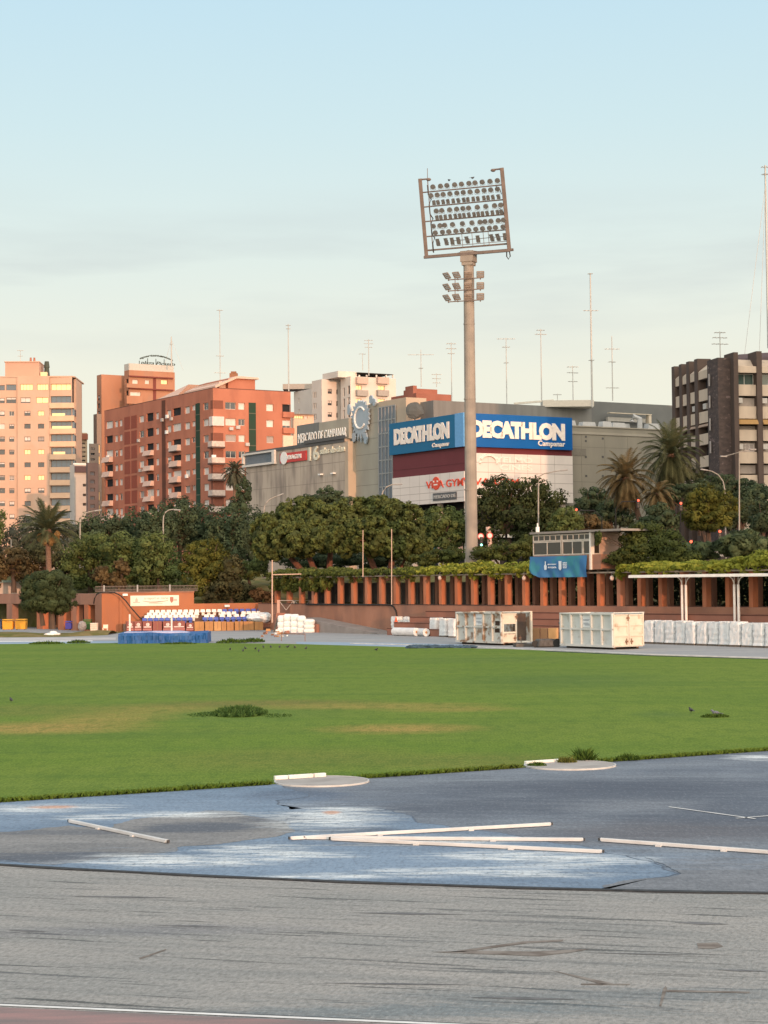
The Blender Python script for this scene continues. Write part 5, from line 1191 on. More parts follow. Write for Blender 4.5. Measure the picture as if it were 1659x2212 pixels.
for r, v in enumerate((596, 620, 643.5)):
    for k, u in enumerate((969.5, 992, 1016.5, 1041.8)):
        lamp('f', P(u, v - (u-1005)*.045, YM) + nn_*(.75 if k in (1, 2) else .55), sf, "small_floodlight", -.45 if k == 0 else -.2 if k == 1 else .35)
    a, b = P(972, v + 9.5 + 1.2, YM) + nn_*.62, P(1050, v + 7 - 1.2, YM) + nn_*.62; mb = MB(); mb.tube([a, b], .055, 6); mb.build("lamp_bar", FRAME, mast)
for u in (988, 1028.5): mb = MB(); mb.bar(P(u, 604, YM) + nn_*.62, P(u, 652, YM) + nn_*.62, .07); mb.build("lamp_hanger", FRAME, mast)
bird(0, 0, 1.1, 2.0, "dark bird perched on the mast's top lamp row, left one", DB, "birds perched on the mast", loc=rk(-1.15, 6.42, .1)); bird(0, 0, 1.1, .6, "dark bird perched on the mast's top lamp row, right one", DB, "birds perched on the mast", loc=rk(1.15, 6.42, .1))

# ------------------------------------------------------------------ city buildings
GL_D = glass_mat("dark_window_glass", (.045, .055, .065), .06); GL_B = glass_mat("bluish_window_glass", (.08, .12, .16), .08)
GL_GLINT = glass_mat("glint_glow_glass", (.62, .45, .22), .2, emit=((1.0, .62, .24), .75)); BLIND = mat("white_roller_blind", (.58, .52, .48), .7, (.66, .60, .56), 1.2, 2); BLIND_G = mat("grey_roller_blind", (.33, .29, .27), .7)  # yellow pane glow stands in for mirrored sun and sky
FRM = mat("pale_window_frame", (.60, .55, .50), .6); FRM_D = mat("dark_window_frame", (.12, .09, .08), .6); FRM_R = mat("brick_window_frame", (.40, .19, .12), .7)
KIND = {'d': (GL_D, FRM_D, 1), 'w': (BLIND, FRM, 0), 'h': (BLIND_G, FRM, 0), 'l': (GL_GLINT, FRM_R, 1), 'p': (GL_D, FRM, 1), 'b': (GL_B, FRM_D, 3), 'L': (GL_GLINT, FRM_R, 3), 'P': (BLIND, FRM, 2)}
def fpx(fac, w):   # px window -> facade rectangle
    a0, z1 = fac.px(w[0], w[1]); a1, z0 = fac.px(w[2], w[3]); return (min(a0, a1), max(a0, a1), z0, z1)
def facade(par, fac, a0, a1, z0, z1, wins, m, name="wall", rec=.28, shell=None):
    """wins: (a0,a1,z0,z1,kind); kind 'o' = open loggia, 'n' = nothing"""
    a0, a1 = min(a0, a1), max(a0, a1); mb = MB()
    fac.wall(mb, a0, a1, z0, z1, [w[:4] for w in wins], rec)
    mb.build(name, m, par)
    for w in wins:
        if w[4] == 'o':
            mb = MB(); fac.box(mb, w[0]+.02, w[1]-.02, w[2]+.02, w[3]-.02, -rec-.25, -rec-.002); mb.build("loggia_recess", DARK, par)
            continue
        g, f, b = KIND[w[4]]; frame_window(fac, par, w[0]+.01, w[1]-.01, w[2]+.01, w[3]-.01, rec, g, f, b)
def shell(par, f1, a0, a1, depth, z0, z1, m, name="core"):
    """the volume behind a facade skin"""
    mb = MB(); a0, a1 = min(a0, a1), max(a0, a1); f1.box(mb, a0+.01, a1-.01, z0, z1-.01, -depth, -.62); mb.build(name, m, par)
def roofcap(par, pts, z, m, name="roof", th=.25):
    mb = MB(); mb.prism([(p[0], p[1], z+.003) for p in pts], (0, 0, th)); return mb.build(name, m, par)
ZS = 6.0

# --- red brick apartment block
RED_B = brick("red_brick", (.42, .165, .105), (.37, .14, .088), (.31, .12, .08), .25)
Rc = P(460, 838, 340); fl, fr = Fac((Rc.x, Rc.y), dL), Fac((Rc.x, Rc.y), dR)
red = empty("red_apartment_block", (Rc.x, Rc.y, ZS), "large red brick apartment block with green stair strips", "apartment block")
ztop = fl.px(460, 838.5)[1]; aLend = fl.S(226); aRend = fr.S(629)
U3 = lambda x: 351.1 + .17857*x; V3 = lambda y: 795.5 + .17857*y; U2 = lambda x: 197.5 + .1538*x
zw1 = fl.px(U3(520), V3(420))[1]; zw0 = fl.px(U3(520), V3(505))[1]; sto = (fl.px(U3(520), V3(420))[1] - fl.px(U3(520), V3(1595))[1])/6
wl_, wr_ = [], []
pat = "wwhwwphwwpwwwhwww"
def colm(fac, lst, u0, u1, kinds, dz0=0.0, dz1=0.0, rows=range(8)):
    a0, a1 = sorted((fac.S(u0, 900), fac.S(u1, 900)))
    for r in rows: lst.append((a0, a1, zw0 - sto*r + dz0, zw1 - sto*r + dz1, kinds[r % len(kinds)]))
colm(fl, wl_, U3(492), U3(555), "pwhpwwwp"); colm(fl, wl_, U3(352), U3(395), "wwpwwhpw", .35); colm(fl, wl_, U3(268), U3(328), "wwwwwhww"); colm(fl, wl_, U3(122), U3(222), "owoowowo", 0, .15); colm(fl, wl_, U3(52), U3(102), "wwwpwwhw")
colm(fl, wl_, U2(900), U2(945), "wwwwpwhw", 0); colm(fl, wl_, U2(772), U2(870), "oooooPoP", -.1, .2); colm(fl, wl_, U2(672), U2(735), "wpwwwhpw"); colm(fl, wl_, U2(390), U2(432), "wwwwwpww"); colm(fl, wl_, U2(325), U2(368), "wwpwwwww"); colm(fl, wl_, U2(203), U2(298), "wowooowo", 0, .2)
colm(fr, wr_, U3(760), U3(888), "pPhpwww"); colm(fr, wr_, U3(918), U3(995), "wpwpwww", .05); colm(fr, wr_, U3(1256), U3(1342), "wwhwwww"); colm(fr, wr_, U3(1450), U3(1548), "opwwoo", -.1, .1)
zv = ZS
facade(red, fl, .001, aLend, ZS, ztop, wl_, RED_B); facade(red, fr, .001, aRend, ZS, ztop, wr_, RED_B)
shell(red, fr, .65, aRend-.3, 24, ZS, ztop, DARK); shell(red, fl, .65, aLend, 14, ZS, ztop, DARK)
cr = [Rc.xy, (Rc.x + dR.x*aRend, Rc.y + dR.y*aRend), (Rc.x + dR.x*aRend + dL.x*24, Rc.y + dR.y*aRend + dL.y*24), (Rc.x + dR.x*14 + dL.x*24, Rc.y + dR.y*14 + dL.y*24), (Rc.x + dR.x*14 + dL.x*aLend, Rc.y + dR.y*14 + dL.y*aLend), (Rc.x + dL.x*aLend, Rc.y + dL.y*aLend)]
roofcap(red, cr, ztop, mat("dark_roof_edge", (.13, .06, .045), .9), "parapet_cap", .14)
GREEN_ = mat("dark_green_glass_strip", (.025, .06, .042), .7, (.035, .055, .04), .35, 2, spec=.05)
for f, u0, u1, v0 in ((fl, U3(405), U3(455), 872), (fr, U3(1045), U3(1130), V3(415))):
    a0, a1 = sorted((f.S(u0, 950), f.S(u1, 950))); mb = MB(); f.box(mb, a0, a1, ZS, f.px(u0, v0)[1], -.05, .06); o = mb.build("stair_window_strip", GREEN_, red)
    mb = MB()
    for r in range(9): z = zw0 - sto*r - .6; f.box(mb, a0-.02, a1+.02, z-.08, z+.08, .061, .09)
    mb.build("strip_band", mat("olive_band", (.10, .10, .07), .7), o)
a0, a1 = sorted((fl.S(U2(992), 950), fl.S(U2(1042), 950))); mb = MB(); fl.box(mb, a0, a1, ZS, ztop-.3, .01, .05); mb.build("slot_shade_strip", mat("dark_red_slot", (.11, .045, .03), .95), red)  # flat dark strip paints the shade of a recessed slit
for x0, x1 in ((465, 545), (562, 640)):
    a0, a1 = sorted((fl.S(U2(x0), 950), fl.S(U2(x1), 950)))
    for r in range(7):
        mb = MB(); fl.box(mb, a0, a1, zw0 - sto*r - .9, zw1 - sto*r + .35, .004, .05); mb.build("brick_panel", mat("dark_red_panel", (.24, .065, .042), .9), red)
AWN = mat("pale_awning", (.58, .42, .35), .8, (.50, .36, .30), 1)
def balcony(f, par, u0, u1, r, m, dep=.9, hh=1.05, dz=0.0, slab=True, tilt=.0):
    a0, a1 = sorted((f.S(u0, 950), f.S(u1, 950))); z = zw0 - sto*r + dz; mb = MB()
    mb.hexa([f.pt(a0, z-hh, 0.01), f.pt(a1, z-hh, .01), f.pt(a1, z-hh, dep+tilt), f.pt(a0, z-hh, dep+tilt), f.pt(a0, z, .01), f.pt(a1, z, .01), f.pt(a1, z, dep), f.pt(a0, z, dep)]); mb.build("balcony", m, par)
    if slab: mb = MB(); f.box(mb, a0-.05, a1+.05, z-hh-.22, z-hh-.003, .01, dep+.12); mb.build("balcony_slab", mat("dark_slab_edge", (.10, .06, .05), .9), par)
for r in (2, 3, 4, 5, 6): balcony(fl, red, U3(122), U3(222), r, AWN if r > 2 else mat("white_balustrade", (.5, .42, .38), .7), .7, 1.1, .3, True, .25)
for r in (2, 3, 4, 5, 6): balcony(fl, red, U2(768), U2(875), r, AWN, .6, 1.0, .1, False, .35)
for r in (2, 3, 5, 6): balcony(fl, red, U2(196), U2(300), r, AWN, .7, 1.1, .1, False, .3)
WBAL = mat("white_balcony_rail", (.58, .48, .42), .6, (.45, .36, .32), 2)
for r in (2, 3, 4, 5, 6):
    ac = fr.S(U3(738), 950); al = fl.S(U3(580), 950); z = zw0 - sto*r - .05
    mb = MB(); fr.box(mb, -.5, ac, z-.95, z+.05, .45, .55); fl.box(mb, -.45, al, z-.95, z+.05, .45, .55); mb.build("balcony_rail", WBAL, red)
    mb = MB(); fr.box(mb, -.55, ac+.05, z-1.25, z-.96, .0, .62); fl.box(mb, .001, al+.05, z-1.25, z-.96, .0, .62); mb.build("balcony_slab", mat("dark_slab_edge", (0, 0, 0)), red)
for r in (0, 2, 3, 4, 5, 6):
    ac = fr.S(U3(735), 950); al = fl.S(U3(585), 950); z = zw0 - sto*r
    mb = MB(); fr.box(mb, .05, ac, z+.0, zw1-sto*r+.25, .004, .03); fl.box(mb, .05, al, z, zw1-sto*r+.25, .004, .03); mb.build("corner_shade_panel", mat("brick_shade_tone", (.20, .075, .05), .95) , red)  # flat darker brick panels paint the shade behind the corner balconies
r = 1; ac = fr.S(U3(738), 950); al = fl.S(U3(582), 950); z = zw0 - sto
mb = MB(); fr.box(mb, -.3, ac, z-.15, zw1-sto+.25, .004, .32); fl.box(mb, -.29, al, z-.15, zw1-sto+.24, .004, .31); mb.build("enclosed_balcony", mat("white_panels", (.62, .55, .52), .6, (.56, .49, .46), 1.5), red)
for r in (0, 1): mb = MB(); a0, a1 = fr.S(U3(1448), 950), aRend + .5; z = zw0 - sto*r; fr.box(mb, a0, a1, z-1.1, z-.05, .003, .5); mb.build("brick_balcony", RED_B, red)
mb = MB(); z = zw0-sto*2; fr.box(mb, fr.S(U3(1450)), aRend+.3, z-1.9, zw1-sto*2+.2, .004, .4); mb.build("enclosed_balcony", mat("cream_panels", (.66, .52, .40), .6), red)
for k in range(16):
    f = fl if k % 3 else fr; a = random.uniform(1.5, (aLend if f is fl else aRend) - 2); z = zw0 - sto*random.randint(0, 6) - random.uniform(.3, .6); mb = MB(); f.box(mb, a-.4, a+.4, z-.3, z+.3, .03, .38); mb.build("air_conditioner", mat("grey_ac_unit", (.45, .43, .41), .6), red)
for r, (f, u) in enumerate(((fl, U2(1078)), (fl, U3(62)), (fl, U2(240)), (fr, U3(612)), (fl, U3(300)))):
    mb = MB(); a = f.S(u, 950); z = zw0 - sto*(r % 5) + .1; f.box(mb, a-.4, a+.4, z-.3, z+.35, .03, .4); mb.build("air_conditioner", mat("white_plastic", (0, 0, 0)), red)
# penthouse with a pale sloping roof
q0, zq = fr.px(U3(838), V3(188)); q1 = fr.S(U3(1165), 830); zp = fr.px(U3(1165), V3(132))[1]
mb = MB(); fr.box(mb, q0, q1, ztop+.15, zp, -14, -1.5); mb.build("penthouse", RED_B, red)
mb = MB(); aa = fr.S(U3(670), 838); ab = fr.S(U3(930), 815); sl = .35
for t0, t1 in ((-1.0, -14.5),):
    mb.hexa([fr.pt(aa, ztop+.2, t0), fr.pt(ab, zp+.05, t0), fr.pt(ab, zp+.05, t1), fr.pt(aa, ztop+.2, t1), fr.pt(aa, ztop+.65, t0), fr.pt(ab, zp+.5, t0), fr.pt(ab, zp+.5, t1), fr.pt(aa, ztop+.65, t1)])
    mb.hexa([fr.pt(ab+.01, zp+.05, t0), fr.pt(q1+.5, zp+.05, t0), fr.pt(q1+.5, zp+.05, t1), fr.pt(ab+.01, zp+.05, t1), fr.pt(ab+.01, zp+.5, t0), fr.pt(q1+.5, zp+.4, t0), fr.pt(q1+.5, zp+.4, t1), fr.pt(ab+.01, zp+.5, t1)])
mb.build("pale_roof", mat("pale_pink_roof", (.60, .42, .34), .8), red)
mb = MB(); fr.box(mb, aa+1.5, q0-.02, ztop+.15, ztop+1.6, -13, -2.5); mb.build("roof_wall", mat("pale_pink_roof", (0, 0, 0)), red)
p = fr.pt(fr.S(U3(1008), 810), zp+.4, -5); mb = MB(); mb.box((p.x, p.y, p.z+.5), (1.5, 1.2, 1.1)); mb.box((p.x, p.y, p.z+1.25), (1.0, .8, .3)); mb.build("chimney", mat("brown_chimney", (.25, .12, .07), .9), red)
mb = MB(); b0, b1 = fl.S(U2(1040), 860), fl.S(U2(700), 880); zz = fl.px(U2(700), 868)[1]
mb.hexa([fl.pt(b1, ztop+.15, -2), fl.pt(b0, ztop+.15, -2), fl.pt(b0, ztop+.15, -12), fl.pt(b1, ztop+.15, -12), fl.pt(b1, ztop+.3, -2), fl.pt(b0-2, ztop+2.7, -4), fl.pt(b0-2, ztop+2.7, -12), fl.pt(b1, ztop+.5, -12)]); mb.build("pale_roof", mat("pale_pink_roof", (0, 0, 0)), red)

# --- salmon tower at the left edge
SAL = brick("salmon_render", (.52, .355, .265), (.48, .32, .235), (.49, .36, .28), .2); SALL = mat("pale_balcony_band", (.62, .43, .30), .85, (.57, .39, .27), .5)
d3 = Vector((.995, -.02)); Tc = P(40, 815, 430); ft = Fac((Tc.x, Tc.y), (1, .05)); tw = empty("salmon_tower_block", (Tc.x, Tc.y, ZS), "tall salmon coloured tower block with small square windows at the left edge", "tower block")
U1 = lambda x: .16873*x; V1 = lambda y: 768 + .16873*y
zt = ft.px(60, V1(277))[1]; s1 = (V1(1860) - V1(710))/7; wt = []
zr0 = [ft.px(60, V1(y))[1] for y in (772, 936.5)]; stt = zr0[0] - zr0[1]
def tcol(fac, lst, x0, x1, kinds, rows, h0=62):
    a0, a1 = sorted((fac.S(U1(x0), 950), fac.S(U1(x1), 950)))
    for r in rows: zb_ = zr0[0] - stt*r; lst.append((a0, a1, zb_, zb_ + stt*h0/164.5, kinds[(r+2) % len(kinds)]))
ed1 = ft.S(U1(222), 900); ed2 = ft.S(U1(634), 900)
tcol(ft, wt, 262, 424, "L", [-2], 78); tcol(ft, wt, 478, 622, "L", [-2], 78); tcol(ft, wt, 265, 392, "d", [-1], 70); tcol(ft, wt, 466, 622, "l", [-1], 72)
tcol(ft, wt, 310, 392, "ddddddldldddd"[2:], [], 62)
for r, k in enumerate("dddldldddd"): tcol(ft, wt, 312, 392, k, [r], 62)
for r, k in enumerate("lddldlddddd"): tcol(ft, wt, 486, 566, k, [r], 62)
facade(tw, ft, ed1, ed2, ZS, zt, wt, SAL, "front_wall")
f0 = Fac(ft.pt(ed1, 0, -.35)[:2], (1, .12)); w0 = []
for r, k in enumerate("bdpddddpdddd"): tcol(f0, w0, 82 if r < 2 else 118, 208 if r < 2 else 182, k, [r-2], 75 if r < 2 else 62)
for r, k in enumerate("bddwddddddd"): tcol(f0, w0, -40, 62, k, [r-2], 66)
facade(tw, f0, f0.S(-14), -.001, ZS, zt-.1, w0, SAL, "left_wall")
f3 = Fac(ft.pt(ed2, 0, -.3)[:2], (1, .02)); e3_ = f3.S(U1(925), 900); e4_ = f3.S(U1(955), 950); w3 = [] 
tcol(f3, w3, 655, 912, "L", [-2], 80)
for r, k in enumerate("bbbbbbbbbbbb"): tcol(f3, w3, 652, 918, k, [r-1], 88)
facade(tw, f3, .001, e3_, ZS, zt, w3, SAL, "balcony_bay", .5)
for r in range(-1, 11):
    mb = MB(); z = zr0[0] - stt*r; f3.box(mb, .02, e4_ + (.3 if r > 0 else 0), z - stt*.42, z-.02, .003, .55); mb.build("balcony_band", SALL, tw)
    if r >= 0: mb = MB(); f3.box(mb, e3_+.003, e4_, z, z + stt*.5, -2.5, -.1); mb.build("side_glazing", GL_B, tw)
for r, x0, x1 in ((1-1, 665, 830), (2-1, 0, 0), (2, 0, 0), (1, 665, 915), (3, 680, 830)):
    if x1: a0, a1 = f3.S(U1(x0), 950), f3.S(U1(x1), 950); z = zr0[0] - stt*r; mb = MB(); f3.box(mb, a0, a1, z+.02, z + stt*.2, -.42, -.30); mb.build("glint_blind", GL_GLINT, tw)  # glowing strips imitate the same mirrored sunlight as the panes
mb = MB(); f3.box(mb, e3_+.001, e4_, ZS, zt-.2, -12, -2.6); mb.build("corner_wall", SAL, tw)
for f, a0, a1 in ((ft, ed1, ed2), (f0, f0.S(-14), 0), (f3, 0, e3_)): shell(tw, f, a0, a1, 16, ZS, zt-.12, DARK)
roofcap(tw, [ft.pt(ft.S(-14), 0, -.5)[:2], ft.pt(ed2, 0, -.1)[:2], f3.pt(e3_, 0, 0)[:2], f3.pt(e4_, 0, -1)[:2], f3.pt(e4_, 0, -16)[:2], ft.pt(ft.S(-14), 0, -16)[:2]], zt-.02, SAL, "roof_parapet", .3)
PINKR = mat("pink_penthouse_render", (.50, .31, .23), .85, (.46, .28, .21), .3)
mb = MB(); a0, z1 = ft.px(U1(40), V1(66)); a1 = ft.S(U1(480), 780); ft.box(mb, a0, a1, zt+.3, z1, -11, -3); mb.build("penthouse", PINKR, tw)
mb = MB(); ft.box(mb, a0-.2, a1+.1, z1+.001, z1+.2, -11.2, -2.8); mb.build("penthouse_cap", SAL, tw)
mb = MB(); ft.boxpx(mb, U1(490), V1(190), U1(575), V1(255), -5, -3.5); mb.build("lit_roof_room", mat("sunlit_cream_render", (.80, .62, .36), .7), tw)
mb = MB(); ft.boxpx(mb, U1(600), V1(215), U1(890), V1(268), -9, -8.6); mb.build("terrace_wall", PINKR, tw)
p = ft.pt(ft.S(U1(548), 780), zt+.3, -7); zc_ = ft.px(U1(548), V1(30))[1]; mb = MB(); mb.tube([p, Vector((p.x, p.y, zc_-1.5))], [.8, .55], 8); mb.tube([Vector((p.x, p.y, zc_-1.5)), Vector((p.x, p.y, zc_))], [.7, .5], 8); mb.build("dark_chimney", mat("dark_green_chimney", (.06, .075, .06), .8), tw)
for x in (355, 402): p = ft.pt(ft.S(U1(x), 780), z1+.2, -5); mb = MB(); mb.tube([p, p + Vector((0, 0, 1.1))], [.28, .22], 8); mb.build("vent_pipe", mat("terracotta_pipe", (.35, .14, .09), .8), tw)

# --- simple blocks
def block(name, label, cat, cu_, Yc, uL, uR, vt, m, mr=None, dirs=(dL, dR), z0=ZS, winsL=(), winsR=(), cap=None, rec=.3, par=None):
    c = P(cu_, vt, Yc); L_, R_ = Fac((c.x, c.y), dirs[0]), Fac((c.x, c.y), dirs[1]); z1 = c.z
    o = par or empty(name, (c.x, c.y, z0), label, cat); aL = L_.S(uL, vt); aR = R_.S(uR, vt)
    if abs(aL) > .05: facade(o, L_, .001, aL, z0, z1, [(*fpx(L_, w), w[4]) for w in winsL], m, rec=rec)
    facade(o, R_, .001, aR, z0, z1, [(*fpx(R_, w), w[4]) for w in winsR], mr or m, rec=rec)
    aLs = aL if abs(aL) > .05 else 12*(1 if dirs[0].y > 0 else -1)
    A, B = Vector(dirs[0]), Vector(dirs[1]); P4 = [c.xy, c.xy + B*aR, c.xy + B*aR + A*aLs, c.xy + A*aLs]
    roofcap(o, P4, z1, cap or m)
    i4 = [c.xy + A*.66*(1 if aLs > 0 else -1) + B*.66, c.xy + B*(aR-.02) + A*.66, c.xy + B*(aR-.02) + A*aLs*.995, c.xy + A*aLs*.995 + B*.66]
    mb = MB(); mb.prism([(p[0], p[1], z0) for p in i4], (0, 0, z1-z0-.02)); mb.build("core", m, o)
    return o, L_, R_, z1
# hotel style block with the roof sign
UP = U2; VP = lambda y: 757 + .1538*y
APT = brick("terracotta_brick", (.40, .20, .125), (.35, .17, .105), (.34, .19, .13), .2); APT_D = mat("shaded_terracotta", (.33, .18, .12), .9, (.28, .15, .10), .3)
pz_, pL, pR, pz1 = block("brick_tower_with_roof_sign", "terracotta tower carrying an arched roof sign, behind the red block", "apartment block", UP(527), 450, UP(460), UP(1170), VP(288), APT,
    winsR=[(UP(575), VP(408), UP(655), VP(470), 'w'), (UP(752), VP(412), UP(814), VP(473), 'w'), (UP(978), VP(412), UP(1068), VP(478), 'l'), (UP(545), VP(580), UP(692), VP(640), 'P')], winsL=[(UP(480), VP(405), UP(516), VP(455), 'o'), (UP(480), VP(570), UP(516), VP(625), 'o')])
for y in (375, 545): mb = MB(); pR.box(mb, -.1, pR.S(UP(1140), 830), pR.px(UP(800), VP(y+10))[1], pR.px(UP(800), VP(y-8))[1], .003, .5); mb.build("dark_red_band", mat("dark_red_band", (.17, .05, .04), .9), pz_)
mb = MB(); pR.boxpx(mb, UP(478), VP(468), UP(690), VP(535), .003, .8); pR.boxpx(mb, UP(478), VP(640), UP(700), VP(760), .003, .8); mb.build("balcony", APT, pz_)
mb = MB(); a0 = pR.S(UP(885), 820); pR.box(mb, a0-.4, a0+.4, ZS, pz1-1.2, .004, .06); mb.build("dark_slot", mat("dark_red_band", (0, 0, 0)), pz_)
mb = MB(); pR.box(mb, 0, pR.S(UP(1165)), pz1+.26, pz1+1.9, -.2, -.12); pL.box(mb, 0, pL.S(UP(460)), pz1+.26, pz1+1.9, -.2, -.12); mb.build("terrace_screen", mat("pale_screen", (.46, .44, .40), .6), pz_)
block("", "", "", UP(140), 452, UP(75), UP(520), VP(350), APT, par=pz_, winsL=[(UP(82), VP(640 + 110*i), UP(120), VP(700 + 110*i), 'd') for i in range(8)])
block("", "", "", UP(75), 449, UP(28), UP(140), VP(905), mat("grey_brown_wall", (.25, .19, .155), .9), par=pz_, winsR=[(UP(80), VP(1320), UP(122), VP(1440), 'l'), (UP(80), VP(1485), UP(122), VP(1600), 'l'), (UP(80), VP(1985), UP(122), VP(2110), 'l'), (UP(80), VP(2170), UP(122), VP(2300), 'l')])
sg = empty("roof_sign", (pR.pt(10, pz1, -1)), "arched dark metal roof sign reading apartamentos plaza Picasso", "sign"); SGM = mat("dark_sign_metal", (.05, .065, .055), .6)
a0, a1 = pR.S(UP(700), 770), pR.S(UP(1165), 770); z = lambda y: pR.px(UP(930), VP(y))[1]
letter(pR, sg, "apartamentos", a0, a1, z(145), z(108), -1, SGM, .03, .2, arc=z(70)-z(125)); letter(pR, sg, "plaza Picasso", a0+.2, a1+.6, z(215), z(150), -1, SGM, .012, .2, shear=.25)
mb = MB(); pR.box(mb, a0-.2, a1+.3, z(232), z(225), -1.1, -.9)
for i in range(5): x = a0 + (a1-a0)*i/4; pR.box(mb, x-.07, x+.07, pz1+.26, z(110 if 0 < i < 4 else 150), -1.25, -1.12)
mb.build("sign_frame", SGM, sg)
# white blocks behind the shopping centre
WB = mat("white_block_render", (.62, .56, .50), .85, (.57, .51, .46), .25); U4 = lambda x: 384 + .2645*x; V4 = lambda y: 713.2 + .2645*y
wb, _, wR, wz = block("white_apartment_block", "stepped whitish apartment block behind the shopping centre", "apartment block", U4(1410), 412, U4(1330), U4(1780), V4(385), WB,
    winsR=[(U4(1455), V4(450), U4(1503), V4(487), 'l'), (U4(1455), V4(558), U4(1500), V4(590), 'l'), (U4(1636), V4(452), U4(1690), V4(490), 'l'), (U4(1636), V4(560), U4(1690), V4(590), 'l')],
    winsL=[(U4(1388), V4(455 + 95*i), U4(1406), V4(520 + 95*i), 'd') for i in range(3)] + [(U4(1352), V4(470 + 90*i), U4(1364), V4(540 + 90*i), 'd') for i in range(3)])
for x0, x1 in ((1450, 1540), (1620, 1710)):
    for y in (385, 490): mb = MB(); wR.boxpx(mb, U4(x0), V4(y), U4(x1), V4(y + (58 if y < 400 else 52)), .003, .9); mb.build("balcony", mat("pink_balcony_panel", (.50, .36, .30), .8) if y < 400 else mat("grey_balcony", (.33, .30, .27), .8), wb)
mb = MB(); wR.boxpx(mb, U4(1345), V4(325), U4(1500), V4(384), -9, -2); mb.build("penthouse", WB, wb)
mb = MB(); wR.boxpx(mb, U4(1490), V4(340), U4(1780), V4(360), -9, -1); mb.build("dark_pergola", mat("dark_timber", (0, 0, 0)), wb)
mb = MB()
for x in (1500, 1560, 1640, 1720, 1775): wR.boxpx(mb, U4(x), V4(361), U4(x+10), V4(384), -1.4, -1.1)
mb.build("pergola_posts", WB, wb)
block("", "", "", U4(1175), 416, U4(1095), U4(1335), V4(410), WB, par=wb, winsR=[(U4(1225), V4(480 + 95*i), U4(1260), V4(520 + 95*i), 'd') for i in range(4)] + [(U4(1295), V4(485 + 95*i), U4(1308), V4(525 + 95*i), 'd') for i in range(4)], winsL=[(U4(1108), V4(505 + 90*i), U4(1117), V4(550 + 90*i), 'd') for i in range(4)] + [(U4(1123), V4(505 + 90*i), U4(1132), V4(550 + 90*i), 'd') for i in range(4)])
block("", "", "", U4(1093), 424, U4(948), U4(1098), V4(487), WB, par=wb, winsL=[(U4(986), V4(555 + 92*i), U4(1000), V4(595 + 92*i), 'd') for i in range(4)])
mb = MB(); q = P(U4(1020), V4(470), 432); mb.box((q.x, q.y, q.z), (9, 6, 1.2)); mb.build("roof_hut", mat("grey_balcony", (0, 0, 0)), wb)
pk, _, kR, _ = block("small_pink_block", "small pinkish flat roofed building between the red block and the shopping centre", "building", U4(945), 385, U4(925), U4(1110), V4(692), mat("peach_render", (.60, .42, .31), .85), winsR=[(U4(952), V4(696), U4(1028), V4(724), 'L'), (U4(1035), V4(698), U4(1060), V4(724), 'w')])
mb = MB(); kR.boxpx(mb, U4(940), V4(686), U4(1114), V4(692), -6, .4); mb.build("roof_edge", mat("dark_roof_edge", (0, 0, 0)), pk)
UZ = lambda x: x*.2513; VZ = lambda y: 713.2 + .2513*y
cb_, _, cR, _ = block("cream_balcony_block", "narrow block with a red top and cream balconies just right of the salmon tower", "apartment block", UZ(640), 470, UZ(600), UZ(750), VZ(888), mat("cream_render", (.58, .45, .31), .85), winsR=[(UZ(655), VZ(965 + 37*i), UZ(735), VZ(980 + 37*i), 'd') for i in range(5)])
mb = MB(); cR.boxpx(mb, UZ(640), VZ(889), UZ(750), VZ(942), .004, .5); mb.build("red_parapet", RED_B, cb_)
gb_, _, gR, _ = block("grey_terrace_block", "pale grey low block with a dark top band between tower and red block", "building", UZ(640), 390, UZ(600), UZ(775), VZ(1165), mat("pale_grey_render", (.50, .46, .42), .85, (.45, .41, .38), .3), winsR=[(UZ(712), VZ(1320), UZ(742), VZ(1345), 'd'), (UZ(712), VZ(1405), UZ(742), VZ(1428), 'd'), (UZ(712), VZ(1485), UZ(742), VZ(1510), 'd')])
mb = MB(); gR.boxpx(mb, UZ(640), VZ(1168), UZ(775), VZ(1225), .004, .4); mb.build("dark_band", mat("dark_purple_band", (.11, .075, .08), .85), gb_)
mb = MB(); gR.boxpx(mb, UZ(645), VZ(1140), UZ(765), VZ(1164), -1.2, -.6); mb.build("terrace_rail", mat("white_plastic", (0, 0, 0)), gb_)
dk_, _, dRf, _ = block("dark_narrow_block", "narrow dark purplish building left of the red block", "building", UZ(752), 372, UZ(740), UZ(845), VZ(1150), mat("dark_purple_render", (.14, .11, .11), .85, (.11, .09, .09), .3), winsR=[(UZ(775), VZ(1215 + 70*i), UZ(815), VZ(1250 + 70*i), 'b') for i in range(5)])
gb2, _, _, _ = block("grey_brown_block", "grey brown block rising behind the dark narrow building", "building", UZ(770), 400, UZ(765), UZ(850), VZ(985), mat("grey_brown_wall", (0, 0, 0)), winsR=[(UZ(780), VZ(1010 + 45*i), UZ(815), VZ(1030 + 45*i), 'd') for i in range(4)])

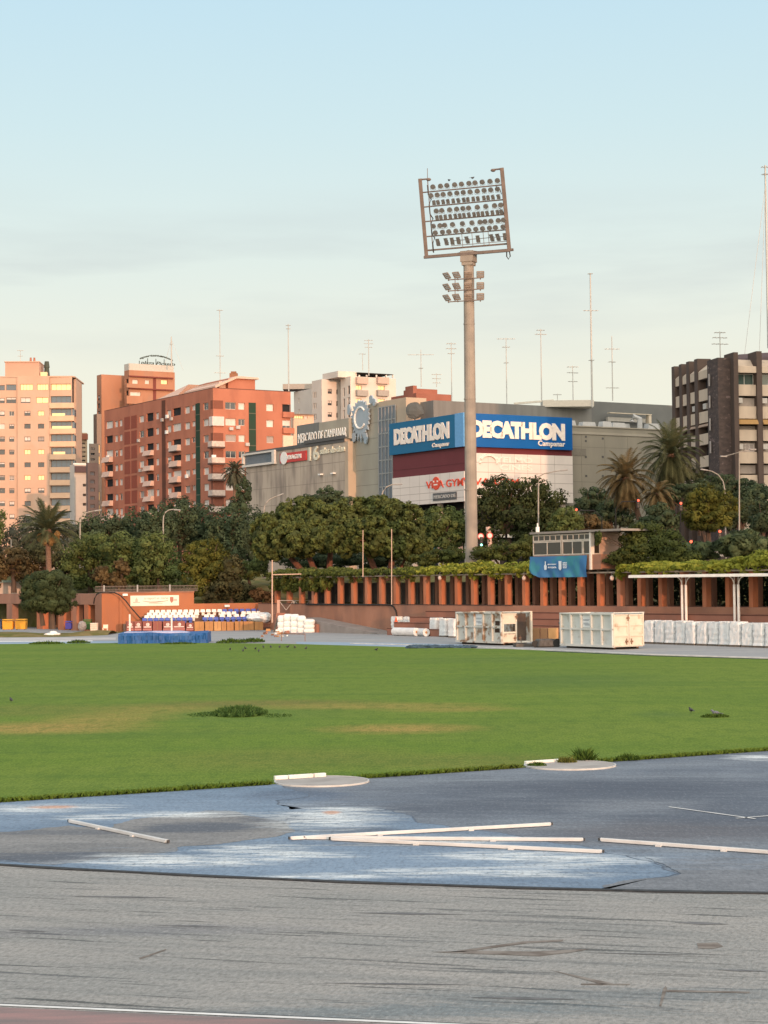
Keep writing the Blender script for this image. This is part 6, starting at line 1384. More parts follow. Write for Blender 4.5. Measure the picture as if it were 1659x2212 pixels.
# ------------------------------------------------------------------ shopping centre
CONCR = mat("stained_concrete", (.46, .40, .33), .9, (.38, .33, .275), .35, 6, .35, .68, bump=.2, bscale=6, col3=(.22, .19, .165), scale3=.55, lo3=.50, hi3=.72, stretch=(1, 1, .22))
CONC_G = mat("greenish_concrete", (.37, .35, .29), .9, (.32, .30, .25), .35, bump=.15, bscale=6, stretch=(1, 1, .4)); CONC_P = mat("tan_concrete", (.46, .38, .29), .9, (.41, .335, .255), .4)
METAL_G = mat("grey_corrugated_metal", (.17, .175, .17), .6, (.145, .15, .145), .4, stretch=(3, 3, .2))
MAROON = mat("maroon_cladding", (.135, .025, .032), .55, (.12, .022, .028), .4); WCLAD = mat("white_cladding", (.66, .62, .58), .5, (.61, .57, .54), .4); BLUEP = mat("blue_sign_panel", (.002, .095, .33), .4, (.003, .10, .345), .5); BLUEQ = mat("shaded_blue_sign_panel", (.003, .115, .25), .5, (.003, .12, .265), .5)  # left sign blue is a darker copy with its shade mixed in
BLUEC = mat("pale_blue_corner_trim", (.12, .33, .62), .4); WSIGN = mat("white_sign_letters", (.78, .72, .66), .5); WSIGN2 = mat("cream_sign_letters", (.66, .64, .52), .6); REDS = mat("red_sign_letters", (.62, .075, .035), .5)
C0 = P(1003, 900, 262).xy
def Fa(a): q = C0 + dR*a; return Fac((q.x, q.y), dL)
def Fb(b): q = C0 + dL*b; return Fac((q.x, q.y), dR)
def volume(par, name, m, a0, a1, b0, b1, z0, z1):
    mb = MB(); mb.prism([((C0 + dR*a + dL*b).x, (C0 + dR*a + dL*b).y, z0) for a, b in ((a0, b0), (a1, b0), (a1, b1), (a0, b1))], (0, 0, z1-z0)); return mb.build(name, m, par)
UX = lambda x: 768.05 + .2976*x; VX = lambda y: 713.2 + .2976*y
A0, B0 = Fa(0), Fb(0)
zTop = A0.px(990, 894.5)[1]; zBl = A0.px(990, 966.5)[1]; zW = A0.px(990, 1019)[1]; zWr = B0.px(1010, 978)[1]; zBo = A0.px(990, 1084)[1]
bE = A0.S(848, 950); aE = B0.S(1235, 950)
dec = empty("sports_store_building", (C0.x, C0.y, ZS), "corner store block with big blue signs over maroon and white cladding", "store")
volume(dec, "maroon_body", MAROON, .02, aE, .02, bE, zBo+.1, zTop-.1)
mb = MB(); A0.box(mb, 0.02, bE, zBo, zW, -.0, .14); mb.build("white_cladding", WCLAD, dec); mb = MB(); B0.box(mb, 0.02, aE, zBo, zWr, -.0, .14); mb.build("white_cladding", WCLAD, dec)
JN = mat("panel_joint", (.33, .30, .28), .8); mb = MB()
for y in (960, 1030, 1100, 1170): z = B0.px(UX(900), VX(y))[1]; B0.box(mb, .1, aE, z-.035, z+.035, .141, .15)
for x in (860, 958, 1055, 1150, 1245, 1340, 1440): a = B0.S(UX(x), 1000); B0.box(mb, a-.02, a+.02, zBo, zWr, .1415, .151)
for y in (1110, 1165, 1215): z = A0.px(UX(740), VX(y))[1]; A0.box(mb, .1, bE, z-.03, z+.03, .141, .15)
for x in (330, 400, 470, 545, 620, 690): a = A0.S(UX(x), 1050); A0.box(mb, a-.02, a+.02, zBo, zW, .1415, .151)
mb.build("panel_joints", JN, dec)
mb = MB(); z = A0.px(UX(600), VX(985))[1]; A0.box(mb, .1, bE, z-.02, z+.02, .003, .02); mb.build("maroon_joint", mat("dark_maroon", (.09, .02, .025), .6), dec)
for (f, a0, a1, m, fl_) in ((A0, A0.S(989, 930), bE+.15, BLUEQ, 1), (B0, B0.S(1005, 930), aE-.25, BLUEP, 0)):
    sgn = empty("dummy", (0, 0, 0)); bpy.data.objects.remove(sgn)
    mb = MB(); f.box(mb, a0, a1, zBl, zTop, .02, .5); s_ = mb.build("blue_sign", m, dec)
    if fl_: lx0, lx1, cx0, cx1 = A0.S(UX(302), 945), A0.S(UX(702), 930), A0.S(UX(580), 960), A0.S(UX(702), 955); ly0, ly1 = A0.px(UX(702), VX(787))[1], A0.px(UX(702), VX(662))[1]; cy0, cy1 = A0.px(UX(702), VX(848))[1], A0.px(UX(702), VX(806))[1]
    else: lx0, lx1, cx0, cx1 = B0.S(UX(818), 940), B0.S(UX(1503), 940), B0.S(UX(1308), 955), B0.S(UX(1503), 955); ly0, ly1 = B0.px(UX(1200), VX(795))[1], B0.px(UX(1200), VX(668))[1]; cy0, cy1 = B0.px(UX(1400), VX(856))[1], B0.px(UX(1400), VX(806))[1]
    letter(f, s_, "DECATHLON", lx0, lx1, ly0, ly1, .5, WSIGN, .065, .12, spacing=.87); letter(f, s_, "Campanar", cx0, cx1, cy0, cy1, .5, WSIGN, .012, .12)
mb = MB(); A0.box(mb, -.5, A0.S(989, 930)-.003, zBl+.002, zTop+.05, .0, .52); B0.box(mb, .001, B0.S(1005, 930)-.003, zBl+.002, zTop+.05, .0, .52); mb.build("corner_trim", BLUEC, dec)
tA = .15
g = lambda f, x, y: f.px(UX(x), VX(y))
letter(A0, dec, "VIVA GYM", A0.S(UX(520), 1040), .25, g(A0, 640, 1142)[1], g(A0, 640, 1088)[1], .14, REDS, .008, .1)
ca, cz = g(A0, 592, 1112); mb = MB(); mb.disc(A0.pt(ca, cz, .27), .9, 24, (A0.d.x, A0.d.y, 0), (0, 0, 1)); mb.prism([A0.pt(ca + .95*cos(2*pi*i/20), cz + .95*sin(2*pi*i/20), .15) for i in range(20)], (A0.n.x*.11, A0.n.y*.11, 0)); mb.build("round_badge", REDS, dec)
mb = MB(); A0.box(mb, ca-.5, ca+.5, cz-.3, cz-.1, .272, .29); A0.box(mb, ca-.7, ca-.3, cz+.15, cz+.4, .272, .29); A0.box(mb, ca+.3, ca+.7, cz+.15, cz+.4, .272, .29); mb.build("badge_mark", WSIGN, dec)
letter(B0, dec, "VIVA GYM", B0.S(UX(775), 1040), B0.S(UX(1180), 1040), g(B0, 900, 1125)[1], g(B0, 900, 1073)[1], .14, REDS, .008, .1)
mb = MB(); x0, x1 = A0.S(UX(570), 1070), A0.S(UX(742), 1070); z0, z1 = g(A0, 656, 1234)[1], g(A0, 656, 1178)[1]; A0.box(mb, x0, x1, z0, z1, .152, .22); mk = mb.build("grey_sign_board", mat("dark_grey_board", (.10, .105, .11), .6), dec)
letter(A0, mk, "MERCADO DE", x0-.3, x1+.3, z0+.3, z1-.3, .22, mat("pale_grey_letters", (.40, .40, .39), .6), .03, .08)
GH = mat("ghost_letters", (.74, .69, .64), .5); letter(B0, dec, "YELMO", B0.S(UX(1005), 1000), B0.S(UX(1280), 1000), g(B0, 1140, 965)[1], g(B0, 1140, 922)[1], .152, GH, .03, .03); letter(B0, dec, "CINES", B0.S(UX(1040), 1000), B0.S(UX(1280), 1000), g(B0, 1140, 1018)[1], g(B0, 1140, 978)[1], .152, GH, .03, .03)
ca, cz = g(B0, 960, 968); mb = MB(); mb.tube([B0.pt(ca + 1.5*cos(pi*i/12), cz + 1.2*sin(pi*i/12), .17) for i in range(13)], .22, 5); mb.build("ghost_arch", GH, dec)
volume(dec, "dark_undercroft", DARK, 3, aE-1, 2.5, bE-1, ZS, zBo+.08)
for (a, b) in ((.9, .9), (6, 1), (12, 1), (aE-1, 1), (1, 8), (1, 15)): q = C0 + dR*a + dL*b; mb = MB(); mb.tube([(q.x, q.y, ZS-.5), (q.x, q.y, zBo+.09)], .45, 10); mb.build("column", mat("pale_column", (.55, .47, .40), .7), dec)

mall = empty("shopping_centre", (*(C0 + dL*40), ZS), "large grey concrete shopping centre with a round sun emblem", "shopping centre")
UW = lambda x: 526.7 + .1984*x; VW = lambda y: 850.3 + .1984*y
A2 = Fa(2.0); bs = A2.S(768, 950); bt = A2.S(877, 870); bg = A2.S(819, 900); zTw = A2.px(877, 858)[1]; zWl = A2.px(800, 873)[1]
tdep = Fac((C0 + dR*2 + dL*bt)[:2], dR).S(921, 870)
volume(mall, "concrete_tower", CONC_P, 2.0, 2.0 + tdep, bt, bg, ZS, zTw)
volume(mall, "concrete_wall", CONC_G, 2.0, 14, bg+.002, bs, ZS, zWl)
# glazing strip
mb = MB(); zg = A2.px(825, 880)[1]; b0, b1 = A2.S(856.5, 950), A2.S(819.5, 950); A2.box(mb, b0, b1, ZS, zg, .0, .12); gl = mb.build("glazed_strip", glass_mat("blue_grey_glazing", (.085, .11, .15), .12), mall)
mb = MB()
for i in range(6): x = b0 + (b1-b0)*i/5; A2.box(mb, x-.09, x+.09, ZS, zg, .121, .2)
for i in range(14): z = zg - i*2.05; A2.box(mb, b0, b1, z-.08, z+.08, .1205, .19)
mb.build("glazing_bars", mat("grey_glazing_bar", (.30, .31, .31), .6), gl)
a1_ = Fac((C0 + dL*bs)[:2], dR).S(752, 1000); A1 = Fa(a1_); zLow = A1.px(667.6, 958.5)[1]; bEnd = A1.S(531, 1000)
volume(mall, "lit_pilaster", CONC_P, a1_ + .003, 2.6, bs-.003, bs + 1.0, ZS, A1.px(752, 953)[1])
volume(mall, "cinema_wall", CONCR, a1_, 24, bs+1.003, bEnd, ZS, zLow)
A1b = Fa(a1_ + .35); bq0, bq1 = A1b.S(757, 930), A1b.S(641, 930); zUp = A1b.px(700, 911.5)[1]
volume(mall, "upper_storey", CONC_G, a1_ + .35, 20, bs + .3, bq1 - 7.5, zLow+.003, zUp); volume(mall, "dark_upper_end", METAL_G, a1_ + .38, 18, bq1 - 7.49, bq1, zLow+.003, A1b.px(655, 917.5)[1])
mb = MB(); A1.box(mb, bs+1.0, bEnd, zLow-.5, zLow+.06, .005, .12); mb.build("dark_flashing", mat("dark_flashing", (.10, .10, .10), .7), mall)
mb = MB(); A1.box(mb, A1b.S(665, 950), bs+.4, zLow+.0, zLow+.55, .125, .3); mb.build("sign_gutter", mat("dark_flashing", (0, 0, 0)), mall)
s0, s1 = A1b.S(UW(620), 945), A1b.S(UW(1146), 930)
letter(A1b, mall, "MERCADO DE CAMPANAR", s0, s1, A1b.px(701, 950.5)[1], A1b.px(701, 930)[1], .45, mat("white_mall_letters", (.78, .78, .75), .6), .0, .1)
letter(A1, mall, "16", A1.S(UW(717), 980), A1.S(UW(826), 980), A1.px(UW(770), VW(728))[1], A1.px(UW(770), VW(575))[1], .01, WSIGN2, .02, .2)
letter(A1, mall, "salas de cine", A1.S(UW(840), 975), A1.S(UW(1106), 970), A1.px(UW(970), VW(645))[1], A1.px(UW(970), VW(575))[1], .01, WSIGN2, .02, .2)
mb = MB(); x0, x1 = A1.S(UW(405), 985), A1.S(UW(690), 985); z0, z1 = A1.px(UW(548), VW(742))[1], A1.px(UW(548), VW(638))[1]; A1.box(mb, x0, x1, z0, z1, .01, .25); rs = mb.build("red_sign", mat("red_sign_panel", (.52, .05, .045), .5), mall)
letter(A1, rs, "VIVAGYM", x0 + (x1-x0)*.28, x0 + (x1-x0)*.83, z0+.45, z1-.4, .25, mat("white_mall_letters", (0, 0, 0)), .03, .1)
ca = x0 + (x1-x0)*.17; cz = (z0+z1)/2; mb = MB(); mb.prism([A1.pt(ca + 1.2*cos(2*pi*i/20), cz + 1.05*sin(2*pi*i/20), .26) for i in range(20)], (A1.n.x*.08, A1.n.y*.08, 0)); mb.build("sign_badge", mat("white_mall_letters", (0, 0, 0)), rs)
x0, x1 = A1.S(UW(5), 990), A1.S(UW(357), 985); z0, z1 = A1.px(560, VW(787))[1], A1.px(560, VW(638))[1]; mb = MB()
A1.box(mb, x0, x1, z0, z0+.35, .01, .5); A1.box(mb, x0, x1, z1-.3, z1, .01, .5); A1.box(mb, min(x0, x1), min(x0, x1)+.9, z0+.36, z1-.31, .01, .5); A1.box(mb, max(x0, x1)-.5, max(x0, x1), z0+.36, z1-.31, .01, .5); lf = mb.build("billboard_frame", mat("white_frame", (.60, .58, .54), .6), mall)
mb = MB()
for i in range(9): z = z0 + .36 + (z1-z0-.7)*i/9; A1.box(mb, x0, x1, z, z + (z1-z0-.7)/9*.85, .02, .12)
mb.build("billboard_slats", mat("blue_grey_slats", (.16, .19, .22), .6), lf)
mb = MB(); z = zLow - 3.6
while z > ZS: A1.box(mb, bs+1.05, bEnd, z-.03, z+.03, .003, .012); z -= 3.0
x = bs + 5
while x < bEnd: A1.box(mb, x-.03, x+.03, ZS, zLow-.55, .0035, .0125); x += 5.2
z = zWl - 3
while z > ZS: A2.box(mb, bg+.05, bs-.05, z-.03, z+.03, .003, .012); z -= 2.4
mb.build("panel_seams", mat("dark_panel_seam", (.20, .18, .155), .9), mall)
mb = MB(); 
for (x, y) in ((848, 880), (985, 868)): A1.boxpx(mb, UW(x-14), VW(y-6), UW(x+14), VW(y+6), .0, .5)
mb.build("wall_floodlights", mat("white_mall_letters", (0, 0, 0)), mall)
# sun emblem
ca, cz = A2.px(UW(1298), VW(265)); EM = mat("pale_blue_grey_metal", (.33, .40, .46), .5, (.29, .355, .41), .6); rnd = random.Random(5); pts = []; n = 44
for i in range(n):
    t = 2*pi*i/n; r = 2.35 + (.55 if i % 2 else .05)*(.6 + .8*rnd.random()) + (.7 if -1.9 < (t - 2*pi if t > pi else t) < -1.2 and i % 2 else 0); pts.append(A2.pt(ca + r*cos(t)*1.0, cz + r*sin(t)*1.02, .25))
em = empty("dummy", (0, 0, 0)); bpy.data.objects.remove(em); mb = MB(); mb.prism(pts, (A2.n.x*.25, A2.n.y*.25, 0)); emb = mb.build("sun_emblem", EM, mall)
mb = MB(); mb.tube([A2.pt(ca + 1.65*cos(t)*(1), cz + 1.65*sin(t), .55) for t in [radians(-140 + 280*i/24) for i in range(25)]], .17, 6); mb.build("emblem_letter", mat("white_mall_letters", (0, 0, 0)), emb)
for (dx, dy, rx, rz) in ((-3.2, 2.6, .5, .7), (-4.1, 2.1, .4, .6), (2.2, -2.9, .5, .8), (-1.4, -3.3, .45, .9), (3.6, 1.6, .4, .9)):
    mb = MB(); mb.prism([A2.pt(ca + dx + rx*cos(2*pi*i/10)*(1 + .3*(i % 2)), cz + dy + rz*sin(2*pi*i/10), .25) for i in range(10)], (A2.n.x*.25, A2.n.y*.25, 0)); mb.build("emblem_flame", EM, emb)
# right hand wing and upper storeys
Bw = Fb(1.6); zRw = Bw.px(1300, 924)[1]; aW0, aW1 = Bw.S(1236, 950), Bw.S(1470, 950)
volume(mall, "right_wing", mat("olive_grey_concrete", (.29, .275, .225), .9, (.25, .24, .20), .35, bump=.2, bscale=6, stretch=(1, 1, .4)), aE+.02, aW1, 1.6, 18, ZS, zRw); mb = MB(); Bw.box(mb, aE+.02, aW1, zRw-1.1, zRw-.75, .003, .12); Bw.box(mb, aE, aW1, zRw+.002, zRw+.16, -.5, .15); mb.build("cornice", CONC_G, mall)
mb = MB()
for (x, y) in ((172, 870), (172, 905), (310, 850), (310, 885), (172, 1035), (310, 1035), (175, 1190), (310, 1190), (178, 1350)): Bw.boxpx(mb, 1220 + .2645*(x-7), 713.2 + .2645*(y-8), 1220 + .2645*(x+7), 713.2 + .2645*(y+8), .003, .06)
mb.build("drain_outlets", mat("dark_flashing", (0, 0, 0)), mall)
mb = MB(); Bw.boxpx(mb, 1237, 713.2 + .2645*965, 1266, 713.2 + .2645*1028, .003, .05); mb.build("patched_panel", mat("olive_grey_patch", (.20, .19, .16), .9), mall)
Bu = Fb(15.0); zU1 = Bu.px(1262, 881)[1]; zU2 = Bu.px(1360, 870.5)[1]; ua, ub, uc = Bu.S(905, 880), Bu.S(1278, 880), Bu.S(1456, 880)
mb = MB(); z = zRw - 3
while z > ZS: Bw.box(mb, aE+.1, aW1, z-.03, z+.03, .003, .012); z -= 2.6
x = aE + 3
while x < aW1: Bw.box(mb, x-.03, x+.03, ZS, zRw-1.2, .0035, .0125); x += 4.4
mb.build("panel_seams", mat("olive_panel_seam", (.19, .18, .15), .9), mall)
volume(mall, "metal_parapet", METAL_G, max(ua, 2.0 + tdep*.7), ub, 15, 34, zTop-6, zU1); volume(mall, "metal_plant_storey", mat("dark_grey_cladding", (.125, .135, .135), .6, (.11, .12, .12), .5), ub+.01, uc, 15.3, 34, zTop-8, zU2)
volume(mall, "lower_roof", METAL_G, 2.1 + tdep, uc, 3.0, 15, ZS, zRw-.6)
mb = MB(); x0, x1 = 1220 + .2645*323, 1220 + .2645*663; Bu.boxpx(mb, x0, 713.2 + .2645*677, x1, 713.2 + .2645*700, .7, 1.5); Bu.boxpx(mb, x1-6, 713.2 + .2645*700, x1, 713.2 + .2645*775, .7, 1.4); mb.build("pale_roof_duct", mat("pale_duct_metal", (.50, .45, .36), .6), mall)
mb = MB(); Bu.boxpx(mb, x0, 713.2 + .2645*712, x1-8, 713.2 + .2645*760, .4, .9); mb.build("roof_louvre", mat("grey_louvre", (.30, .30, .28), .6), mall)
for i, (x, y, w) in enumerate(((90, 760, 60), (160, 768, 50), (350, 765, 60), (430, 770, 40), (560, 775, 60), (650, 780, 40), (820, 790, 60))):
    q, zz = Bw.px(1220 + .2645*x, 713.2 + .2645*(y+30)); p = Bw.pt(q, zRw+.16, -3 - (i % 3)); mb = MB(); mb.box((p.x, p.y, p.z + .55), (w*.045, 1.4, 1.1), .5, .8); mb.build("roof_unit", mat("pale_roof_unit", (.42, .43, .43), .6), mall)
p = Bw.pt(Bw.S(1220 + .2645*720), zRw+.16, -3); mb = MB(); mb.tube([p, p + Vector((0, 0, 1.8)), p + Vector((-.9, 0, 2.2)), p + Vector((-1.2, 0, 1.4))], .42, 8); mb.build("roof_duct", mat("pale_roof_unit", (0, 0, 0)), mall)
mb = MB(); p0, p1 = P(1110, 872, 290), P(1190, 866, 290); 
for q in (P(1150, 869.5, 290), ): mb.bar(p0, P(1196, 865, 290), .3); mb.bar(P(1180, 873, 290), P(1196, 865, 290), .25)
mb.box(tuple(P(1225, 874, 290)), (8, 4, 1.0)); mb.build("roof_skylight", mat("pale_skylight", (.50, .48, .42), .5), mall)
p = P(UX(430), VX(610), 276); mb = MB(); mb.tube([p - Vector((0, 0, 1.6)), p + Vector((0, 0, .2))], .12, 6); mb.ell(p + Vector((0, 0, .5)), (1.35, .3, 1.2), 14, 8, .12); tag(mb.build("satellite_dish", mat("dark_grey_dish", (.075, .085, .085), .6), origin=p), "big dark grey dish on the roof above the left blue sign", "satellite dish")
rb_, _, rbR, _ = block("red_roof_house", "low red brick roof storey behind the concrete tower of the shopping centre", "building", UX(440), 350, UX(258), UX(695), VX(465), mat("dull_red_brick", (.30, .12, .085), .9, (.26, .10, .07), .4))
mb = MB(); rbR.boxpx(mb, UX(470), VX(418), UX(625), VX(464), -6, -1.5); rbR.boxpx(mb, UX(442), VX(397), UX(470), VX(464), -4, -1.2); mb.build("roof_room", mat("dull_red_brick", (0, 0, 0)), rb_)

# --- dark stone building with cream balconies on the right
UE = lambda x: 1439.6 + .1984*x; VE = lambda y: 740.6 + .1984*y
STONE = mat("dark_purple_stone", (.100, .074, .066), .9, (.068, .053, .050), 1.4, 5, .38, .62, bump=.5, bscale=3, col3=(.19, .14, .13), scale3=1.1, lo3=.60, hi3=.68, stretch=(1, 1, 1.8)); FIN = mat("purple_brown_fin", (.100, .072, .060), .85, (.082, .060, .051), .6)
CREAM_P = mat("cream_balcony_panel", (.56, .46, .36), .85, (.51, .42, .33), .7, 5, col3=(.30, .26, .22), scale3=.9, lo3=.60, hi3=.78, stretch=(1.5, 1.5, .3))
dLb = Vector((-.208, .978)); dRb = Vector((.978, .208)); Ec = P(1551, 778, 250); eL, eR = Fac((Ec.x, Ec.y), dLb), Fac((Ec.x, Ec.y), dRb); zE = Ec.z
sb = empty("dark_stone_building", (Ec.x, Ec.y, ZS), "dark stone office block with cream balcony panels and tall fins at the right", "office block")
aL = eL.S(1452.5, 900); aR = eR.S(1659, 900) + 14
mb = MB(); mb.prism([(*(Ec.xy + dLb*1.5 + dRb*1.6), ZS), (*(Ec.xy + dRb*aR + dLb*1.6), ZS), (*(Ec.xy + dRb*aR + dLb*(aL-.2)), ZS), (*(Ec.xy + dLb*(aL-.2) + dRb*1.6), ZS)], (0, 0, zE-2-ZS)); mb.build("core", mat("shadowed_core", (.09, .07, .065), .9), sb)
a5, a6 = eR.S(UE(700), 900), eR.S(UE(750), 900); mb = MB(); eR.box(mb, .0, a5, ZS, zE-.3, -3, .0); mb.build("stone_wall", STONE, sb)
pw = eL.S(UE(455), 900); mb = MB(); eL.box(mb, -.002, pw, ZS, zE + .35, -2.2, .05); mb.build("corner_pier", STONE, sb)
mb = MB(); eR.box(mb, a5+.002, a6, ZS, eR.px(UE(725), VE(115))[1], -2, 1.3); mb.build("fin", FIN, sb)
for x in (990, 1240): q = eR.S(UE(x), 900); mb = MB(); eR.box(mb, q-.38, q+.38, ZS, eR.px(UE(990), VE(100))[1], -2, .95); mb.build("fin", FIN, sb)
def bays(f, x0s, rows, top, dep, wins):
    for (x0, x1, dz) in x0s:
        q0, q1 = sorted((f.S(UE(x0), 900), f.S(UE(x1), 900)))
        for i, (y0, y1) in enumerate(rows):
            mb = MB(); f.box(mb, q0+.03, q1-.03, f.px(UE(860), VE(y1))[1] if f is eR else f.px(UE(400), VE(y1))[1], f.px(UE(860), VE(y0))[1] if f is eR else f.px(UE(400), VE(y0))[1], -.3, dep); mb.build("balcony_panel", CREAM_P, sb)
bays(eR, ((752, 965, 0), (1020, 1225, 0), (1260, 1470, 0)), ((460, 580), (695, 828), (950, 1070), (1192, 1315), (1440, 1562), (1690, 1812), (1935, 2052)), None, .55, None)
pl = (("dark_green_glazing", (.05, .085, .075)),)
GW = glass_mat("greenish_glazing", (.06, .095, .085), .05); WRP = mat("window_reveal_wall", (.34, .295, .26), .9)
for (x0, x1) in ((752, 965), (1020, 1225), (1260, 1470)):
    q0, q1 = eR.S(UE(x0), 900), eR.S(UE(x1), 900); zz = lambda y: eR.px(UE(860), VE(y))[1]
    frame_window(eR, sb, q0+.1, q1-.1, zz(458), zz(338), .25, GW, mat("white_frame", (0, 0, 0)), 1)
    mb = MB(); mb.hexa([eR.pt(q0, zz(332), -.4), eR.pt(q1, zz(332), -.4), eR.pt(q1, zz(332), .8), eR.pt(q0, zz(332), .8), eR.pt(q0, zz(172), -1.6), eR.pt(q1, zz(172), -1.6), eR.pt(q1, zz(172), -1.2), eR.pt(q0, zz(172), -1.2)])
    mb.hexa([eR.pt(q0, zz(332), .81), eR.pt(q1, zz(332), .81), eR.pt(q1, zz(332), .83), eR.pt(q0, zz(332), .83), eR.pt(q0, zz(262), .81), eR.pt(q1, zz(262), .81), eR.pt(q1, zz(262), .83), eR.pt(q0, zz(262), .83)]); mb.build("sloping_top_panel", CREAM_P, sb)
    for y0, y1, m in ((600, 690, WRP), (905, 950, WRP), (1085, 1190, WRP), (1330, 1425, WRP), (1580, 1690, WRP), (1825, 1930, WRP)): mb = MB(); eR.box(mb, q0+.05, q1-.05, zz(y1)+.01, zz(y0), -.35, -.05); mb.build("recessed_wall", m, sb)
    for y in (1100, 1610): frame_window(eR, sb, q0+1.2, q1-.3, zz(y+85), zz(y), .0, BLIND_G, FRM, 1)
    mb = MB(); mb.hexa([eR.pt(q0, zz(893), .0), eR.pt(q1, zz(893), .0), eR.pt(q1, zz(893), 1.25), eR.pt(q0, zz(893), 1.25), eR.pt(q0, zz(840), .0), eR.pt(q1, zz(840), 0), eR.pt(q1, zz(840), .85), eR.pt(q0, zz(840), .85)]); mb.build("ochre_awning", mat("ochre_awning", (.36, .215, .085), .85), sb)
    for y in (630, 1130): mb = MB(); eR.box(mb, q0-.1, q0+.75, zz(y+32), zz(y-25), .1, .75); mb.build("air_conditioner", mat("pale_ac_unit", (.50, .47, .43), .6), sb)
zc1 = lambda y: eL.px(UE(400), VE(y))[1]
fins = [(63, 95, 262), (143, 172, 236), (222, 255, 208), (310, 346, 180)]
for i, (x0, x1, yt) in enumerate(fins):
    q0, q1 = sorted((eL.S(UE(x0), 900), eL.S(UE(x1), 900))); zf = eL.px(UE(x0), VE(yt))[1]; mb = MB(); eL.box(mb, q0, q1, ZS, zf, -2.0, 0); mb.build("fin", FIN, sb)
for (x0, x1) in ((95, 145), (172, 228), (255, 315), (346, 456)):
    q0, q1 = sorted((eL.S(UE(x0), 900), eL.S(UE(x1), 900)))
    for (y0, y1) in ((505, 630), (747, 870), (990, 1110), (1232, 1352), (1475, 1595)): mb = MB(); eL.box(mb, q0+.02, q1-.02, zc1(y1), zc1(y0), -.9, -.12); mb.build("balcony_panel", CREAM_P, sb)
    mb = MB(); eL.box(mb, q0+.02, q1-.02, zc1(388), zc1(300), -.9, -.12); mb.hexa([eL.pt(q0+.02, zc1(299), -.9), eL.pt(q1-.02, zc1(299), -.9), eL.pt(q1-.02, zc1(299), -.12), eL.pt(q0+.02, zc1(299), -.12), eL.pt(q0+.02, zc1(215), -1.8), eL.pt(q1-.02, zc1(215), -1.8), eL.pt(q1-.02, zc1(215), -1.5), eL.pt(q0+.02, zc1(215), -1.5)]); mb.build("sloping_top_panel", CREAM_P, sb)
    for y in (400, 640, 880, 1130): mb = MB(); eL.box(mb, q0+.1, q1-.1, zc1(y+95), zc1(y), -1.3, -1.2); mb.build("dark_glazing", GL_D, sb)
    if x0 > 200:
        mb = MB(); qm = (q0+q1)/2; eL.box(mb, qm-.6, qm+.6, zc1(720), zc1(660), -.8, -.2); mb.build("air_conditioner", mat("pale_ac_unit", (0, 0, 0)), sb)
    mb = MB(); mb.hexa([eL.pt(q0, zc1(915), -.9), eL.pt(q1, zc1(915), -.9), eL.pt(q1, zc1(915), .1), eL.pt(q0, zc1(915), .1), eL.pt(q0, zc1(885), -.9), eL.pt(q1, zc1(885), -.9), eL.pt(q1, zc1(885), -.14), eL.pt(q0, zc1(885), -.14)]); mb.build("awning", mat("dull_tan_awning", (.33, .24, .18), .85), sb)
for y in (365, 600, 845, 1090): mb = MB(); q = eL.S(UE(497), 900); eL.box(mb, q-.12, q+.25, zc1(y+130), zc1(y), .26, .34); mb.build("slot_window", mat("pale_slot", (.42, .38, .35), .6), sb)
q0 = eR.S(UE(790), 800); zr0_, zr1_ = eR.px(UE(800), VE(172))[1], eR.px(UE(870), VE(75))[1]; mb = MB()
mb.hexa([eR.pt(q0, zr0_, -2), eR.pt(aR, zr0_, -2), eR.pt(aR, zr0_, -14), eR.pt(q0, zr0_, -14), eR.pt(q0+2.2, zr1_, -5), eR.pt(aR, zr1_+1.2, -5), eR.pt(aR, zr1_+1.2, -12), eR.pt(q0+2.2, zr1_, -12)]); mb.build("mansard_roof", mat("dark_roof_tiles", (.10, .07, .07), .9), sb)
mb = MB(); eR.box(mb, .2, aR, zE-2, zE-1.2, -16, -2.3); mb.build("flat_roof", FIN, sb)

# ------------------------------------------------------------------ roof aerials
AER = mat("aerial_metal", (.42, .42, .40), .5)
def aerial(u, vt, vb, Y, w, els, label, lattice=False, guys=()):
    b, t = P(u, vb, Y), P(u, vt, Y); h = t.z - b.z; b = Vector((t.x, t.y, b.z)); o = empty("roof_aerial", b, label, "aerial", "aerials on the roofs")
    mb = MB(); mb.tube([b, t], [w*.75, w*.5], 5); mb.build("mast", AER, o)
    for (fr_, ln, ang_) in els:
        q = b.lerp(t, fr_); dx = Vector((cos(ang_), sin(ang_), 0))*ln/2; mb = MB(); mb.bar(q - dx, q + dx, .09); dy = Vector((-sin(ang_), cos(ang_), 0))*.5
        for k in (-.8, -.3, .2, .7): mb.bar(q + dx*k - dy, q + dx*k + dy, .05)
        mb.build("antenna_boom", AER, o)
    for (gu, gv) in guys: mb = MB(); mb.bar(b.lerp(t, .9), P(gu, gv, Y+.3), .05); mb.build("guy_wire", AER, o)
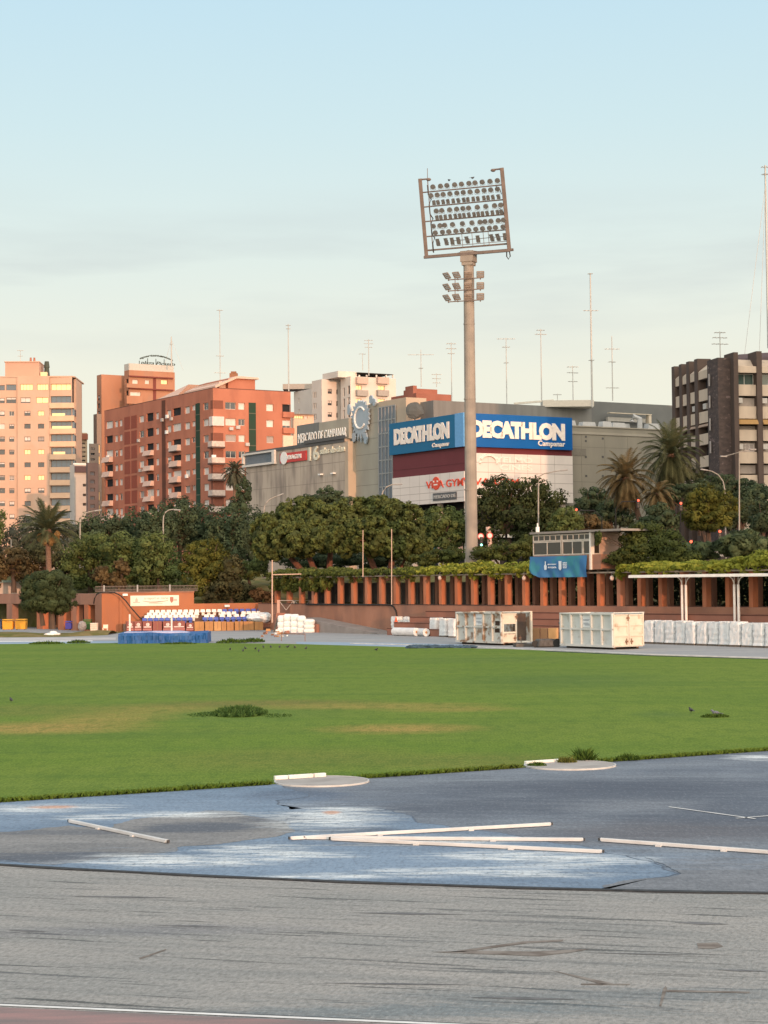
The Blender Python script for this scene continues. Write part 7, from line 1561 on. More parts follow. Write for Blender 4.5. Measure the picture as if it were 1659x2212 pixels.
AE = [(44, 756, 780, 435, .10, [(.95, 1.6, .3), (.45, 1.3, .2)], "small aerial on the salmon tower's penthouse"), (370, 727, 792, 452, .28, [(.75, .8, .5)], "tall spire aerial beside the arched roof sign", (( 355, 792), (396, 800))),
      (474.5, 668, 826, 355, .13, [(.985, 1.2, .2), (.36, 1.6, .4), (.13, 2.4, .3)], "thin tall aerial above the left roof of the red block"), (622.5, 700, 846, 352, .17, [(.98, 1.0, 0), (.93, .9, .1)], "tall grey aerial at the red block's right end"),
      (796, 733, 812, 414, .16, [(.97, 2.0, .1), (.88, 2.2, .3), (.78, 1.8, .1)], "aerial with three booms on the white block"), (783, 763, 800, 413, .12, [(.95, 1.6, .4)], "short bent aerial left of the three boom one"),
      (909, 755, 836, 352, .13, [(.86, 5.0, .05), (.5, .8, .4)], "aerial with one long crossbar over the red roof storey"), (943, 806, 836, 353, .10, [(.9, 2.0, .2), (.6, 1.8, .4), (.3, 1.6, .1)], "low aerial right of the long crossbar one"),
      (974.5, 740, 872, 300, .12, [(.98, 1.6, .2), (.90, 1.8, .3), (.82, 1.2, .2)], "aerial just left of the floodlight mast"), (1093, 730, 872, 300, .12, [(.985, 3.0, .05), (.86, 1.3, .2), (.62, .8, .2)], "aerial with a T shaped top right of the floodlight mast"),
      (1168, 711, 872, 300, .14, [(.985, 1.4, .2), (.93, 2.0, .3)], "tall aerial above the right blue sign"), (1204, 850, 876, 295, .10, [(.9, 1.4, .2)], "stubby aerial on the mall roof"),
      (1237, 790, 880, 295, .12, [(.97, 1.9, .1), (.83, 2.0, .5), (.62, 1.6, .2)], "medium aerial over the right end of the blue sign"), (1275, 590, 880, 288, .22, [(.995, .8, 0), (.72, 2.4, .1), (.35, .8, .3)], "very tall mast aerial on the mall's plant storey"),
      (1321.5, 726, 866, 290, .13, [(.8, 2.4, .1), (.6, 1.2, .4), (.2, 2.2, .2)], "aerial over the plant storey right of the very tall mast"), (1555, 716, 778, 252, .11, [(.96, 1.6, .1), (.78, 2.2, .3), (.56, 2.4, .2)], "aerial on the dark stone building's roof"),
      (1653, 357, 752, 262, .26, [(.99, 1.2, .1), (.95, 1.0, .4)], "tallest guyed mast at the right edge of the photo", ((1608, 770), (1640, 768)))]
for a in AE: aerial(a[0], a[1], a[2], a[3], a[4], a[5], a[6], guys=a[7] if len(a) > 7 else ())

# ------------------------------------------------------------------ trees and shrubs
BARK = mat("brown_bark", (.11, .075, .055), .95, (.07, .05, .04), 3, stretch=(1, 1, .3)); BARK_R = mat("reddish_pine_bark", (.22, .10, .07), .95, (.14, .07, .05), 3)
L_DARK = leaf_mat("dark_street_leaves", (.042, .062, .036), (.088, .122, .062), (.11, .14, .065))
L_MID = leaf_mat("mid_green_leaves", (.062, .084, .030), (.142, .182, .058), (.19, .20, .07))
L_YEL = leaf_mat("yellow_green_leaves", (.045, .055, .014), (.150, .150, .030), (.21, .18, .04))
L_PINE = leaf_mat("stone_pine_needles", (.062, .076, .028), (.152, .182, .052), (.18, .18, .06))
L_OLV = leaf_mat("feathery_blue_green_leaves", (.032, .051, .027), (.104, .140, .067), (.134, .171, .085))
L_BRN = leaf_mat("reddish_brown_leaves", (.055, .042, .022), (.165, .115, .05), (.24, .135, .065))
L_DKB = leaf_mat("dull_brown_green_leaves", (.036, .036, .018), (.105, .100, .044), (.15, .12, .06))
L_GRY = leaf_mat("grey_green_leaves", (.055, .063, .049), (.146, .159, .122), (.195, .195, .159))
L_VINE = leaf_mat("yellow_vine_leaves", (.12, .15, .02), (.36, .36, .055), (.48, .43, .09))
L_VING = leaf_mat("green_vine_leaves", (.045, .06, .016), (.15, .17, .04), (.22, .23, .05))
L_IVY = leaf_mat("ivy_leaves", (.03, .045, .016), (.11, .13, .035), (.18, .18, .045))
def tree(label, blobs, Y, m, n=5000, size=.32, trunk=None, tw=.35, clumps=26, spread=.30, depth=1.0, bark=BARK, name="tree", cat="tree", group=None, long=1.0, up=.3, zb=None, limbs=3):
    """blobs: (u, v, ru, rv) crown ellipses measured in the photograph at distance Y"""
    bl = []; n = int(n*1.5); size *= .8
    for b in blobs:
        u, v, ru, rv = b[:4]; dy = b[4] if len(b) > 4 else 0.0; c = P(u, v, Y + dy); k = (Y + dy)/F
        bl.append(((c.x, c.y, c.z), (ru*k, max(ru*k*depth, 1.0), rv*k)))
    if trunk is None: trunk = (blobs[0][0], blobs[0][1] + blobs[0][3]*1.6)
    b0 = P(trunk[0], trunk[1], Y); z0 = b0.z if zb is None else zb
    o = empty(name, (b0.x, b0.y, z0), label, cat, group)
    c0 = Vector(bl[0][0]); mb = MB(); top = Vector((c0.x, c0.y, c0.z)); s = Vector((b0.x, b0.y, z0))
    fork = s.lerp(top, .55); mb.tube([s - Vector((0, 0, .3)), s.lerp(fork, .5) + Vector((.05, 0, 0)), fork, top], [tw*1.15, tw*.9, tw*.75, tw*.25], 8)
    for (c, r) in bl:
        c = Vector(c)
        for k in range(limbs):
            e = c + Vector((random.uniform(-.6, .6)*r[0], random.uniform(-.6, .6)*r[1], random.uniform(-.2, .7)*r[2])); mb.tube([fork, fork.lerp(e, .5) + Vector((0, 0, .1*r[2])), e], [tw*.5, tw*.3, tw*.08], 5)
    mb.build("trunk", bark, o)
    Q, T = leaf_cloud(bl, n, size, clumps, spread, up, long)
    quads_object("crown", Q, T, m, o); return o

G_ST = "dark street trees below the red block"
for i, (u, vt, r, l) in enumerate(((188, 1108, 34, "dark street tree beside the curved lamp, leftmost of its row"), (238, 1096, 40, "dark street tree left of the second curved lamp's bare post"), (290, 1098, 38, "low dark street tree between the first and second curved lamps"), (336, 1088, 40, "dark street tree just behind the second curved lamp"),
                                   (388, 1072, 44, "tallest dark street tree, below the red block's green strip"), (440, 1088, 42, "dark street tree under the red block's corner balconies"), (492, 1092, 42, "dark street tree below the fan palm"), (545, 1098, 42, "dark street tree at the concrete wall's left foot"))):
    tree(l, [(u, vt + 40, r, 40), (u - r*.5, vt + 66, r*.8, 40), (u + r*.5, vt + 64, r*.8, 42), (u, vt + 96, r*1.05, 36)], 238 + (i % 3)*5, L_DARK, 5200, .36, (u, 1225), .3, zb=6.0, group=G_ST)
tree("dark round tree behind the umbrella pines' crown", [(705, 1072, 36, 20), (675, 1084, 30, 18), (738, 1084, 30, 18), (705, 1105, 55, 25)], 232, L_DARK, 5200, .34, (705, 1200), .3, zb=6.0)
tree("small dark tree beside the fan palm, against the concrete wall", [(527, 1065, 18, 34), (520, 1092, 24, 26)], 262, L_DARK, 2200, .36, (525, 1190), .25, zb=6.0)
tree("grey green tree behind the date palm at the left", [(70, 1150, 60, 34), (120, 1160, 55, 36), (30, 1185, 40, 40)], 235, L_GRY, 6000, .34, (80, 1235), .3, zb=6.0)
tree("green tree cut by the left edge below the salmon tower", [(-8, 1118, 22, 24), (-14, 1150, 26, 30)], 232, L_MID, 1500, .34, (-10, 1220), .25, zb=6.0)
tree("reddish brown leaved tree at the left edge", [(25, 1212, 50, 32), (-5, 1228, 30, 36), (58, 1236, 30, 26)], 212, L_BRN, 5200, .33, (30, 1275), .3)
tree("dark brown green tree behind the palm trunk", [(92, 1200, 48, 34), (140, 1215, 42, 34), (75, 1240, 40, 30), (160, 1245, 40, 26)], 214, L_DKB, 6800, .33, (110, 1280), .3)
tree("mid green tree right of the palm trunk", [(195, 1178, 48, 34), (165, 1210, 42, 36), (225, 1215, 48, 38), (190, 1250, 60, 24)], 210, L_MID, 7000, .32, (195, 1278), .3)
tree("broad mid green tree in the middle of the left group", [(258, 1180, 52, 36), (285, 1215, 50, 42), (240, 1240, 50, 28), (310, 1250, 45, 22)], 206, L_MID, 7500, .32, (265, 1275), .32)
tree("mid green tree just left of the yellow green tree", [(338, 1182, 46, 36), (365, 1215, 40, 42), (325, 1228, 42, 42), (375, 1250, 40, 30)], 203, L_MID, 7000, .32, (345, 1275), .3)
for (u, v, r, l) in ((220, 1240, 20, "reddish bush low among the mid green trees, left one"), (262, 1222, 17, "small reddish brown tree crown amid the green trees"), (252, 1252, 20, "reddish brown bush just above the railing")):
    tree(l, [(u, v, r, r*.95), (u+r*.5, v+r*.6, r*.7, r*.6)], 198, L_BRN, 1500, .3, (u, 1278), .15, name="bush", cat="bush")
tree("yellow green tree standing behind the brick wall", [(448, 1192, 46, 32), (425, 1225, 38, 36), (470, 1220, 48, 40), (440, 1262, 40, 32)], 196, L_YEL, 9000, .28, (450, 1300), .32, spread=.28)
tree("dark brownish tree right of the yellow green tree", [(500, 1235, 34, 36), (490, 1272, 42, 28), (530, 1278, 28, 22), (460, 1285, 30, 18)], 195, L_DKB, 6500, .28, (500, 1302), .25)
tree("green bush between the brown tree and the pines", [(535, 1232, 26, 22), (560, 1222, 24, 28)], 205, L_MID, 2600, .3, (540, 1275), .2, name="bush", cat="bush")
tree("dry orange bush above the wall's right end", [(560, 1284, 24, 14), (585, 1290, 18, 16)], 194, leaf_mat("dry_orange_leaves", (.12, .055, .025), (.30, .16, .07)), 1500, .26, (565, 1303), .12, name="bush", cat="bush")
tree("round feathery tree in front of the portico", [(106, 1262, 54, 36), (78, 1290, 36, 34), (132, 1292, 38, 36), (106, 1300, 50, 30), (62, 1270, 20, 26)], 178, leaf_mat("dark_feathery_leaves", (.03, .046, .022), (.088, .118, .052), (.12, .15, .068)), 26000, .16, (113, 1352), .30, clumps=40, spread=.26, long=2.0, up=-.35, limbs=4)
o = COL.objects[-1]
tb = [o for o in COL.objects if o.get("label", "").startswith("round feathery")][0]
mb = MB(); p = P(93, 1352, 178); q = P(90, 1300, 178); mb.tube([p, p.lerp(q, .5) + Vector((-.1, 0, 0)), q], [.24, .2, .15], 8); mb.build("second_trunk", BARK, tb)

def pine(label, u0, blobs, Y, trunks):
    bl = []
    for (u, v, ru, rv, dy) in blobs:
        c = P(u, v, Y + dy); k = (Y + dy)/F; bl.append(((c.x, c.y, c.z), (ru*k, ru*k*.85, rv*k)))
    b = P(trunks[0][0], 1232, Y); o = empty("umbrella_pine", (b.x, b.y, 3.4), label, "pine tree", "stone pines behind the pergola"); mb = MB()
    for (u, v) in trunks:
        s = P(u0, 1236, Y); s.z = 3.3; e = P(u, v, Y); mb.tube([s, s.lerp(e, .5) + Vector((0, 0, -.25)), e], [.42, .36, .26], 8)
        for k in range(5): c, r = random.choice(bl); f_ = Vector(c) + Vector((random.uniform(-.5, .5)*r[0], random.uniform(-.5, .5)*r[1], random.uniform(-.5, .2)*r[2])); mb.tube([e, e.lerp(f_, .5), f_], [.2, .14, .06], 6)
    mb.build("trunk", BARK_R, o); Qs, Ts = [], []
    for c, r in bl:
        sub = []
        for i in range(90):
            d = RNG.normal(size=3); d /= np.linalg.norm(d); d[2] = d[2]*.9 + .12
            if d[2] < -.6: d[2] = -.6
            sub.append(((c[0] + d[0]*r[0]*.84, c[1] + d[1]*r[1]*.84, c[2] + d[2]*r[2]*.84), (r[0]*.16, r[0]*.16, r[0]*.13)))
        Q, T = leaf_cloud(sub, 11500, .20, 10, .42, .5, 1.6); Qs.append(Q); Ts.append(T)
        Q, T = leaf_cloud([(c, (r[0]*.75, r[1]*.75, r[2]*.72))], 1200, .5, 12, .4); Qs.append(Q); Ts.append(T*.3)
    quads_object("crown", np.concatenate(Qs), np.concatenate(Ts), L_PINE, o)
pine("left of two broad umbrella pines, rising behind the pergola", 705, [(600, 1148, 62, 48, 0), (655, 1118, 66, 46, 3), (700, 1140, 62, 52, -2), (585, 1185, 42, 40, -3), (640, 1172, 60, 46, -4), (690, 1168, 50, 38, -5)], 196, [(660, 1185), (715, 1180), (620, 1195)])
pine("right umbrella pine, its crown reaching the mast side", 835, [(765, 1118, 58, 46, 2), (820, 1115, 66, 46, 3), (868, 1132, 58, 50, 0), (745, 1165, 50, 46, -3), (800, 1160, 56, 48, -4), (862, 1172, 56, 48, -4), (900, 1185, 38, 42, -2)], 193, [(790, 1182), (850, 1180), (880, 1195)])
tree("green tree between the pines and the mast", [(952, 1125, 42, 36), (990, 1135, 34, 40), (965, 1165, 46, 26), (935, 1150, 26, 36)], 222, L_MID, 6500, .32, (965, 1205), .28, zb=6.0)
tree("large dark tree right of the mast, over the white cladding", [(1085, 1062, 52, 34), (1060, 1095, 48, 42), (1140, 1058, 46, 32), (1180, 1082, 46, 38), (1120, 1110, 62, 48), (1190, 1122, 44, 40), (1060, 1150, 44, 36), (1150, 1150, 60, 34)], 216, leaf_mat("near_black_green_leaves", (.028, .040, .018), (.070, .088, .032), (.09, .105, .036)), 15000, .34, (1105, 1205), .45, zb=6.0, clumps=30)
tree("small green tree right of the large dark tree", [(1222, 1112, 32, 22), (1212, 1135, 34, 20), (1240, 1128, 28, 22)], 205, L_MID, 3600, .3, (1222, 1190), .2, zb=5.5)
tree("reddish brown bushy tree above the booth roof", [(1268, 1128, 30, 20), (1295, 1138, 28, 18)], 212, L_BRN, 2600, .3, (1275, 1190), .2, zb=6.0)
for (u, v, ru, rv, Y, l) in ((1282, 1075, 34, 26, 240, "dark shrub mass at the foot of the mall's right wing"), (1330, 1100, 40, 28, 236, "dark blue green bush below the drooping palm"), (1425, 1112, 38, 26, 214, "rounded dark green bush left of the yellowish tree")):
    tree(l, [(u, v, ru, rv), (u - ru*.5, v + rv*.6, ru*.8, rv*.8), (u + ru*.5, v + rv*.7, ru*.8, rv*.8)], Y, L_DARK, 4200, .32, (u, v + 70), .25, zb=6.0, name="bush", cat="bush")
tree("flat topped dark tree behind the yellowish tree on the right", [(1500, 1058, 58, 22), (1560, 1045, 56, 22), (1445, 1072, 44, 20), (1610, 1062, 44, 24)], 226, L_DARK, 8500, .33, (1535, 1165), .4, zb=6.0)
tree("yellowish autumn tree at the right street edge", [(1525, 1075, 44, 30), (1560, 1095, 40, 34), (1500, 1110, 40, 32), (1540, 1125, 52, 26)], 198, L_YEL, 9500, .28, (1533, 1185), .32, zb=6.0)
tree("dark tree behind the tall lamp post at the right", [(1600, 1095, 38, 44), (1632, 1072, 36, 30), (1575, 1125, 26, 26)], 222, L_DARK, 5200, .33, (1600, 1185), .3, zb=6.0)
tree("dark tree at the right edge of the photo", [(1655, 1110, 34, 36), (1640, 1135, 24, 26)], 205, L_DARK, 3200, .32, (1641, 1190), .25, zb=6.0)
# shrubs on the bank behind the pergola
def shrub(label, blobs, Y, m, n, size=.26, **k): return tree(label, blobs, Y, m, n, size, tw=.12, name="shrub", cat="shrub", limbs=2, **k)
shrub("ivy covered shrub mass climbing over the booth's right side", [(1362, 1170, 34, 34), (1395, 1160, 50, 40), (1440, 1175, 50, 34), (1345, 1206, 42, 20), (1400, 1200, 66, 28), (1460, 1200, 50, 24), (1292, 1160, 7, 18)], 144.5, L_IVY, 14000, .22, trunk=(1400, 1232), group=None)
shrub("feathery pine shrub right of the ivy mass", [(1510, 1190, 40, 24), (1480, 1195, 34, 22)], 148, L_OLV, 4200, .22, trunk=(1505, 1225), long=2.2)
shrub("feathery pine shrub beside the yellow traffic light", [(1585, 1178, 40, 28), (1625, 1172, 36, 30), (1650, 1182, 34, 30)], 146, L_OLV, 6000, .22, trunk=(1600, 1220), long=2.2)
shrub("dark green hedge shrub left of the mast foot", [(950, 1202, 40, 18), (985, 1200, 34, 20), (920, 1208, 34, 16)], 178, L_IVY, 4200, .24, trunk=(955, 1228))
shrub("dark green hedge shrub between the mast and the booth", [(1060, 1194, 44, 20), (1105, 1190, 44, 24), (1140, 1185, 24, 34)], 170, L_IVY, 6000, .24, trunk=(1080, 1225))
shrub("dark understorey shrub below the left umbrella pine", [(660, 1212, 60, 20), (720, 1208, 50, 22)], 205, L_DARK, 5000, .3, trunk=(690, 1235))
shrub("dark understorey shrub below the right umbrella pine", [(800, 1206, 60, 22), (860, 1208, 50, 22)], 203, L_DARK, 5000, .3, trunk=(830, 1232))
def hedge():
    o = empty("hedge", fc.pt(fc.S(1300), ZF, -4.6), "dark hedge of leaves at the back of the pergola's right half", "hedge"); bl = []; a = fc.S(930)
    while a < fc.S(1659) + 6: bl.append((tuple(fc.pt(a, ZF + 1.3, -4.9)), (1.0, 1.0, 1.75))); a += 1.1
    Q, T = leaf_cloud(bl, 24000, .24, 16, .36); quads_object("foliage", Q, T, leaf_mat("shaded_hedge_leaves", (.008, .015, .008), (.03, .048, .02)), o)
    mb = MB(); a = fc.S(930)
    while a < fc.S(1659) + 6: q = fc.pt(a, ZF - .3, -4.9); mb.tube([q, q + Vector((.1, 0, 2.4))], .06, 5); a += 1.1
    mb.build("stem", BARK, o)
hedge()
# vines over the pergola
def vine(label, pts, m, n, size=.22, rx=1.15, hang=True):
    bl = []
    for (u, v) in pts:
        a, z = fc.px(u, v); zb_ = zT + .15; h = max(.35, (z - zb_)/2); c = fc.pt(a, zb_ + h*.9, -1.2); bl.append((tuple(c), (rx, 1.6, h)))
        c = fc.pt(a + .5, zb_ + h*.6, -.1); bl.append((tuple(c), (rx, .6, h*.8)))
        if hang and random.random() < .6: c = fc.pt(a + random.uniform(-.5, .5), zb_ - .15, .1); bl.append((tuple(c), (.45, .25, random.uniform(.25, .6))))
    c0 = bl[len(bl)//2][0]; o = empty("climbing_vine", (c0[0], c0[1], zT), label, "climbing plant"); Q, T = leaf_cloud(bl, n, size, 12, .42, .35, 1.1); quads_object("leaves", Q, T, m, o)
    mb = MB(); a0, a1 = fc.S(pts[0][0]), fc.S(pts[-1][0]); mb.tube([fc.pt(a0 + (a1-a0)*i/12, zT + .3 + .1*sin(i*2), -.8 + .3*sin(i*1.3)) for i in range(13)], .05, 5); mb.build("stem", BARK, o)
vine("dark green vine on the pergola's left end", [(u, 1226 + random.uniform(-2, 3)) for u in range(590, 770, 12)], L_VING, 12000)
vine("thin green vine along the pergola below the pines", [(u, 1234 + random.uniform(-2, 2)) for u in range(770, 900, 14)], L_VING, 5000, rx=.9)
vine("yellow green vine piled on the pergola around the mast foot", [(u, v) for u, v in ((885, 1232), (905, 1226), (925, 1220), (945, 1217), (965, 1216), (985, 1214), (1005, 1210), (1025, 1212), (1045, 1215), (1065, 1218), (1085, 1214), (1105, 1216), (1125, 1210), (1143, 1206))], L_VINE, 13000)
vine("bright yellow vine over the pergola at the right edge", [(u, v) for u, v in ((1345, 1226), (1370, 1222), (1395, 1217), (1420, 1216), (1445, 1214), (1470, 1212), (1495, 1212), (1520, 1209), (1545, 1206), (1570, 1200), (1595, 1193), (1620, 1188), (1645, 1184), (1670, 1182))], L_VINE, 22000, rx=1.1)
def hang_leaves():
    bl = []
    for u in (600, 622, 640, 662, 685, 705): a, z = fc.px(u, 1262); c = fc.pt(a, z, .15); bl.append((tuple(c), (.8, .4, .75)))
    o = empty("hanging_vine", bl[2][0], "curtain of green leaves hanging in front of the leftmost pillars", "climbing plant"); Q, T = leaf_cloud(bl, 3600, .24, 14, .36); quads_object("leaves", Q, T, L_VING, o)
hang_leaves()

# palms
FROND = leaf_mat("palm_fronds", (.035, .045, .022), (.115, .125, .06), (.17, .16, .08)); FROND_D = leaf_mat("dry_palm_fronds", (.06, .05, .025), (.19, .145, .07), (.25, .18, .09)); PALM_T = mat("palm_trunk", (.20, .12, .085), .95, (.13, .08, .055), 3, stretch=(1, 1, 4), bump=.4)
def palm(label, u, vc, Y, R, trunk_px, n=52, m=FROND, up0=75, up1=-45, tw=.28, stiff=.9, skirt=True, lw=.05, fan=False, leaflets=30):
    c = P(u, vc, Y); b = P(*trunk_px, Y); o = empty("palm_tree", b, label, "palm tree"); mb = MB()
    mb.tube([b - Vector((0, 0, .4)), b.lerp(c, .35), b.lerp(c, .7), c], [tw*1.2, tw, tw*.95, tw*1.15], 10); mb.ell(c - Vector((0, 0, .3)), (tw*1.7, tw*1.7, tw*2.4), 10, 8, .1); mb.build("trunk", PALM_T, o)
    Q, T = [], []; rd = np.random.default_rng(int(u))
    for i in range(n):
        el = radians(up0 + (up1-up0)*((i+.5)/n) + rd.uniform(-8, 8)); az = i*2.39996 + rd.uniform(-.2, .2); L_ = R*rd.uniform(.85, 1.1); ti = rd.uniform(0, 1); p = np.array(c); d = np.array([cos(az)*cos(el), sin(az)*cos(el), sin(el)]); K = leaflets; prev = p.copy(); side = np.array([-sin(az), cos(az), 0.0])
        for k in range(K):
            t = (k+1)/K; d = d + np.array([0, 0, -1.0])*(2.7/K)*(1-stiff*.45)*(.4 + t); d /= np.linalg.norm(d); nx_ = prev + d*L_/K
            w = .05*(1-t*.7); Q.append([prev - side*w, nx_ - side*w, nx_ + side*w, prev + side*w]); T.append(.8)
            if k > 2:
                ll = L_*.21*(sin(pi*min(1, t*.95+.08))**.6) ; upv = np.cross(side, d)
                for s in (-1, 1):
                    e = side*s*.8 + d*.75 + upv*rd.uniform(.1, .3) + np.array([0, 0, -.25*t]); e /= np.linalg.norm(e); q = nx_ + e*ll; a_ = d*lw*1.3
                    Q.append([nx_ - a_, q - a_*.1, q + a_*.1, nx_ + a_]); T.append(.55*ti + .45*rd.uniform(0, 1))
            prev = nx_
    quads_object("crown", np.array(Q), np.array(T), m, o)
    return o, c
pa_, cc = palm("slim date palm with orange fruit clusters at the left", 103, 1148, 200, 4.0, (107, 1275), 56, up0=84, up1=-8, tw=.30, stiff=.9)
mb = MB()
for (du, dv, r) in ((-16, 14, .45), (17, 14, .5), (8, 22, .42), (-7, 21, .42), (22, 6, .35)): q = P(103 + du, 1148 + dv, 199.4); mb.ell(q, (r*.85, .35, r*1.1), 10, 7, .18)
mb.build("fruit_clusters", mat("orange_dates", (.26, .15, .05), .8, (.16, .10, .04), 6, bump=.6), pa_)
palm("drooping palm with a leaning trunk before the mall's right wing", 1352, 1036, 222, 4.1, (1392, 1150), 110, FROND_D, 80, -70, .32, .55)
palm("tallest date palm in front of the dark stone building", 1449, 985, 228, 4.9, (1452, 1150), 120, FROND, 82, -70, .34, .55)
palm("small drooping palm below the tallest palm", 1420, 1068, 218, 2.9, (1402, 1150), 64, FROND_D, 70, -80, .22, .3)
palm("small palm right of the tallest palm", 1508, 1045, 232, 2.8, (1510, 1150), 50, FROND, 75, -40, .2, .6)
palm("shaggy fan palm between the red block and the concrete wall", 507, 1022, 300, 2.7, (508, 1190), 110, leaf_mat("grey_fan_fronds", (.05, .055, .035), (.15, .15, .10)), 85, -85, .3, .2)

# ------------------------------------------------------------------ street furniture beyond the bank
LPM = mat("pale_lamp_post", (.34, .31, .27), .6, (.28, .26, .23), 3); LPH = mat("lamp_head", (.30, .30, .29), .5)
def street_lamp(pts, Y, w, label, head=True, name="street_lamp"):
    w *= .72; q = [P(u, v, Y) for u, v in pts]; q[0].z = min(q[0].z, 6.0) if Y > 190 else q[0].z; o = empty(name, q[0], label, "street lamp", "street lamps beyond the bank"); n = len(q)
    mb = MB(); mb.tube(q, [w*(1 - .45*i/(n-1)) for i in range(n)], 8); mb.build("post", LPM, o)
    if head: d = (q[-1]-q[-2]).normalized(); mb = MB(); mb.bar(q[-1] - d*.1, q[-1] + d*.75, .3, .16); mb.build("lamp_head", LPH, o, bevel=.04)
    return o
street_lamp([(173, 1215), (173, 1135), (174, 1122), (178, 1113), (186, 1107.5), (198, 1104.5), (206, 1103.5)], 225, .13, "curved street lamp over the palm's right fronds")
street_lamp([(352.5, 1215), (352.5, 1128), (353.5, 1115), (357, 1107), (364, 1102), (372, 1100.5), (377, 1101)], 225, .13, "curved street lamp in front of the dark street trees")
street_lamp([(570, 1190), (570, 1108), (571, 1095), (575, 1086), (582, 1079), (592, 1074), (600, 1071)], 228, .14, "curved street lamp at the foot of the concrete wall")
street_lamp([(820, 1160), (823, 1078), (827, 1062), (835, 1052), (846, 1047), (856, 1046.5)], 224, .14, "curved street lamp before the store's white cladding")
street_lamp([(1163, 1200), (1163, 1125), (1163, 1048), (1163, 1030), (1176, 1023), (1200, 1018), (1212, 1016.5)], 208, .13, "straight street lamp post in front of the large dark tree")
street_lamp([(1597, 1200), (1597, 1100), (1597, 975)], 190, .14, "tall pale lamp post with two arms at the right", False)
lo = COL.objects[-1].parent; q = P(1597, 977, 190); mb = MB(); mb.tube([P(1622, 972, 190), q, P(1568, 985, 191)], .05, 6); mb.build("cross_arm", LPM, lo)
for u, v in ((1626, 971), (1563, 986)): p = P(u, v, 190); mb = MB(); mb.box(p, (.7, .3, .14), .2); mb.build("lamp_head", LPH, lo, bevel=.03)
street_lamp([(1568, 1190), (1566, 1060), (1562, 1040), (1552, 1026), (1538, 1018), (1527, 1016)], 215, .12, "curved street lamp before the dark stone building")
street_lamp([(25, 1236), (24, 1165)], 222, .13, "short pale post below the salmon tower", False, "lamp_post")
p = P(27, 1235, 221.6); mb = MB(); mb.ell(p, (.28, .28, .22), 10, 6); mb.build("globe", mat("white_globe", (.75, .74, .70), .4), COL.objects[-1].parent)
RL = mat("red_signal_lens", (1.0, .10, .05), .4, emit=1.8); GRL = mat("green_signal_lens", (.25, 1.0, .70), .4, emit=3.0); YLL = mat("yellow_signal_lens", (1.0, .55, .05), .4, emit=1.8); SIGB = mat("signal_black", (.015, .015, .015), .5); OFFL = mat("dark_lens", (.05, .04, .035), .4)
def signal(u, v, Y, lens, label, arm=None, lit=0):
    p = P(u, v, Y); o = empty("traffic_light", (p.x, p.y, 6.0), label, "traffic light", "traffic lights on the street"); z0 = p.z + .32*lit
    mb = MB(); mb.box((p.x, p.y + .18, z0 - .32), (.36, .3, 1.06)); mb.build("signal_box", SIGB, o, bevel=.03)
    for k in range(3):
        z = z0 - .32*k; mb = MB(); mb.tube([(p.x, p.y - .02, z), (p.x, p.y + .05, z)], .12 if k == lit else .10, 12); mb.build("lens", lens if k == lit else OFFL, o)
    mb = MB()
    if arm: a = P(*arm, Y + .3); mb.tube([(p.x, p.y + .35, z0 - .1), (p.x*.3 + a.x*.7, p.y + .35, z0 - .1), (a.x, a.y, z0 - .9), (a.x, a.y, 5.9)], .07, 6)
    else: mb.tube([(p.x, p.y + .4, 5.9), (p.x, p.y + .4, z0 + .1)], .07, 6)
    mb.build("pole", SIGB, o)
signal(1379, 1081, 205, RL, "red traffic light before the leaning palm trunk", (1330, 1120)); signal(1245, 1101, 204, RL, "red traffic light on an arm above the small green tree", (1300, 1125))
signal(1471, 1087, 195, RL, "red traffic light between the round bush and the yellowish tree"); signal(1555, 1148, 172, RL, "red traffic light below the yellowish tree's crown"); signal(1493, 1170, 162, RL, "lowest red traffic light, next to the parked car")
signal(1600, 1160, 150, YLL, "amber light at the foot of the tall pale lamp post", lit=1); signal(1040, 1177, 200, GRL, "green traffic light close to the mast's right side", lit=2); signal(1085, 1184, 203, GRL, "green traffic light further right of the mast", lit=2)
# cars
def car(u, v, Y, col, label, rz=0.0, L_=4.2):
    p = P(u, v, Y); z = p.z - 1.45; o = empty("parked_car", (p.x, p.y, z), label, "car", rz=0)
    M = mat("car_paint_" + col[0], col[1], .25, spec=.6); mb = MB(); prof = [(-2.1, .35), (-2.1, .75), (-1.95, .92), (-1.35, .98), (-.75, 1.42), (.55, 1.45), (1.15, .98), (1.95, .86), (2.1, .65), (2.1, .35)]
    mb.prism([(p.x + x*L_/4.2, p.y - .82, z + h) for x, h in prof], (0, 1.64, 0)); mb.build("body", M, o, bevel=.08)
    mb = MB(); mb.prism([(p.x + x, p.y - .825, z + h) for x, h in ((-1.2, 1.0), (-.7, 1.36), (.5, 1.38), (1.0, 1.0))], (0, -.012, 0)); mb.build("side_window", GL_D, o)
    for x in (-1.3, 1.35):
        mb = MB(); mb.tube([(p.x + x, p.y - .86, z + .32), (p.x + x, p.y - .62, z + .32)], .32, 16); w = mb.build("wheel", mat("tyre_rubber", (.02, .02, .02), .8), o); mb = MB(); mb.tube([(p.x + x, p.y - .875, z + .32), (p.x + x, p.y - .861, z + .32)], .2, 12); mb.build("rim", GALV, w)
    return o
car(1516, 1179.5, 185, ("pale_grey", (.30, .32, .33)), "pale grey car just visible above the vines at the right"); car(1135, 1183, 205, ("dark", (.06, .07, .08)), "dark car passing under the large dark tree")
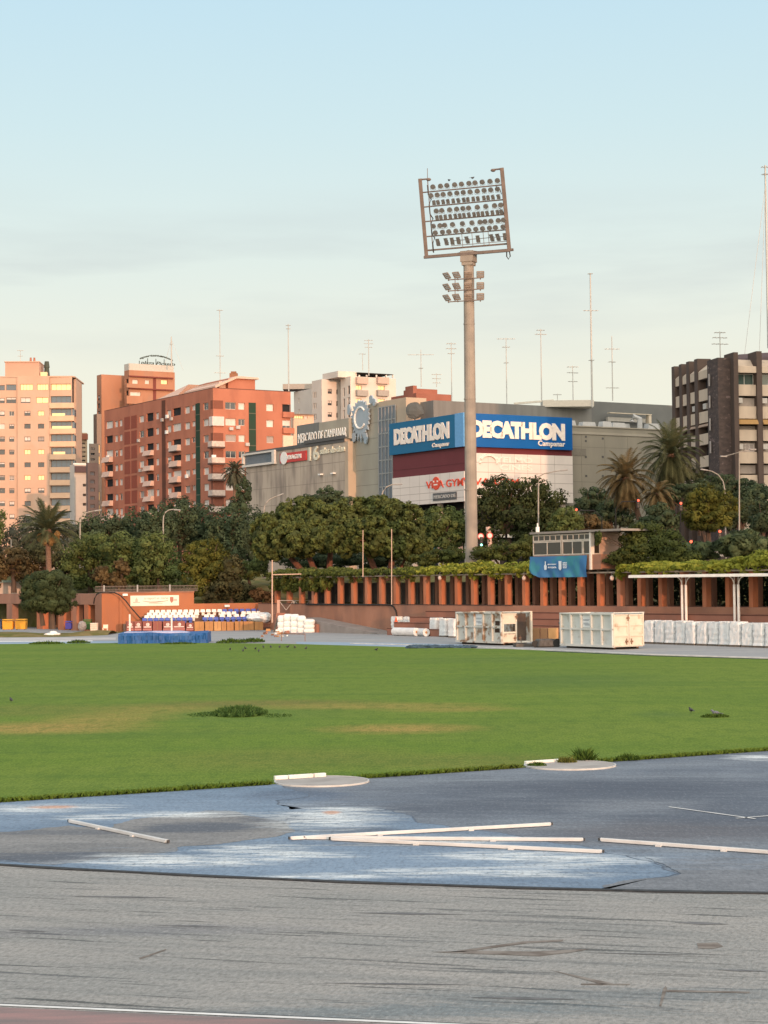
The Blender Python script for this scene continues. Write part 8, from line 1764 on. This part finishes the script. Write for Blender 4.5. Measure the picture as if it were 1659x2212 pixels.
# shop front things glimpsed under the trees
gw = Fac((P(946, 1185, 236).x, 236), (1, .2)); o = empty("graffiti_wall", P(950, 1190, 236), "pinkish wall with graffiti glimpsed between the pines and the mast", "wall"); mb = MB(); gw.boxpx(mb, 925, 1158, 1000, 1200, -.3, 0); mb.build("wall", mat("pink_painted_wall", (.52, .33, .27), .85, (.44, .27, .22), .6), o)
a, z = gw.px(925, 1170); a, z = gw.px(924, 1160)
for (u, v, r, m) in ((925+6, 1166, 5, RED_INK), (943, 1176, 6, mat("red_spray", (.40, .08, .06), .8)), (940, 1184, 4, mat("blue_spray", (.06, .20, .30), .8)), (958, 1182, 6, mat("dark_spray", (.10, .07, .07), .8)), (962, 1170, 5, RED_INK)):
    a, z = gw.px(u, v); rr = r*236/F; mb = MB(); mb.tube([gw.pt(a + rr*(1 - i/30)*cos(i*.6), z + rr*(1 - i/30)*sin(i*.6), .03) for i in range(24)], .07, 4); mb.build("sprayed_mark", m, o)
o = empty("leaning_sign_pole", P(1063, 1190, 214), "leaning pinkish column with a round sign under the dark tree", "sign pole"); q0, q1 = P(1064, 1192, 214), P(1054, 1138, 214); q0.z = 6.0; mb = MB(); mb.tube([q0, q1], .28, 8); mb.build("shaft", mat("sunlit_pink_column", (.56, .40, .34), .6), o)
WS = mat("white_round_sign", (.72, .66, .62), .5); RS = mat("red_sign_rim", (.50, .06, .05), .5)
for (u, v, lab) in ((1038.5, 1158.5, None), (1058, 1157, None)):
    p = P(u, v, 213); mb = MB(); mb.tube([p, p + Vector((0, .06, 0))], .38, 20); s_ = mb.build("round_sign", RS, o); mb = MB(); mb.tube([p - Vector((0, .02, 0)), p], .27, 20); mb.build("sign_face", WS, s_)
o = empty("street_direction_sign", P(1098, 1158, 215), "pair of white sign boards under the dark tree right of the mast", "sign")
for u0, u1 in ((1079, 1091), (1096, 1112)): q = Fac(P(1095, 1158, 215).xy, (1, 0)); mb = MB(); q.boxpx(mb, u0, 1154, u1, 1161, -.05, .05); mb.build("sign_board", mat("white_sign_board", (.80, .78, .75), .4), o)
mb = MB(); p = P(1094, 1160, 215.2); mb.tube([(p.x, p.y, 5.9), (p.x, p.y, p.z + .4)], .07, 6); mb.build("post", SIGB, o)

# ------------------------------------------------------------------ unseen block and tree added outside the frame to shade the right of the scene
def off(q, p): return Vector((.4*q + .9165*p, -.9165*q + .4*p))
o1 = off(-112, 129.5); d1 = Vector((.9165, .4)); d2 = Vector((.4, -.9165))
ob = empty("shade_apartment_block", (o1.x, o1.y, ZS), "unseen brown brick apartment block added beyond the right edge for its shade", "apartment block")
for (f, a1_) in ((Fac((o1 - d2*16)[:2], d1), 34.0), (Fac(o1[:2], d2), -16.0)):
    ws = []; lo, hi = min(0, a1_), max(0, a1_); x = lo + 1.4
    while x < hi - 2.2:
        for k in range(13): ws.append((x, x+1.4, ZS + 3.2 + k*3.1, ZS + 4.7 + k*3.1, 'd' if (k + int(x)) % 3 else 'w'))
        x += 4.2
    facade(ob, f, lo, hi, ZS, 52, ws, BROWN_BRICK)
mb = MB(); mb.prism([(*(o1 + d1*.4 - d2*.4), ZS), (*(o1 + d1*34 - d2*.4), ZS), (*(o1 + d1*34 - d2*15.4), ZS), (*(o1 + d1*.4 - d2*15.4), ZS)], (0, 0, 45.8)); mb.build("core", BROWN_BRICK, ob)
def offtree(q, p, h, r, label):
    c = off(q, p); o = empty("shade_tree", (c.x, c.y, 0), label, "tree", "unseen trees added for shade"); mb = MB(); mb.tube([(c.x, c.y, -.2), (c.x + .2, c.y, h*.4), (c.x, c.y, h*.8)], [.4, .3, .12], 8); mb.build("trunk", BARK, o)
    Q, T = leaf_cloud([((c.x, c.y, h*.62), (r, r, h*.38)), ((c.x, c.y, h*.4), (r*.9, r*.9, h*.3))], 7000, .55, 30, .34); quads_object("crown", Q, T, L_MID, o)
offtree(-70, 78.6, 15, 3.9, "unseen tall tree added beyond the right edge for its shade")
